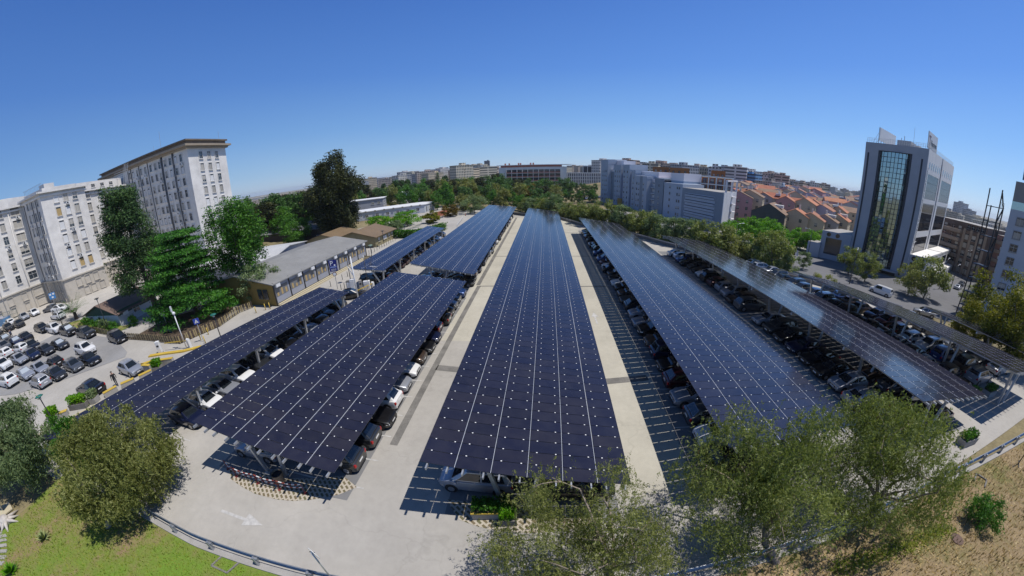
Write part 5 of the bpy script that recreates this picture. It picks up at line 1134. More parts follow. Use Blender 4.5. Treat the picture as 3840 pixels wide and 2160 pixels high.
mass(sl_,'attic',[lerp(pA,pB,.03),lerp(pA,pB,.93),(lerp(pA,pB,.93)[0],pB[1]+11),(lerp(pA,pB,.03)[0],pA[1]+11)],18.2,19.9,M['redband'],M['slabw']); mass(sl_,'roof_edge',[lerp(pA,pB,-.03),lerp(pA,pB,1.07),(lerp(pA,pB,1.04)[0],pB[1]+13),(lerp(pA,pB,-.03)[0],pA[1]+13)],19.9,20.3,M['slabw'])
for f in (.1,.16,.3,.33,.48,.52): q=lerp(pA,pB,f); MB().box((q[0]-pA[0],q[1]-pA[1]+5,20.3),(1.3,1.3,1.6)).build('chimney',M['redband'],sl_)
pA,pB=face_pts(9.85,15.3,330,338); gd=empty('office_block',(pA[0],pA[1],0),0,'white office block with a fine grid of dark windows, left of the blue-grey complex','office block')
mass(gd,'wall',[pA,pB,(pB[0],pB[1]+15),(pA[0],pA[1]+15)],-10,12.6,M['winglass_b'],M['concrete'])
for i in range(19): q=lerp(pA,pB,i/18.); cornice(gd,q,lerp(pA,pB,i/18.+.022),-6,.6,18.6,M['slabw'],'fin')
for i in range(6): cornice(gd,pA,pB,-4.+i*3.2,.4,.5,M['slabw'],'floor_band')
cornice(gd,pA,pB,12.2,.8,.7,M['slabw'],'cornice')
pA,pB=face_pts(12.4,14.6,430,432); gk=empty('office_block',(pA[0],pA[1],0),0,'dark glass office block with white piers rising behind the grid-fronted block','office block')
mass(gk,'wall',[pA,pB,(pB[0],pB[1]+15),(pA[0],pA[1]+15)],-12,19.6,M['navy'],M['slabw'])
for f in (0,.33,.74,.97): cornice(gk,lerp(pA,pB,f),lerp(pA,pB,f+.05),-10,.5,30.,M['slabw'],'pier')
cornice(gk,pA,pB,19.4,.6,1.2,M['slabw'],'cornice')
# ------------------------------------------------------------ trees
M['bark_twig']=mat('pale_twig_bark',(.27,.22,.17),.9,noise=[(3,.3),(18,.25)])
M['pepper']=leafmat('pepper_tree_leaves',('46522a','667236','868f50','aab077'),.38,.5,.5); M['pepper2']=leafmat('olive_green_leaves',('4e562c','6e753a','8d9154','adb07a'),.38,.5,.4)
M['pine']=leafmat('pine_needles',('16281a','2a4425','43602f','66803f'),.18,.6,.3); M['cedar']=leafmat('cedar_needles',('17350f','2c5a18','437a22','66983a'),.24,.55,.35)
M['cypress']=leafmat('cypress_foliage',('121b0d','252f16','42481f','6a6a38'),.14,.65,.25); M['broad']=leafmat('broadleaf_foliage',('1d3f12','356318','558528','7ba546'),.3,.5,.2)
M['bright']=leafmat('bright_green_leaves',('3a6a0c','4f860f','6a9d18','8ab52c'),.35,.5,.3); M['park']=leafmat('park_tree_foliage',('203a17','385a24','527536','779150'),.28,.55,.12); M['grey_green']=leafmat('grey_green_leaves',('42553a','5d7148','7a8c5e','9aa87c'),.28,.6,.3)
M['autumn']=leafmat('brown_green_leaves',('3d3a10','5a4c15','74601d','8a7a33'),.3,.55,.2); M['yellowg']=leafmat('yellow_green_leaves',('3f4a0c','5d6312','7b7a1a','98922c'),.35,.55,.3); M['agave']=leafmat('agave_leaf',('6a7a48','87935c','a3a871'),.05,.6,1.)
M['palm']=leafmat('palm_leaf',('24420f','39591a','527024'),.2,.5,.4)
def facing_quads(P,C,size,asp,g,mixr=.75):
    """leaves turned outwards from their clump, so that each clump has a lit and a shaded side"""
    n=len(P); N=P-C; N=N/(np.linalg.norm(N,axis=1)[:,None]+1e-9); N[:,2]+=.35; N=N+g.normal(size=(n,3))*mixr; N/=np.linalg.norm(N,axis=1)[:,None]
    a=g.normal(size=(n,3)); a-=N*(a*N).sum(1)[:,None]; a/=np.linalg.norm(a,axis=1)[:,None]; b=np.cross(N,a); s=size*(.6+.8*g.random((n,1))); a=a*s/2; b=b*s*asp/2
    return np.stack([P-a-b*.5,P-a*.1-b,P+a-b*.35,P+a*.1+b],1)
def rand_quads(P,size,asp,g,up=0.,droop=0.):
    """quads of about size x size*asp at points P (n,3), random turn; droop makes the long axis hang"""
    n=len(P); a=g.normal(size=(n,3)); a[:,2]=a[:,2]*(1-droop)-droop*2.2*np.abs(g.normal(size=n))-droop*.8; a/=np.linalg.norm(a,axis=1)[:,None]
    b=g.normal(size=(n,3)); b[:,2]*=(1-up); b-=a*(a*b).sum(1)[:,None]; b/=np.linalg.norm(b,axis=1)[:,None]+1e-9
    s=size*(.65+.7*g.random((n,1))); a=a*s/2; b=b*s*asp/2
    return np.stack([P-a-b*.5,P-a*.1-b,P+a-b*.35,P+a*.1+b],1)
def clumps_in(center,rad,n,g,shell=.55,flat=.0,zmin=None):
    out=[]
    while len(out)<n:
        v=g.normal(size=3); v/=np.linalg.norm(v); r=g.random()**.5; r=shell+(1-shell)*r if g.random()<.8 else g.random()*shell
        p=np.array(center)+v*np.array(rad)*r
        if zmin is None or p[2]>zmin: out.append(p)
    return np.array(out)
def limbs(mb,base,fork,targets,r0,g,k=6,bend=.25):
    base=Vector(base);fork=Vector(fork); d=fork-base
    mid=base+d*.5+Vector((g.normal()*.06,g.normal()*.06,0))*d.length
    mb.tube([base-Vector((0,0,.3)),base+d*.08,mid,fork],[r0*1.25,r0,r0*.85,r0*.72],k+2)
    main=[]
    for i,t in enumerate(targets):
        t=Vector(t)
        if i<5: s=fork; r=r0*.55
        else:
            c=min(main,key=lambda m:(m[0]-t).length); s=c[0].lerp(c[1],.35); r=c[2]*.5
        v=t-s; m_=s+v*.5+Vector((g.normal(),g.normal(),abs(g.normal())*.6))*v.length*bend*.5
        mb.tube([s,s.lerp(m_,.5)+Vector((0,0,v.length*.04)),m_,t],[r,r*.8,r*.55,r*.15],k if i<5 else 4,0,False)
        main.append((t,m_,r))
def pepper(base,center,rad,ncl,nstr,seed,m,label,name='pepper_tree',group=None,leaf=.15):
    """weeping tree: strands of narrow leaflets hang from twigs on spreading limbs"""
    g=np.random.default_rng(seed); root=empty(name,base,0,label,'tree',group); B=np.array(base)
    C=clumps_in(center,rad,ncl,g,.5,zmin=.9); fork=np.array(base)*.45+np.array(center)*.55; fork[2]=max(1.0,center[2]*.42)
    tg=[C[i]-B for i in range(min(len(C),42))]; 
    for i,t in enumerate(tg[:5]): tg[i]=np.array(center)-B+(t-(np.array(center)-B))*.62
    mb=MB(); limbs(mb,(0,0,0),tuple(fork-B),tg,.22,g); mb.build('trunk',M['bark_twig'],root,True)
    idx=g.integers(0,len(C),nstr); S=C[idx]+g.normal(size=(nstr,3))*np.array([.40,.40,.24])*(np.mean(rad)/3.4); L=.35+.75*g.random(nstr); az=g.random(nstr)*6.283; out=.28*g.random(nstr)
    Q=[]; k=11
    for j in range(k):
        f=j/(k-1.); p=S+np.stack([np.cos(az)*out*L*(f**.6)*1.6,np.sin(az)*out*L*(f**.6)*1.6,-L*(f**1.35)+.12*np.sin(f*3.1)],1); p=p+g.normal(size=p.shape)*.035
        Q.append(rand_quads(p,leaf,.26,g,0,.45))
    tw_=S-np.array([0,0,.04]); Q.append(rand_quads(tw_,leaf*1.3,.3,g))
    Q=np.concatenate(Q)-B; Q=Q[(Q[:,:,2].min(1)>.12)]; quads_obj('crown',Q,m,root); return root
pepper((4.3,5.2,0),(2.75,6.75,3.35),(3.75,2.7,3.1),95,3700,1,M['pepper2'],'airy pepper tree in front of the central canopy, its trunk hidden below the frame',leaf=.12)
pepper((11.9,5.2,0),(10.6,7.4,3.8),(3.9,3.4,3.6),115,4700,2,M['pepper'],'pepper tree with a pale forked trunk, hiding the near end of the greyish canopy',leaf=.14)
pepper((18.7,4.9,0),(18.2,6.3,3.9),(4.5,3.9,3.2),125,5300,3,M['pepper'],'broad pepper tree beside the dry bank, left of the round green shrub',leaf=.15)
pepper((-24.2,4.6,0),(-23.7,7.2,3.3),(3.7,3.6,3.0),105,6000,4,M['pepper2'],'dense round pepper tree on the lawn beside the guard rail',leaf=.2)
pepper((-35.9,4.2,0),(-35.9,5.2,3.6),(3.9,3.0,3.1),80,5200,5,M['grey_green'],'grey-green weeping tree at the left frame edge above the lawn',leaf=.22)
pepper((-30.3,7.4,0),(-30.3,7.5,2.9),(1.5,1.5,2.3),30,1600,6,M['broad'],'slim dark tree between the two lawn trees, against the narrow canopy',leaf=.2)
def bush(p,rx,ry,h,n,m,label,seed,leaf=.13,name='shrub',cat='shrub',group=None,core=True):
    g=np.random.default_rng(seed); root=empty(name,p,0,label,cat,group)
    C=clumps_in((0,0,h*.5),(rx,ry,h*.5),26,g,.6,zmin=.05); ci=C[g.integers(0,len(C),n)]; P=ci+g.normal(size=(n,3))*np.array([rx,ry,h*.5])*.17; ok=P[:,2]>.03
    quads_obj('foliage',facing_quads(P[ok],ci[ok],leaf,.5,g),m,root); mb=MB()
    for i in range(7): mb.tube([(0,0,-.1),tuple(C[i]*.5),tuple(C[i])],[.04,.025,.01],4)
    mb.build('stems',M['bark'],root); return root
bush((26.3,1.95,0.03),1.15,1.1,1.75,5200,M['broad'],'round dense green shrub on the dry bank at lower right',11,.12)
# --- big trees by the hospital
def tree(p,H,W,kind,m,n,leaf,label,seed,trunk_r=.3,name='tree',group=None,asp=.5,lowest=.25,ncl=60,bark=None,off=(0,0)):
    g=np.random.default_rng(seed); root=empty(name,p,0,label,'tree',group); C=[]
    if kind=='pine':      # tall, open, clumps on level boughs, uneven outline
        for i in range(ncl):
            z=H*(lowest+(1-lowest)*g.random()**.8); f=(z/H-lowest)/(1-lowest); r=W/2*(1.0-.62*f**2.2)*(.25+.75*g.random()**.6); a=g.random()*6.283; C.append((r*math.cos(a)+off[0]*f,r*math.sin(a)+off[1]*f,z))
        sp=np.array([.10*W,.10*W,.034*H])
    elif kind=='cedar':   # flat tiers
        tiers=11
        for i in range(ncl):
            k=g.integers(0,tiers); f=k/(tiers-1.); z=H*(lowest+(1-lowest)*f)+g.normal()*.15; r=W/2*(1.0-.72*f**1.3)*(.25+.75*g.random()**.5); a=g.random()*6.283; C.append((r*math.cos(a),r*math.sin(a),z-r*.06))
        sp=np.array([.10*W,.10*W,.016*H])
    elif kind=='conifer':
        for i in range(ncl):
            f=g.random()**.75; z=H*(lowest+(1-lowest)*f); r=W/2*(1-f)**.8*(.4+.6*g.random()**.5); a=g.random()*6.283; C.append((r*math.cos(a),r*math.sin(a),z))
        sp=np.array([.07*W,.07*W,.04*H])
    else:
        cz=H*(1+lowest)/2; rz_=H*(1-lowest)/2; C=[tuple(c) for c in clumps_in((off[0],off[1],cz),(W/2,W/2,rz_),ncl,g,.55)]
        C=[(x*(1.0 if z>cz else .92),y,z) for x,y,z in C]; sp=np.array([.085*W,.085*W,.06*H])
    C=np.array(C); wts=.6+.5*g.random(len(C)); wts/=wts.sum(); idx=g.choice(len(C),n,p=wts); P=C[idx]+np.clip(g.normal(size=(n,3)),-1.7,1.7)*sp
    P=C[idx]+(P-C[idx])*.82; ok=P[:,2]>H*.06; P=P[ok]; quads_obj('crown',facing_quads(P,C[idx][ok]-np.array([0,0,.03*H]),leaf,asp,g),m,root)
    mb=MB(); order=g.permutation(len(C))[:26]; fz=H*(lowest+.12) if kind not in('pine','cedar','conifer') else H*.9
    if kind in('pine','cedar','conifer'):
        mb.tube([(0,0,-.4),(0,0,H*.2),(off[0]*.3,off[1]*.3,H*.55),(off[0],off[1],H*.95)],[trunk_r*1.2,trunk_r,trunk_r*.7,trunk_r*.15],9)
        for i in order: c=C[i]; mb.tube([(off[0]*c[2]/H,off[1]*c[2]/H,max(H*.12,c[2]-.10*math.hypot(c[0],c[1]))),tuple(c)],[trunk_r*.28,trunk_r*.06],4,0,False)
    else: limbs(mb,(0,0,0),(off[0]*.4,off[1]*.4,fz),[tuple(C[i]) for i in order],trunk_r,g)
    mb.build('trunk',bark or M['bark'],root,True); return root
tree((-58.9,36.2,0),20.6,9.8,'pine',M['pine'],42000,.42,'tall open pine tree in front of the hospital end wing',31,.42,'pine_tree',None,.32,.2,120,off=(-.6,-.6))
tree((-47.6,35.6,0),12.6,12.5,'cedar',M['cedar'],48000,.4,'broad bright green cedar with flat tiers behind the wooden fence',32,.32,'cedar_tree',None,.38,.10,190)
tree((-41.8,42.0,0),15.8,9.5,'broad',M['broad'],22000,.36,'light-topped broadleaf tree rising behind the cedar, against the hospital tower',33,.3,'broadleaf_tree',None,.45,.28,60)
tree((-38.5,41.0,0),6.2,6.5,'broad',M['grey_green'],5000,.3,'small grey-green tree at the corner of the ochre prefab wall',34,.15,'broadleaf_tree',None,.45,.1,30)
tree((-50.0,91.6,0),24.6,15.0,'broad',M['cypress'],42000,.62,'huge dark macrocarpa cypress standing above the beige hut',35,.8,'cypress_tree',None,.45,.03,75)
tree((-60.5,101.,0),17.5,12,'broad',M['cypress'],11000,.55,'dark bushy conifer leaning against the left side of the huge cypress',36,.5,'cypress_tree',None,.45,.1,50)
tree((-62.3,86.5,0),7.8,9.3,'broad',M['broad'],9000,.4,'round mid-green tree in front of the dark workshop',37,.25,'broadleaf_tree',None,.5,.05,50)
# --- hedges and round bushes between the hut and the white containers
for i,(px,py,w_,h_,mm,l) in enumerate(((1430,862,9.,4.6,'bright','bright green dome-shaped bush, left one, in front of the white office container'),(1530,850,10,5.2,'bright','bright green dome-shaped bush, largest one, in front of the white office container'),(1615,838,6,4.0,'yellowg','yellow-green round bush right of the largest dome bush'),(1480,868,6,3.2,'grey_green','grey-green low bush between the two dome bushes'),(1690,812,7,4.4,'autumn','olive brown rounded tree beside the access road bend'),(1780,800,10,7.2,'grey_green','silvery willow-like tree beside the access road bend'))):
    p=T(px,py); tree((p.x,p.y,p.z),h_,w_,'broad',M[mm],4200,.42,l,50+i,.2,'round_bush',None,.5,.03,34)
hg=empty('hedge',(*T(1555,892)[:2],0),0,'clipped dark green hedge along the access road behind the beige hut','hedge'); a=T(1470,893);b=T(1575,890);c=T(1668,862); g_=np.random.default_rng(8); P=[]
for p,q,n in ((a,b,2600),(b,c,2600)):
    t=g_.random((n,1)); P.append(np.array(p)*(1-t)+np.array(q)*t+np.stack([g_.uniform(-.9,.9,n),g_.uniform(-.9,.9,n),g_.uniform(.05,2.1,n)],1))
quads_obj('foliage',rand_quads(np.concatenate(P)-np.array(hg.location),.4,.6,g_),M['broad'],hg)
# --- palm and clipped shrubs beside the kiosk
pp=T(288,1196); pr=empty('palm_tree',pp,0,'short spreading palm tree on the small lawn left of the kiosk','palm tree')
MB().tube([(0,0,-.2),(0,0,.6),(.05,0,1.3)],[.42,.36,.3],9).build('trunk',M['bark'],pr,True); g_=np.random.default_rng(3); Q=[]
for i in range(46):
    a=g_.random()*6.283; el=R(20+60*g_.random()); L=3.9*(.8+.35*g_.random()); prev=None
    for j in range(13):
        f=j/12.; r=L*f; z=1.35+math.sin(el)*r-1.25*f*f*math.cos(el)*1.25; x,y=math.cos(a)*math.cos(el)*r+.2*math.cos(a),math.sin(a)*math.cos(el)*r+.2*math.sin(a); c=np.array([x,y,z]); side=np.array([-math.sin(a),math.cos(a),0]); fw=np.array([math.cos(a),math.sin(a),-.5*f])*.28; w_=.7*(1-.75*f)*(.35+.65*min(1,f*5))
        for s in (-1,1): tip=c+side*s*w_+fw-np.array([0,0,.14*w_+.05]); Q.append([c-fw*.15,c+fw*.18,tip+fw*.08,tip-fw*.06])
Q=np.array(Q); Q[:,:,2]=np.maximum(Q[:,:,2],.05); quads_obj('crown',Q,M['palm'],pr)
for i,(px,py,w_,h_,l) in enumerate(((327,1226,.95,1.5,'round clipped shrub nearest the palm on the kiosk lawn'),(368,1228,1.15,1.6,'round clipped shrub under the kiosk wall'),(397,1236,1.0,1.8,'loose feathery shrub before the kiosk corner lamp post'),(424,1236,1.0,1.2,'small bushy shrub at the right end of the kiosk lawn'),(505,1222,.8,1.6,'rose bush under the kiosk window'))): p=T(px,py); bush(tuple(p),w_,w_,h_,1300,M['broad'] if i!=2 else M['grey_green'],l,60+i,.22)
# --- trees along the avenue wall, on the far verge, in the side streets
def dup(root,loc,rz,sc,label=None,group=None,name=None,cm=None):
    c=copy_tree(root); c.location=loc; c.rotation_euler=(0,0,rz); c.scale=sc
    if label: c['label']=label
    if group: c['group']=group
    if name: c.name=name
    return c
def protos(n,fn): return [fn(i) for i in range(n)]
r_=random.Random(77)
AV=[tree((0,0,-300),7.0,7.0,'broad',M[m],4200,.45,'x',100+i,.16,'avenue_tree','trees along the avenue',.38,.16,34,M['bark_pale']) for i,m in enumerate(('pepper','pepper2','pepper','grey_green'))]
PK=[tree((0,0,-300),13.5,9.5,k,M[m],3800,.7,'x',120+i,.3,'park_tree','trees of the park at the far end',.5,.1,46) for i,(k,m) in enumerate((('broad','park'),('broad','broad'),('broad','park'),('pine','cypress'),('broad','pepper2'),('conifer','pine')))]
used=set()
def place(pool,i,loc,rz,sc,label,group,name):
    p=pool[i]
    if id(p) not in used: used.add(id(p)); p.location=loc; p.rotation_euler=(0,0,rz); p.scale=sc; tag(p,label,'tree',group); return p
    return dup(p,loc,rz,sc,label,group,name)
W_=[Vector((*p,0)) for p in WALL]; segs=[(W_[i],W_[i+1]) for i in range(2,9)]; k=0
tot=sum((b-a).length for a,b in segs); d=0.
while d<tot-8:
    q=d
    for a,b in segs:
        if q<=(b-a).length: break
        q-=(b-a).length
    v=(b-a).normalized(); nrm=Vector((-v.y,v.x,0)); p=a+v*q; k+=1
    dense=d<84
    for row_ in ((2.6,6.8) if dense else (4.5,)):
        if not dense and r_.random()<.25: continue
        x,y=p.x+nrm.x*(row_+r_.uniform(-1,1)),p.y+nrm.y*(row_+r_.uniform(-1,1)); s=r_.uniform(.75,1.1)*(1 if dense else .72)
        place(AV,r_.randrange(4),(x,y,hzf(x,y)-.1),r_.random()*6.28,(s,s,s*r_.uniform(.9,1.15)),'%s tree from the far end in the %s rank behind the avenue wall'%(ordw(k),'front' if row_<6 else 'back'),'trees along the avenue','avenue_tree')
    d+=r_.uniform(2.8,4.0) if dense else r_.uniform(5.5,8)
for i,(px,py,h_,mm,l) in enumerate(((3180,1030,1.0,0,'bushy avenue tree in front of the tower podium, left one'),(3240,1060,.95,2,'bushy avenue tree in front of the tower entrance'),(3400,1112,1.05,1,'loose avenue tree beside the white van'),(3462,1120,1.35,0,'tall dense avenue tree hiding the corner of the white podium'),(2900,985,.95,2,'rounded tree on the verge before the red lorry'),(2785,975,.55,3,'small tree behind the wall at the lamp post'),(3010,1010,.6,3,'small grey-green tree beside the flag'),(3625,1165,.8,2,'tree standing in the shaded corner of the side road'))):
    p=T(px,py); place(AV,mm,tuple(p),i*1.3,(h_,h_,h_*1.05),l,'trees along the avenue','avenue_tree')
for i,(D,az,h_,w_,l) in enumerate(((63,74.8,10.5,9.,'tall yellow-green tree at the right frame edge, before the office block'),(58,77.5,9.5,8.,'yellow-green tree cut by the right frame edge behind the small canopy'),(70,72.9,7.5,6,'lower yellow-green tree at the foot of the office block'))):
    x,y=D*math.sin(R(az)),D*math.cos(R(az)); tree((x,y,hzf(x,y)),h_,w_,'broad',M['yellowg'],9000,.36,l,140+i,.25,'broadleaf_tree',None,.45,.05,50)
BR=[tree((0,0,-300),7.2,7.,'broad',M['bright'],3200,.5,'x',150+i,.2,'street_tree','bright green street trees before the old houses',.5,.15,34) for i in range(2)]
k=0
for D,az,s in ((122,36.9,.9),(126,38.4,1.),(130,39.8,1.1),(118,41.2,1.),(124,43.,1.15),(128,44.4,.9),(120,45.6,.85),(126,47.2,.95),(124,48.8,1.),(133,50.,.9),(140,41.8,1.)):
    k+=1; x,y=D*math.sin(R(az)),D*math.cos(R(az)); place(BR,k%2,(x,y,hzf(x,y)-.2),k*.9,(s,s,s),'%s bright green street tree from the left below the old houses'%ordw(k),'bright green street trees before the old houses','street_tree')
# park: ranks of trees filling the far end
def rank(D0,az0,az1,n,h0,h1,pool,lab,seed,jit=8):
    q=random.Random(seed)
    for i in range(n):
        az=az0+(az1-az0)*(i+.5)/n+q.uniform(-.5,.5)*(az1-az0)/n; D=D0+q.uniform(-jit,jit); x,y=D*math.sin(R(az)),D*math.cos(R(az)); h=q.uniform(h0,h1)/13.5; w_=h*q.uniform(.85,1.25)
        place(PK,q.choice(pool),(x,y,hzf(x,y)-.3),q.random()*6.28,(w_,w_,h),'%s tree from the left in the %s'%(ordw(i+1),lab),'trees of the park at the far end','park_tree')
rank(146,-12.5,9,13,6.5,9,(4,4,0,1),'front rank beyond the canopy ends',1)
rank(168,-20,8.5,15,9,12,(0,1,2,4),'second rank beyond the canopy ends',2)
rank(192,-27,8,17,10.5,14,(0,2,3,1,4),'third rank of the park trees',3)
rank(222,-30,8,19,12,16,(0,2,3,5),'fourth rank of the park trees',4)
rank(256,-33,11,20,12,16,(0,2,1,3),'rearmost rank of the park trees',5)
rank(120,-45,-37,5,10,13,(0,1,3),'group behind the hospital tower corner',6)
rank(140,-43,-29,9,12,15.5,(0,2,1,3),'dark group left of the huge cypress',7)
rank(172,-42,-27,10,13,16,(0,2,3),'back group left of the huge cypress',8)
rank(112,7,19,8,4.5,6.5,(4,1),'low row beside the avenue bend',9,4)
rank(215,9,15.2,6,7,9,(0,1,5),'row in front of the grid-fronted block',10)
rank(270,9,15.2,6,8,10,(0,2),'row at the foot of the grid-fronted block',11)
p=T(1985,775); tree(tuple(p),11.5,11,'broad',M['autumn'],5200,.62,'brownish ochre tree standing out of the green park trees behind the central canopy',170,.3,'park_tree',None,.5,.05,46)
p=AT(1640,660,290); tree((p.x,p.y,hzf(p.x,p.y)),hzf(p.x,p.y)*0+19.5,9,'conifer',M['pine'],2500,.55,'Norfolk pine with stacked tiers pricking the skyline',171,.3,'conifer_tree',None,.4,.2,60)
# ------------------------------------------------------------ old quarter of tiled roofs, skyline, distance
WALLS=[('cream',(.56,.50,.37)),('white',(.7,.7,.68)),('pink',(.5,.29,.30)),('grey',(.4,.4,.41)),('beige',(.5,.43,.33)),('lilac',(.46,.44,.54)),('white',(.66,.65,.62))]
ROOFS=[('orange',(.40,.165,.085)),('terracotta',(.32,.145,.085)),('brown',(.23,.15,.10)),('red',(.36,.13,.075))]
def tilemat(n,c):
    m=mat(n+'_roof_tiles',c,.85,noise=[(.25,.18),(1.5,.15)]); return m
WM={n:mat(n+'_house_wall',c,.9,noise=[(.3,.08),(2.,.06)]) for n,c in WALLS}; RM={n:tilemat(n,c) for n,c in ROOFS}
hr=random.Random(12)
def house(x,y,rz,w,d,ze,rise,wall,roof,label,win=(3,3),chim=True,sky_=False,base=None,group='tile-roofed houses of the old quarter',wallmat=None):
    z0=hzf(x,y) if base is None else base; root=empty('house',(x,y,z0),0,label,'house',group); ca,sa=math.cos(rz),math.sin(rz)
    c=lambda a,b:(x+a*ca-b*sa,y+a*sa+b*ca); P=(c(-w/2,-d/2),c(w/2,-d/2),c(w/2,d/2),c(-w/2,d/2)); wm=wallmat or WM[wall]
    gwalls(root,'wall',P,z0-3,ze,ze+rise,wm); gable(root,'roof',P,ze+.05,ze+rise+.12,RM[roof],.35,.12)
    if win: 
        nz=max(1,min(4,int((ze-z0)/3))); place_windows(root,P[0],P[1],[ze-2.4-2.9*i for i in range(nz)],[(i+.6)/(win[0]+.2) for i in range(win[0])],1.0,1.35,['white','half','glass','blind'],wm,hr,.06)
        if win[1]: place_windows(root,P[3],P[0],[ze-2.4-2.9*i for i in range(nz)],[(i+.6)/(win[1]+.2) for i in range(win[1])],1.0,1.35,['half','glass'],wm,hr,.06)
    if chim: q=c(hr.uniform(-w/3,w/3),hr.uniform(-1,1)); MB().box((q[0]-x,q[1]-y,ze+rise*.6-z0),(.8,.6,1.5+rise*.4),rz).build('chimney',M['slabw'],root)
    if sky_: 
        q=c(w*.05,-d*.2); b=MB(); b.box((q[0]-x,q[1]-y,ze+rise*.55-z0),(w*.22,d*.3,1.1),rz); b.build('dormer',M['slabw'],root)
    return root
# the dark-gabled house and its neighbours stand nearest the avenue
def azd(az,D): return D*math.sin(R(az)),D*math.cos(R(az))
x,y=azd(42.6,152); house(x,y,R(38),12.,13,3.6,3.4,'beige','brown','beige house with a big dark blank gable and a skylight on its brown roof',(3,0),False,True,wallmat=None)
x,y=azd(40.5,150.5); hh=bpy.data.objects  # gable turned from the sun, its shade put into a dark colour, 12 cm thick, belongs to the same house
root=[o for o in COL.objects if o.get('label','').startswith('beige house with a big dark')][0]
ca,sa=math.cos(R(38)),math.sin(R(38)); gx,gy=root.location.x,root.location.y; cc=lambda a,b:(a*ca-b*sa,a*sa+b*ca)
a=cc(-6.15,-6.6);b=cc(-6.15,6.6);m_=cc(-6.15,0); a2=cc(-6.01,-6.6);b2=cc(-6.01,6.6);m2=cc(-6.01,0); zz=root.location.z
mb=MB(); mb.face([(a[0],a[1],-3),(b[0],b[1],-3),(b[0],b[1],3.5-zz),(m_[0],m_[1],7.0-zz),(a[0],a[1],3.5-zz)][::-1]); mb.build('shaded_gable',mat('shade_toned_gable',(.075,.078,.082),.9,noise=[(.4,.12)]),root)
for az,D,w,d,rz,ze,ri,wa,ro,l,wn in ((46.3,158,10,11,8,3.2,2.6,'beige','orange','beige house with an orange roof right beside the dark-gabled house',(3,2)),(48.6,160,11,11,6,2.6,2.6,'cream','terracotta','cream house with window shutters, third from the dark gable',(3,2)),(50.6,168,11,11,2,2.4,2.4,'grey','brown','grey house with a brown roof close to the tower podium',(3,2)),(52.3,176,10,10,0,3.,2.4,'cream','orange','cream house with an orange roof squeezed beside the office tower',(2,2)),
  (37.6,165,8,12,20,7.4,2.4,'pink','brown','tall pink house with white windows beside the blue-grey end wall',(3,3)),(39.3,172,10,12,14,8.,2.6,'cream','brown','tall cream house with a half-hipped brown roof behind the dark gable',(3,3)),(44.6,186,9,9,10,7.,2.2,'pink','orange','pink house with a hipped orange roof behind the dark-gabled house',(3,2)),(47.5,190,12,11,4,6.8,2.6,'cream','orange','pale yellow house with a broad orange roof and a chimney',(3,2)),(50.0,192,11,11,0,5.2,2.2,'lilac','terracotta','lilac house with a blank side wall near the office tower',(3,0))):
    x,y=azd(az,D); house(x,y,R(rz+30),w,d,ze,ri,wa,ro,l,wn,True,hr.random()<.4)
for r_i,(D,az0,az1,n,zr0,zr1) in enumerate(((205,36.2,53.5,9,7.,9.),(232,35.8,54,10,7.5,10),(262,35.5,54,11,8.,11),(298,35.,54.5,11,8.5,12),(345,34.,55,12,9,13),(405,33.5,55.5,13,9,13.5))):
    for i in range(n):
        az=az0+(az1-az0)*(i+.5)/n+hr.uniform(-.35,.35); x,y=azd(az,D+hr.uniform(-8,8)); wn,_=hr.choice(WALLS); rn_,_=hr.choices(ROOFS,(4,4,5,2))[0]
        z=hr.uniform(zr0,zr1)-1.5-(1.8 if az>49 else 0); house(x,y,R(hr.choice((32,40,48,38,44,-50,-42))),D*hr.uniform(.045,.06),D*hr.uniform(.04,.05),z,hr.uniform(1.8,2.8),wn,rn_,'%s-walled house with %s roof, %s from the left in roof row %s behind the avenue'%(wn,rn_,ordw(i+1),ordw(r_i+2)),(3,2) if r_i<3 else None,hr.random()<.6,hr.random()<.3)
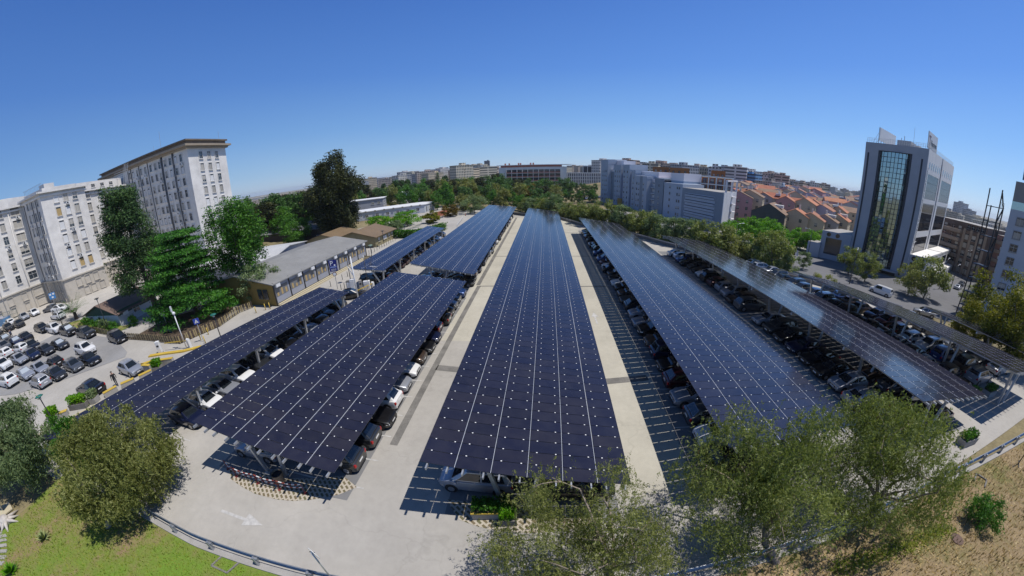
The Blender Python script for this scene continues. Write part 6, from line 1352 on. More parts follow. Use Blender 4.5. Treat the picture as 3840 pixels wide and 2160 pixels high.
def citymat(name,wallc,glassc,bw,rh,ms):
    m=bpy.data.materials.new(name); m.use_nodes=True; N,L=nodes(m); b=N['Principled BSDF']; b.inputs['Roughness'].default_value=.8
    tc=N.new('ShaderNodeTexCoord'); sp=N.new('ShaderNodeSeparateXYZ'); L.new(tc.outputs['Object'],sp.inputs[0]); sn=N.new('ShaderNodeSeparateXYZ'); L.new(tc.outputs['Normal'],sn.inputs[0])
    ab=N.new('ShaderNodeMath'); ab.operation='ABSOLUTE'; L.new(sn.outputs['X'],ab.inputs[0]); gt=N.new('ShaderNodeMath'); gt.operation='GREATER_THAN'; gt.inputs[1].default_value=.6; L.new(ab.outputs[0],gt.inputs[0])
    mx=N.new('ShaderNodeMix'); L.new(gt.outputs[0],mx.inputs['Factor']); L.new(sp.outputs['X'],mx.inputs['A']); L.new(sp.outputs['Y'],mx.inputs['B'])
    cb=N.new('ShaderNodeCombineXYZ'); L.new(mx.outputs['Result'],cb.inputs['X']); L.new(sp.outputs['Z'],cb.inputs['Y'])
    br=N.new('ShaderNodeTexBrick'); br.offset=0; br.inputs['Scale'].default_value=1; br.inputs['Brick Width'].default_value=bw; br.inputs['Row Height'].default_value=rh; br.inputs['Mortar Size'].default_value=ms; br.inputs['Mortar Smooth'].default_value=0; br.inputs['Bias'].default_value=-.2
    L.new(cb.outputs[0],br.inputs['Vector']); br.inputs['Color1'].default_value=(*glassc,1); br.inputs['Color2'].default_value=(glassc[0]*2.4,glassc[1]*2.4,glassc[2]*2.4,1); br.inputs['Mortar'].default_value=(1,1,1,1)
    oi=N.new('ShaderNodeObjectInfo'); ml=N.new('ShaderNodeMix'); ml.data_type='RGBA'; ml.blend_type='MULTIPLY'; ml.inputs['Factor'].default_value=1; L.new(br.outputs['Color'],ml.inputs['A']); L.new(oi.outputs['Color'],ml.inputs['B'])
    az_=N.new('ShaderNodeMath'); az_.operation='GREATER_THAN'; az_.inputs[1].default_value=.5; L.new(sn.outputs['Z'],az_.inputs[0]); m3=N.new('ShaderNodeMix'); m3.data_type='RGBA'; L.new(az_.outputs[0],m3.inputs['Factor']); L.new(ml.outputs['Result'],m3.inputs['A']); L.new(oi.outputs['Color'],m3.inputs['B']); L.new(m3.outputs['Result'],b.inputs['Base Color'])
    return m
CM=[citymat('apartment_facade',(1,1,1),(.10,.12,.14),3.1,3.0,.75),citymat('banded_facade',(1,1,1),(.12,.13,.15),40.,3.0,.8),citymat('office_facade',(1,1,1),(.08,.11,.15),2.2,3.2,.45)]
def block(az,D,w,d,ztop,col,label,cat='apartment building',name='city_block',group='blocks on the city skyline',cm=None,rz=None,plant=True):
    x,y=azd(az,D); z0=hzf(x,y)-4; root=empty(name,(x,y,z0),R(hr.uniform(15,60)) if rz is None else rz,label,cat,group); h=ztop-z0
    o=MB().box((0,0,0),(w,d,h)).build('wall',cm or hr.choice(CM),root); o.color=(*col,1); q=MB().box((0,0,h),(w+.5,d+.5,.5)); o2=q.build('roof_edge',CM[0],root); o2.color=(*col,1)
    if plant: o3=MB().box((hr.uniform(-w/5,w/5),0,h+.5),(w*.25,d*.4,hr.uniform(1.5,3))).build('lift_house',CM[0],root); o3.color=(*[c*.9 for c in col],1)
    return root
COLS=[(.55,.54,.5),(.6,.55,.44),(.5,.5,.52),(.62,.6,.58),(.5,.42,.36),(.46,.36,.3),(.58,.5,.38),(.42,.44,.47)]
def skyline(az0,az1,n,D0,D1,el0,el1,where,wr=(14,34)):
    for i in range(n):
        az=az0+(az1-az0)*(i+.5)/n+hr.uniform(-.4,.4)*(az1-az0)/n; D=hr.uniform(D0,D1); el=hr.uniform(el0,el1)
        block(az,D,hr.uniform(*wr)*D/500,hr.uniform(12,22),CAMH+D*math.tan(R(el)),hr.choice(COLS),'pale distant block, %s from the left %s'%(ordw(i+1),where))
skyline(-43.5,-34,9,650,1000,-1.0,-.35,'low on the far left horizon')
skyline(-28.5,-17,12,520,760,-.4,.25,'between the cypress and the Norfolk pine')
skyline(-18,-7,13,480,700,.1,.75,'on the skyline above the park trees')
skyline(-8,-1.8,9,420,620,.2,1.1,'beside the blue hoarding block')
skyline(-6,16,14,620,900,.1,.6,'behind the red-striped slab')
skyline(15.4,37,18,330,480,.8,1.6,'on the hill behind the burnt orange blocks')
skyline(36.5,44,9,420,520,.5,1.15,'on the hill above the old quarter',(18,30))
skyline(43,50,9,520,700,-.3,.4,'stepping down behind the old quarter')
skyline(45,56,14,900,1500,-.55,.05,'on the low ridge left of the office tower')
skyline(64.5,73.5,16,700,1400,-1.1,-.45,'beyond the brown apartments at the right')
for az,D,w,z,l,c in ((67.35,900,34,27.5,'tall grey distant tower, higher of the pair right of the office tower',(.42,.44,.47)),(68.4,910,36,17.5,'lower grey distant tower beside the higher one',(.45,.46,.48)),(65.6,880,20,13,'slim distant tower at the office tower edge',(.4,.43,.46)),(-3.5,900,14,42,'dark portal-shaped tower on the central skyline',(.2,.2,.22)),(-6.2,520,30,24,'pale tower block on the central skyline, tallest of its cluster',(.5,.5,.5))): block(az,D,w,16,z,c,l,'tower block','tower_block','distant towers',None,0)
pq=block(-5.3,470,36,16,CAMH-470*math.tan(R(.05)),(.62,.6,.55),'cream apartment block carrying a bright blue hoarding above the trees',rz=R(6)); 
MB().box((-8,-8.3,pq.location.z*0+12),(17,.3,9.5)).build('hoarding',mat('bright_blue_hoarding',(.02,.24,.72),.6),pq)
# glazed blue mesh-wrapped block and pale blocks on the hill (right of the orange ones)
block(38.9,360,16,18,CAMH+360*math.tan(R(.55)),(.12,.28,.5),'blue net-wrapped apartment block on the hill',cm=CM[1]); block(42.0,330,26,16,CAMH-330*math.tan(R(.35)),(.42,.36,.32),'beige blank-sided block standing above the tiled roofs',rz=R(20)); block(43.6,335,14,14,CAMH-335*math.tan(R(.75)),(.5,.56,.66),'pale blue and white block beside the beige blank-sided one'); block(44.8,320,14,14,CAMH-320*math.tan(R(1.15)),(.62,.62,.62),'white block with a red roof edge above the tiled roofs')
# hazy far shore and hills
def ridge(name,az0,az1,D,z0,z1,col,seed):
    q=random.Random(seed); b=MB(); n=60; top=[];bot=[]
    for i in range(n+1):
        az=az0+(az1-az0)*i/n; f=math.sin(PI*i/n)**.5; x,y=azd(az,D); x2,y2=azd(az,D*1.15); h=z0+(z1-z0)*f*(.6+.4*math.sin(i*.35+seed)*math.sin(i*.13))+q.uniform(-1,1)*(z1-z0)*.03
        top.append((x2,y2,h)); bot.append((x,y,-60))
    for i in range(n): b.face([bot[i],bot[i+1],top[i+1],top[i]])
    return tag(b.build(name,mat(name+'_slope',col,1.),None,True),kind='structure')
ridge('hills',44,58,2600,-30,24,(.07,.085,.06),2); ridge('hills',63,80,7500,-120,10,(.08,.09,.08),4)
g_=np.random.default_rng(5)
# ------------------------------------------------------------ street furniture and small things near the car park
def onzoom(ox,oy,k): return lambda x,y:(ox+x*k,oy+y*k)
zA=onzoom(380,1180,480/2576.); zB=onzoom(0,1500,480/2576.); zC=onzoom(0,1900,480/2576.); zD=onzoom(1240,960,320/2576.); zE=onzoom(0,1500,1160/2547.); z7=onzoom(900,900,960/2576.); zR=onzoom(2700,900,1140/2576.)
M['rail']=mat('galvanised_guard_rail',(.36,.38,.41),.4,.55,noise=[(3,.12)])
# guard rail along the near road
def guard_rail(x0,x1,label,off=.0):
    root=empty('guard_rail',((x0+x1)/2,rail_y((x0+x1)/2),0),0,label,'guard rail','guard rails of the near road'); ox,oy=root.location.x,root.location.y
    n=max(2,int((x1-x0)/.8)); b=MB(); prof=[(-.02,.42),(.05,.47),(.05,.53),(-.02,.58),(.05,.63),(.05,.69),(-.02,.74)]
    for k in range(n):
        xa=x0+(x1-x0)*k/n;xb=x0+(x1-x0)*(k+1)/n
        for (d0,z0),(d1,z1) in zip(prof,prof[1:]): b.face([(xa-ox,rail_y(xa)-oy+d0,z0),(xb-ox,rail_y(xb)-oy+d0,z0),(xb-ox,rail_y(xb)-oy+d1,z1),(xa-ox,rail_y(xa)-oy+d1,z1)])
    for z in (.42,.74): b.tube([(x0+(x1-x0)*k/n-ox,rail_y(x0+(x1-x0)*k/n)-oy,z) for k in range(n+1)],.03,6)
    b.build('rail',M['rail'],root,True)
    x=x0+.6
    while x<x1: p=MB(); p.box((x-ox,rail_y(x)-oy-.16,0),(.11,.14,.82)); p.box((x-ox,rail_y(x)-oy-.08,.46),(.3,.14,.22)); p.build('post',M['rail'],root); x+=3.1
guard_rail(-25.5,-4.,'galvanised guard rail curving past the green lawn'); guard_rail(-3.,22,'guard rail under the foreground pepper trees'); guard_rail(22.5,58,'guard rail above the dry bank at the right')
# round traffic sign seen from behind
def pole_sign(p,h,r,label,face,tilt=0.,name='road_sign',back=M['alu'],shape='disc',pole=M['steel'],front=None,pr=.035):
    root=empty(name,p,0,label,'road sign'); MB().tube([(0,0,-.2),(0,0,h)],pr,8).build('pole',pole,root,True); f=Vector(face).normalized()
    if shape=='disc': b=MB().disc(f*.06+Vector((0,0,h-r*.6)),r,f,24,.02,0,1); b.build('plate',[front or back,back],root); MB().beam(f*.03+Vector((-.12,0,h-r*.2)),f*.03+Vector((.12,0,h-r*.2)),.03).build('bracket',M['dark'],root)
    else:
        c=f*.06+Vector((0,0,h-r)); s=Vector((f.y,-f.x,0)); up=Vector((0,0,1)); b=MB()
        for o,mi in ((.012,0),(-.012,1)): q=[c+s*r+up*r+f*o,c-s*r+up*r+f*o,c-s*r-up*r+f*o,c+s*r-up*r+f*o]; b.face(q if mi==0 else q[::-1],mi)
        b.build('plate',[front or back,back],root)
    return root
b_=G(1262,2190); pole_sign((b_.x,b_.y,0),3.0,.33,'round road sign seen from its white back at the bottom of the picture',(.42,.9,.1),front=M['white'],back=M['white'])
# lawn: stump, stepping slabs, agaves, buried frame, spotlight on its slab
p=G(28,1962); st_=empty('tree_stump',(p.x,p.y,.03),0,'bleached tree stump with spreading roots at the left edge of the lawn','tree stump'); g_=np.random.default_rng(4); b=MB(); M['deadwood']=mat('bleached_wood',(.5,.46,.42),.85,noise=[(4,.2)])
b.tube([(0,0,-.1),(0,0,.35),(.05,0,.55)],[.48,.36,.3],9)
for i in range(9): a=.5+i*.68; L=.7+.5*g_.random(); b.tube([(0,0,.3),(math.cos(a)*L*.5,math.sin(a)*L*.5,.16),(math.cos(a)*L,math.sin(a)*L,.0)],[.2,.13,.04],6)
b.build('wood',M['deadwood'],st_,True)
sl=[((0,508),(62,535),(10,565),(0,560)),((0,610),(122,560),(160,612),(0,672)),((0,690),(125,650),(160,690),(0,755)),((0,778),(145,752),(158,812),(0,845)),((0,880),(160,870),(140,938),(0,945)),((0,990),(150,998),(100,1068),(0,1065)),((0,1108),(105,1108),(45,1190),(0,1185))]
for i,q in enumerate(sl):
    P=[G(*zC(x-(95 if x==0 else 0),y)) for x,y in q]; c=sum(P,Vector())/4; r_o=empty('stepping_slab',(c.x,c.y,.03),0,'pale stone stepping slab in the lawn, %s from the top of the curved path'%ordw(i+1),'paving slab','stepping slabs of the curved garden path'); MB().prism([(v.x-c.x,v.y-c.y) for v in P],0,.05).build('slab',M['concrete'],r_o)
def agave(p,R_,n,label,m,seed):
    g=np.random.default_rng(seed); root=empty('agave',p,0,label,'plant'); b=MB()
    for i in range(n):
        a=6.283*i/n*2.4+g.random()*.3; el=R(20+60*(i/n)); L=R_*(.8+.3*g.random()); w=.055*R_/.5; d=Vector((math.cos(a)*math.cos(el),math.sin(a)*math.cos(el),math.sin(el))); s=Vector((-math.sin(a),math.cos(a),0))
        P=[Vector((0,0,.02)),d*L*.45,d*L+Vector((0,0,-.1*L))]; b.face([P[0]-s*w*.7,P[0]+s*w*.7,P[1]+s*w,P[1]-s*w]); b.face([P[1]-s*w,P[1]+s*w,P[2]])
    b.build('leaves',m,root); return root
p=G(*zC(905,650)); agave((p.x,p.y,.03),.75,30,'grey-green agave rosette standing on the worn lawn',M['agave'],1); p=G(*zC(245,1330)); agave((p.x,p.y,.03),.8,46,'bright green leafy rosette plant at the lower left corner',M['bright'],2)
fr=[G(*zE(x,y)) for x,y in ((1840,1283),(1985,1332),(1875,1428),(1745,1368))]; c=sum(fr,Vector())/4; r_o=empty('buried_frame',(c.x,c.y,.03),0,'square concrete frame sunk in the lawn beside the guard rail','concrete frame'); b=MB()
for i in range(4): b.beam((fr[i]-c)+Vector((0,0,.03)),(fr[(i+1)%4]-c)+Vector((0,0,.03)),.09,.06)
b.build('frame',M['concrete_dark'],r_o)
p=G(15,1915); r_o=empty('spotlight_post',(p.x,p.y,.03),0,'black spotlight on a grey post and pale slab, left edge of the lawn','lamp'); MB().prism([(-.9,-.5),(.7,-.6),(.9,.5),(-.4,.7)],0,.08).build('base_slab',M['cream'],r_o); MB().tube([(0,0,.05),(0,0,1.5)],.08,8).build('post',M['steel'],r_o,True); MB().box((.25,.1,1.15),(.8,.55,.42),.4).build('spotlight',M['blackmetal'],r_o)
p=G(*onzoom(2400,1350,1440/2576.)(2125,1205)); r_o=empty('manhole_cover',(p.x,p.y,.035),0,'round brown manhole cover in the dry bank below the green shrub','manhole cover'); MB().disc((0,0,.02),.4,(0,0,1),20,.04).build('cover',mat('rusty_iron',(.13,.08,.06),.8,noise=[(6,.2)]),r_o)
p=G(*onzoom(2400,1350,1440/2576.)(2280,812)); r_o=empty('buried_frame',(p.x,p.y,.035),.3,'open concrete frame lying on the dry bank near the right guard rail','concrete frame'); b=MB()
for q in (((-.5,-.4),(.5,-.4)),((.5,-.4),(.5,.4)),((.5,.4),(-.5,.4))): b.beam((*q[0],.04),(*q[1],.04),.1,.08)
b.build('frame',M['concrete_dark'],r_o)
p=G(*onzoom(2400,1350,1440/2576.)(2535,700)); r_o=empty('signpost',(p.x,p.y,0),0,'thin dark post leaning on the dry bank at the right edge','post'); MB().tube([(0,0,-.1),(.05,.1,2.4)],.035,6).build('post',M['dark'],r_o,True); MB().beam((-.5,-.2,.06),(.5,.15,.06),.06).build('fallen_bar',M['dark'],r_o)
# things at the canopy heads
def planter(p,w,d,h,rz,label,m,fol,seed,band=None,n=900,leaf=.14,fh=.5):
    root=empty('planter',(p[0],p[1],p[2] if len(p)>2 else 0),rz,label,'planter'); b=MB(); b.box((0,0,0),(w,d,h),0,0,1.06); b.build('trough',m,root)
    if band: MB().box((0,0,h),(w*1.08,d*1.1,.09)).build('rim',band,root)
    MB().box((0,0,h+.0),(w*.92,d*.85,.1 if not band else .13)).build('soil',M['soil'],root)
    g=np.random.default_rng(seed); P=np.stack([g.uniform(-w*.5,w*.5,n),g.uniform(-d*.5,d*.5,n),h+.05+fh*g.random(n)**.8],1); quads_obj('foliage',rand_quads(P,leaf,.6,g),fol,root); return root
p=G(1845,1925); planter((p.x,p.y),1.9,.75,.5,.02,'long concrete planter with yellow rim in the shade at the head of the central canopy',M['concrete'],M['broad'],1,M['yellow'],1200,.14,.55)
p=G(1905,1950); planter((p.x,p.y),.85,.75,.5,.0,'small square planter with bright green plants in the sun before the central canopy',M['concrete_dark'],M['bright'],2,None,800,.13,.45)
for i,(px,py,w,l) in enumerate(((3640,1490,1.7,'concrete planter at the head of the second canopy from the wall, left one'),(3705,1480,1.5,'concrete planter at the head of the second canopy from the wall, right one'),(3620,1660,2.,'concrete planter in the shade behind the right pepper tree'))): p=G(px,py); planter((p.x,p.y),w,.8,.55,-.1,l,M['concrete'],M['broad'],5+i,None,700,.16,.5)
p=G(*s5(1195,1095)); r_o=empty('litter_bin',(p.x,p.y,0),0,'tapered brown litter bin on the lattice paving under the near left canopy','litter bin'); b=MB(); b.tube([(0,0,0),(0,0,.85)],[.26,.36],14,0,False); b.disc((0,0,.02),.26,(0,0,1),14,.03); b.build('bin_body',mat('beige_plastic',(.27,.2,.13),.6),r_o,True); MB().disc((0,0,.74),.31,(0,0,1),14,.04).build('bin_liner',M['black'],r_o)
# red and white plastic chain on low posts
P=[s5(*q) for q in ((765,985),(835,1045),(1005,1100),(1180,1150),(1385,1180))]; r_o=empty('chain_barrier',tuple(G(*P[2])),0,'red and white chain hanging from low posts round the lattice paving','chain barrier'); o_=r_o.location; mr_,mw_=mat('red_plastic',(.25,.05,.04),.6),M['white']; ch=MB()
pts=[G(*q) for q in P]
for q in pts: pm=MB(); pm.tube([tuple(q-o_),tuple(q-o_+Vector((0,0,.85)))],.022,6); pm.disc(tuple(q-o_+Vector((0,0,.02))),.12,(0,0,1),12,.04); pm.build('post',mr_,r_o)
for a,b in zip(pts,pts[1:]):
    n=int((b-a).length/.22)
    for h0 in (.8,.55):
        for i in range(n):
            f=lambda t:a.lerp(b,t)-o_+Vector((0,0,h0-.55*t*(1-t))); ch.beam(f(i/n),f((i+1)/n),.05,.05,i%2)
c_=ch.build('chain',[mr_,mw_],r_o)
# --- barrier islands, low walls, planters along the left lot
def kerb_line(name,pts,w,h,label,m,cat='kerb',group=None,capm=None,caph=.0):
    P=[T(*q) for q in pts]; root=empty(name,tuple(P[0]),0,label,cat,group); b=MB(); c=MB(); o=root.location
    for a,q in zip(P,P[1:]):
        d=(q-a).normalized(); n=Vector((-d.y,d.x,0))*w/2; R4=[(a-n-o),(q-n-o),(q+n-o),(a+n-o)]; b.prism([(v.x,v.y) for v in R4],-.1,h); 
        if capm: n2=n*1.12; R5=[(a-n2-o),(q-n2-o),(q+n2-o),(a+n2-o)]; c.prism([(v.x,v.y) for v in R5],h,h+caph)
    b.build('wall' if h>.4 else 'kerb',m,root)
    if capm: c.build('painted_top',capm,root)
    return root
kerb_line('kerb_island',[zA(970,845),zA(1300,790),zA(1650,745),zA(2010,660)],.55,.16,'long yellow-edged kerb island under the ticket machine and barrier',M['yellow'])
kerb_line('low_wall',[zA(830,1130),zA(1050,1060),zA(1480,1000)],.4,.75,'low concrete wall with yellow top along the exit lane',M['concrete'],'low wall','low walls of the left lot',M['yellow'],.06)
kerb_line('low_wall',[zA(830,1130),zA(1030,1140)],.4,.75,'short stub of yellow-topped wall facing the silver hatchback',M['concrete'],'low wall','low walls of the left lot',M['yellow'],.06)
for i,(a,b,l) in enumerate((((790,1320),(1040,1200),'yellow-topped low wall right before the silver hatchback'),((430,1480),(690,1370),'yellow-topped low wall beside the walking person'))): kerb_line('low_wall',[zA(*a),zA(*b)],.45,.5,l,M['concrete'],'low wall','low walls of the left lot',M['yellow'],.05)
kerb_line('low_wall',[z5((1060,1320)),z5((1190,1245))],.45,.5,'yellow-topped low wall behind the tail of the lone black saloon',M['concrete'],'low wall','low walls of the left lot',M['yellow'],.05)
kerb_line('low_wall',[zB(1200,370),zB(1390,290)],.45,.5,'yellow-topped low wall beside the green lamp at lower left',M['concrete'],'low wall','low walls of the left lot',M['yellow'],.05)
kerb_line('kerb_edge',[(100,1665),(180,1612),(530,1437),(800,1292),(1000,1180),(1200,1075)],.3,.12,'long pale kerb along the narrow near canopy',M['cream'])
for i,(q,w,l,fm) in enumerate(((zA(1165,1135),.95,'square planter with a bright plant beside the low wall','bright'),(z5((815,1415)),2.2,'long planter with a leafy hedge by the narrow near canopy','bright'),(z5((965,1365)),.8,'pale square planter next to the leafy hedge trough','grey_green'),(zB(1130,400),1.2,'dark planter with a round bush under the green lamp','bright'))):
    p=T(*q); planter(tuple(p),w,.85,.6,.45,l,M['concrete_dark'] if i!=2 else M['concrete'],M[fm],30+i,None,1000,.2,.75)
def barrier(px,arm_px,label,col=M['white']):
    p=T(*px); q=T(*arm_px); root=empty('barrier_gate',tuple(p),0,label,'barrier'); MB().box((0,0,0),(.32,.36,1.05)).disc((0,0,1.05),.19,(1,0,0),14,.3).build('cabinet',col,root); d=(q-p); d.z=0; d.normalize(); MB().beam((0,0,.98),tuple(d*3.6+Vector((0,0,.98))),.09,.09).build('arm',M['yellow'],root); return root
barrier(zA(1800,670),zA(1600,690),'white barrier post with lowered yellow arm on the kerb island')
def machine(px,label,h=1.45,m=None):
    p=T(*px); root=empty('ticket_machine',tuple(p),.5,label,'ticket machine'); o=MB().box((0,0,.12),(.5,.42,h)).build('housing',m or M['white'],root); bevel(o,.04); MB().box((.0,-.215,h*.62),(.3,.02,.22)).build('screen',M['trim'],root); MB().box((0,0,0),(.6,.52,.12)).build('foot',M['concrete'],root); return root
machine(zA(1205,775),'white ticket machine standing on the yellow kerb island')
MB_=MB()
def lamp(px,h,label,m=None,top='disc'):
    p=T(*px); root=empty('street_lamp',tuple(p),0,label,'street lamp'); MB().tube([(0,0,-.2),(0,0,h)],[.07,.05],8).build('pole',M['dark'],root,True); b=MB(); b.tube([(0,0,h),(0,0,h+.12),(0,0,h+.2)],[.08,.42,.30],16); b.build('lamp_head',m or mat('green_lamp_hood',(.02,.13,.10),.45),root,True); MB().tube([(0,0,h-.14),(0,0,h-.005)],.13,10).build('lens',M['frame_w'],root,True); return root
M['hood']=mat('green_lamp_hood',(.02,.14,.11),.45); M['hoodk']=mat('black_lamp_hood',(.02,.022,.022),.5)
lamp(zA(2440,545),3.4,'green-hooded lamp behind the narrow canopy by the fence corner',M['hood']); lamp(zB(1160,560),3.3,'green-hooded lamp at lower left behind the lawn trees',M['hood']); lamp(zD(1330,560),5.0,'pale green-hooded lamp in front of the narrow far canopy',mat('pale_green_hood',(.2,.27,.2),.5)); lamp(z5((1105,668)),5.6,'thin black lamp post in front of the kiosk wall',M['hoodk']); lamp(z5((640,610)),4.2,'thin black lamp post beside the bicycle rack',M['hoodk']); lamp(zD(615,800),4.4,'black lamp on the pavement below the grey prefab',M['hoodk']); lamp(onzoom(1300,700,.2174)(650,1030),3.6,'black lamp beside the beige hut',M['hoodk']); lamp(onzoom(1300,700,.2174)(1015,880),3.4,'black lamp behind the far edge of the narrow canopy',M['hoodk'])
p=T(*zA(1725,690)); r_o=empty('camera_mast',tuple(p),0,'pale mast with a round white beacon and camera by the wooden fence','mast'); MB().tube([(0,0,-.1),(0,0,4.6)],.06,8).build('pole',M['white'],r_o,True); MB().ball((0,0,4.6),.2,10,6).build('beacon',M['white'],r_o,True); MB().box((-.25,0,4.75),(.16,.16,.7),.4).build('camera_arm',M['white'],r_o)
# wooden fence round the playground (pale and dark pickets)
M['fpale']=mat('pale_yellow_picket',(.34,.27,.13),.85,noise=[(2,.15)]); M['fdark']=mat('dark_picket',(.06,.045,.035),.85)
def fence(pts,label,h=1.05,sp=.23,ca='fence'):
    P=[T(*q) for q in pts]; root=empty('wooden_fence',tuple(P[0]),0,label,'fence','picket fences of the playground'); o=root.location; pk=MB(); rl_=MB(); k=0
    for a,b in zip(P,P[1:]):
        L=(b-a).length; d=(b-a).normalized(); n=int(L/sp); ang_=math.atan2(d.y,d.x)
        for i in range(n): q=a.lerp(b,i/n)-o; k+=1; pk.box((q.x,q.y,q.z+.05),(.13,.03,h*(.92+.1*((k*7)%5)/5)),ang_,0 if (k%5 in(0,1,3)) else 1)
        nv=Vector((-d.y,d.x,0))*.04
        for z in (.3,.8): rl_.beam(a-o+nv+Vector((0,0,z)),b-o+nv+Vector((0,0,z)),.04,.09)
    f=pk.build('picket',[M['fpale'],M['fdark']],root); f['kind']='stuff'; rl_.build('fence_rail',M['fdark'],root)
fence([zA(560,505),zA(1000,535),zA(1400,590),zA(1600,590)],'picket fence on the lot side of the playground'); fence([zA(1600,590),zA(2000,410),zA(2400,240),z7(0,735),z7(140,680)],'picket fence on the lane side of the playground'); fence([z5((800,640)),z5((960,665)),z5((1110,700))],'picket fence below the kiosk lawn'); fence([z7(1255,205),z7(1365,210)],'short picket fence at the corner of the beige hut')
sheet('playground_ground',[T(*zA(560,500)),T(*zA(1000,530)),T(*zA(1600,585)),T(*zA(2400,240)),T(900,1120),T(640,1190)],M['soil'],.02)  # lawn in shadow; the dark soil colour carries that shade
lw=[T(*q) for q in (z5((600,590)),z5((880,520)),z5((1240,600)),z5((1400,570)),z5((1120,690)),z5((800,630)))]
b=MB(); zz=[q.z+.06 for q in lw]; b.face([(q.x,q.y,z) for q,z in zip(lw,zz)][::-1]); tag(b.build('kiosk_lawn',M['lawn']),kind='structure')
p=T(*zA(1350,370)); r_o=empty('play_bench',tuple(p),.2,'blue play bench standing in the shade of the playground','bench'); MB().box((0,0,.4),(1.6,.5,.08)).build('seat',PAINT['blue'],r_o); [MB().box((x,0,0),(.1,.4,.4)).build('leg',PAINT['blue'],r_o) for x in (-.6,.6)]
p=T(*zA(1345,270)); pole_sign(tuple(p),2.6,.38,'round pale sign board standing in the playground shade',(.8,-.6,.1),front=M['white'],back=M['white'],name='sign_board')
p=T(*zA(2060,545)); ps=pole_sign(tuple(p),3.1,.36,'blue square pedestrian crossing sign beside the playground fence',(.75,-.66,0),front=mat('blue_sign_face',(.02,.05,.32),.45),back=M['steel'],shape='sq'); f=Vector((.75,-.66,0)).normalized(); s_=Vector((-f.y,f.x,0)); c=f*.08+Vector((0,0,2.74)); MB().face([c-s_*.25+Vector((0,0,-.22)),c+s_*.25+Vector((0,0,-.22)),c+Vector((0,0,.25))]).build('white_triangle',M['white'],ps); c2=c+f*.006; b=MB(); b.beam(c2+Vector((0,0,.08)),c2+Vector((0,0,-.08)),.05,.01); b.beam(c2+Vector((0,0,-.06)),c2+s_*.08+Vector((0,0,-.19)),.04,.01); b.beam(c2+Vector((0,0,-.06)),c2-s_*.08+Vector((0,0,-.19)),.04,.01); b.build('walking_figure',M['letter'],ps)
p=T(*z5((565,402))); ps=pole_sign(tuple(p),3.2,.7,'blue sign with white symbols at the corner of the hospital',(1,-.25,0),front=mat('light_blue_sign_face',(.05,.2,.45),.45),back=M['steel'],shape='sq'); f=Vector((1,-.25,0)).normalized(); s_=Vector((-f.y,f.x,0)); c=f*.08+Vector((0,0,2.5)); [MB().box((c.x+s_.x*o*.35,c.y+s_.y*o*.35,c.z+z),(.05,.4,.35),math.atan2(f.y,f.x)).build('white_symbol',M['white'],ps) for o,z in ((-1,.15),(1,.15),(0,-.5))]
# yellow bollards, bollards of the lane, bicycle rack, skip, gate
def bollard(px,label,h=.9,m=None,r=.05,group='bollards along the lane'):
    p=T(*px); root=empty('bollard',tuple(p),0,label,'bollard',group); MB().tube([(0,0,-.1),(0,0,h)],r,8).build('post',m or M['dark'],root,True); MB().ball((0,0,h),r*1.05,8,5).build('cap',m or M['dark'],root,True)
for i,q in enumerate((zA(2160,405),zA(2100,575),zA(2010,520),z7(165,735),z7(260,705),z7(305,695))): bollard(q,'yellow bollard, %s along the lane by the playground fence'%ordw(i+1),.95,M['yellow'],.06,'yellow bollards')
zH=onzoom(1300,700,.2174)
for i,q in enumerate([(340,1200),(390,1170),(435,1150),(482,1125),(527,1100),(570,1075),(610,1050),(650,1030),(690,1010),(728,990),(765,970),(800,950),(838,930),(870,905),(900,880)]): bollard(zH(*q),'dark bollard, %s from the prefab along the beige hut'%ordw(i+1))
for i,q in enumerate([zD(10,930),zD(360,720),zD(520,630),zD(680,535),zD(430,990),zD(915,680),zD(325,1030)]): bollard(q,'dark bollard, %s on the pavement below the grey prefab'%ordw(i+1),.9,None,.05,'bollards below the prefab')
for i in range(9): bollard(zH(1905+i*12,690-i*16),'pale bollard, %s along the upper bend of the access road'%ordw(i+1),.9,M['white'],.06,'pale bollards of the access road')
# the gap between the canopies: parking sign, mast, cabinets, ticket machine, barrier, small signs
p=T(*zD(215,1005)); ps=empty('parking_sign',tuple(p),0,'tall blue parking sign with white P above a round sign','parking sign'); MB().tube([(0,0,-.1),(0,0,4.7)],.05,8).build('pole',M['steel'],ps,True); f=Vector((.42,-.9,0)).normalized(); s_=Vector((-f.y,f.x,0)); an=math.atan2(s_.y,s_.x)
MB().box((f.x*.08,f.y*.08,2.95),(1.2,.07,1.75),an).build('panel',mat('parking_blue',(.012,.018,.16),.4),ps); c=f*.125; o=Vector(ps.location)
text('letter_p','P',.98,(o.x+c.x-s_.x*.45,o.y+c.y-s_.y*.45,o.z+3.92),s_,(0,0,1),M['letter_w'],ps,sx=1.)
MB().box((c.x,c.y,3.5),(.95,.01,.24),an).build('white_panel',mat('pale_blue_panel',(.2,.26,.5),.5),ps); [MB().box((c.x,c.y,z),(.8,.01,.05),an).build('text_line',M['letter_w'],ps) for z in (3.27,3.1)]; MB().disc((c.x+s_.x*.25,c.y+s_.y*.25,3.9),.13,f,14,.02).build('white_disc',M['letter_w'],ps); MB().disc((c.x,c.y,2.5),.33,f,18,.03).build('round_sign',M['letter_r'],ps); MB().disc((c.x*1.3,c.y*1.3,2.5),.25,f,18,.03).build('sign_face',M['white'],ps)
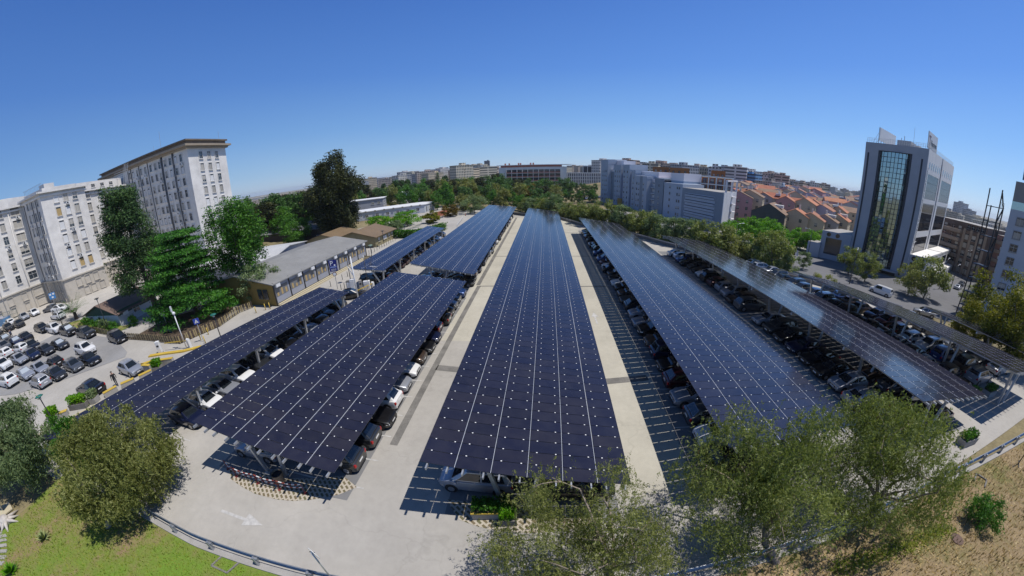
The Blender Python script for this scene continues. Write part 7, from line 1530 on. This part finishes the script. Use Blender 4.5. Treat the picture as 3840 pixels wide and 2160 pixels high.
p=T(*zD(850,1330)); r_o=empty('camera_mast',tuple(p),0,'tall white mast leaning over the gap between the canopies','mast'); MB().tube([(0,0,-.1),(-.1,0,6.2)],[.12,.08],8).build('pole',M['white'],r_o,True); b=MB(); b.beam((-.05,0,3.4),(-.9,.2,4.9),.07); b.beam((-.05,0,4.2),(-.55,.1,5.),.06); b.build('arm',M['white'],r_o)
for q,w,h,l,mm in ((zD(590,1020),.8,1.5,'grey electrical cabinet beside the white mast','concrete_dark'),(zD(690,1020),.7,1.7,'white electrical cabinet beside the white mast','white'),(zD(1130,1060),.95,1.6,'white machine cabinet with dark front by the yellow barrier','white')):
    p=T(*q); r_o=empty('cabinet',tuple(p),.25,l,'cabinet'); bevel(MB().box((0,0,0),(w,.6,h)).build('housing',M[mm],r_o),.03); MB().box((.02,-.31,.15),(w*.8,.02,h*.75)).build('door',M['ac'],r_o)
barrier(zD(1300,1010),zD(1150,1090),'yellow-armed barrier on the island in the gap between canopies')
machine(zD(930,1020),'grey ticket machine in front of the dark parked car in the gap',1.4,M['concrete'])
for q,h,l in ((zD(1165,1060),4.9,'thin dark pole with a white tip in the gap'),): p=T(*q); r_o=empty('pole',tuple(p),0,l,'pole'); MB().tube([(0,0,0),(0,0,h)],.05,6).build('pole_shaft',M['dark'],r_o,True); MB().tube([(0,0,h),(0,0,h+.5)],.05,6).build('white_tip',M['white'],r_o,True)
p=T(*zD(1400,880)); ps=pole_sign(tuple(p),2.9,.42,'round white road sign with a camera on top in the gap between canopies',(.5,-.86,0),front=M['white'],back=M['steel']); b=MB(); b.beam((-.4,0,2.95),(.5,0,2.95),.06); b.box((-.45,0,2.9),(.5,.16,.16)); b.build('camera',M['white'],ps)
kerb_line('kerb_island',[zD(1060,1180),zD(1180,1100),zD(1300,1020)],.5,.15,'short yellow kerb island under the barrier in the gap',M['yellow'])
# bicycle rack, skip and green gate at the hospital
p=T(*z5((570,580))); r_o=empty('bicycle_rack',tuple(p),R(20),'black bicycle rack on the court beside the palm lawn','bicycle rack'); [MB().tube([(-1.6+i*.45,0,0),(-1.6+i*.45,0,.75),(-1.35+i*.45,0,.8),(-1.35+i*.45,0,0)],.03,6).build('hoop',M['dark'],r_o) for i in range(8)]
p=T(*z5((45,585))); r_o=empty('skip',tuple(p),R(15),'light blue waste skip at the left edge of the court','skip'); MB().box((0,0,0),(3.6,1.8,1.5),0,0,1.1).build('container',mat('light_blue_paint',(.12,.27,.46),.55),r_o); MB().box((0,0,1.5),(3.9,2.0,.12)).build('rim',M['greypanel'],r_o)
p=T(*z5((135,560))); r_o=empty('mesh_gate',tuple(p),R(40),'green wire mesh gate in front of the hospital basement','gate'); b=MB(); [b.beam((x,0,0),(x,0,2.6),.06) for x in (-1.8,0,1.8)]; [b.beam((-1.8,0,z),(1.8,0,z),.04) for z in (.2,.9,1.7,2.5)]; [b.beam((-1.8+i*.3,0,.2),(-1.8+i*.3,0,2.5),.015) for i in range(12)]; b.build('mesh_panel',M['green'],r_o)
# --- avenue side: low wall, hedge strip, lamps, flags, signs
wl_=empty('boundary_wall',(*WALL[2],0),0,'low dark boundary wall with a steel guard rail along the avenue','wall'); b=MB();rl2=MB(); o=Vector(wl_.location)
for (ax,ay),(bx,by) in zip(WALL[1:10],WALL[2:10]):
    a=Vector((ax,ay,0))-o;q=Vector((bx,by,0))-o; d=(q-a).normalized(); n=Vector((-d.y,d.x,0))*.15; b.prism([((a-n).x,(a-n).y),((q-n).x,(q-n).y),((q+n).x,(q+n).y),((a+n).x,(a+n).y)],-.3,.55)
    rl2.beam(a+Vector((0,0,.75)),q+Vector((0,0,.75)),.08,.3)
b.build('wall',M['concrete_dark'],wl_); rl2.build('guard_rail',M['rail'],wl_)
gs=[(Vector((*p,0))+ (Vector((*q,0))-Vector((*p,0)))*t) for p,q in zip(WALL[2:9],WALL[3:10]) for t in np.linspace(0,.95,16)]
gq=np.random.default_rng(9); P=np.concatenate([np.array([[v.x,v.y,0]])+np.stack([gq.uniform(.3,2.6,60),gq.uniform(-.6,1.6,60),gq.uniform(.02,.45,60)],1) for v in gs]); P[:,2]+=hz(P[:,0],P[:,1]); tag(quads_obj('dry_weeds',rand_quads(P,.35,.3,gq),leafmat('dry_weeds',('6b5a2a','8f7b3d','b39d5a'),.2,.8,1.)),None,None,None,'stuff')['label']='dry straw-coloured weeds along the avenue wall'
def avenue_lamp(px,h,label,two=True,rz=0.,m=None):
    p=T(*px); root=empty('street_lamp',tuple(p),rz,label,'street lamp','tall street lamps of the avenue'); MB().tube([(0,0,-.2),(0,0,h)],[.11,.06],8).build('pole',m or M['dark'],root,True)
    for s in ((-1,1) if two else (1,)): MB().tube([(0,0,h-.05),(s*.8,0,h+.2),(s*1.6,0,h+.3)],.04,6).build('arm',M['steel'],root,True); MB().box((s*1.85,0,h+.24),(.75,.28,.12),0,0,.8).build('lamp_head',M['white'],root)
z3_=onzoom(1800,480,.3727)
for q,h,l,tw_,rz in ((z3_(1475,790),8.5,'double-armed street lamp before the ochre bay of the blue-grey complex',True,.2),(z3_(1925,900),8.,'double-armed street lamp in the middle of the blue-grey complex',True,.2),(z3_(2495,1000),9.5,'double-armed street lamp at the pale end wall of the complex',True,.2),(z3_(1725,950),3.8,'single-armed street lamp above the tree band',False,.3),(z3_(330,740),7.5,'single-armed street lamp at the far end of the far left canopy',False,.2),(zR(105,155),9.,'black street lamp left of the red lorry',False,0.),(zR(735,165),8.5,'black street lamp between the lorry and the podium',False,2.6),(zR(1095,375),8.,'street lamp in front of the tower entrance',False,.6),(zR(1570,330),10.,'double-headed street lamp before the right podium window',True,.4),(zR(1855,420),8.,'dark street lamp beside the tall avenue tree',False,.2),(zR(1945,440),7.,'street lamp on the corner pavement of the side road',False,.1),(zR(2050,330),9.,'street lamp before the brown apartments',True,.1),(zR(2200,360),8.,'street lamp at the mouth of the side road',False,.1)): avenue_lamp(q,h,l,tw_,rz)
def flag(px,h,label,rz,cm):
    p=T(*px); root=empty('flagpole',tuple(p),rz,label,'flag'); MB().tube([(0,0,0),(0,0,h)],.05,6).build('pole',M['white'],root,True); X=np.linspace(0,1.5,10);Z=np.linspace(0,-1.3,8); XX,ZZ=np.meshgrid(X,Z,indexing='ij'); o=grid_obj('cloth',XX,.12*np.sin(XX*5+ZZ*2),h-.1+ZZ-.25*XX,cm); o.parent=root; del o['kind']
flag(zR(605,290),6.,'white and blue flag on a pole at the end of the third canopy',.4,mat('flag_cloth',(.4,.43,.5),.8)); flag(z3_(875,890),6.,'pale flag on a pole behind the far end of the central canopy',.5,mat('flag_cloth_pale',(.5,.5,.52),.8))
p=T(*zR(310,140)); pole_sign(tuple(p),2.6,.55,'round blue arrow sign on the avenue verge',(-.6,-.8,0),front=mat('round_blue_sign',(.02,.09,.4),.4),back=M['steel'])
for q,l,s in ((zH(2050,500),'red traffic cone on the upper access road, nearer one',1),(zH(2200,400),'red traffic cone on the upper access road, farther one',1)): p=T(*q); r_o=empty('traffic_cone',tuple(p),0,l,'traffic cone'); MB().tube([(0,0,.03),(0,0,.75)],[.18,.04],10).build('cone',mat('cone_red',(.45,.06,.03),.6),r_o,True); MB().box((0,0,0),(.45,.45,.04)).build('foot',M['black'],r_o)

M['blade']=leafmat('grass_blades',('4f6a14','7d9427','9da446','b3a667'),.3,.7,.25); M['straw']=leafmat('straw_and_dry_leaves',('5b4a28','8a7446','b59d6c','d6c69c'),.1,.8,.8)
tufts('grass','short green lawn grass with dry blades',42000,-33,4,-8,6.2,.12,.16,M['blade'],.75,3)
tufts('dry_litter','dry leaves and straw scattered over the bank',16000,4.5,48,-6,5.6,.11,.35,M['straw'],.25,4)
tufts('dry_grass','dry grass tufts on the bank',15000,4.5,48,-6,5.6,.2,.1,M['straw'],.8,5)
g_=np.random.default_rng(6); n=2600; t=g_.random(n); P0=G(3120,2140);P1=G(3560,1975); P=np.stack([P0.x+(P1.x-P0.x)*t+g_.normal(size=n)*.35,P0.y+(P1.y-P0.y)*t+g_.normal(size=n)*.28,np.full(n,.06)],1); o=quads_obj('green_grass',rand_quads(P,.2,.25,g_),M['blade']); o['kind']='stuff'; o['label']='green streak of grass across the dry bank'
# ------------------------------------------------------------ the air: faint summer haze in one closed box
hm=bpy.data.materials.new('summer_haze'); hm.use_nodes=True; N,L=nodes(hm); N.remove(N['Principled BSDF']); pv=N.new('ShaderNodeVolumePrincipled'); pv.inputs['Color'].default_value=(.86,.92,1,1); pv.inputs['Density'].default_value=.00011; pv.inputs['Anisotropy'].default_value=.2; L.new(pv.outputs[0],N['Material Output'].inputs['Volume'])
tag(MB().box((0,0,-62),(18400,18400,112)).build('haze',hm),kind='stuff')
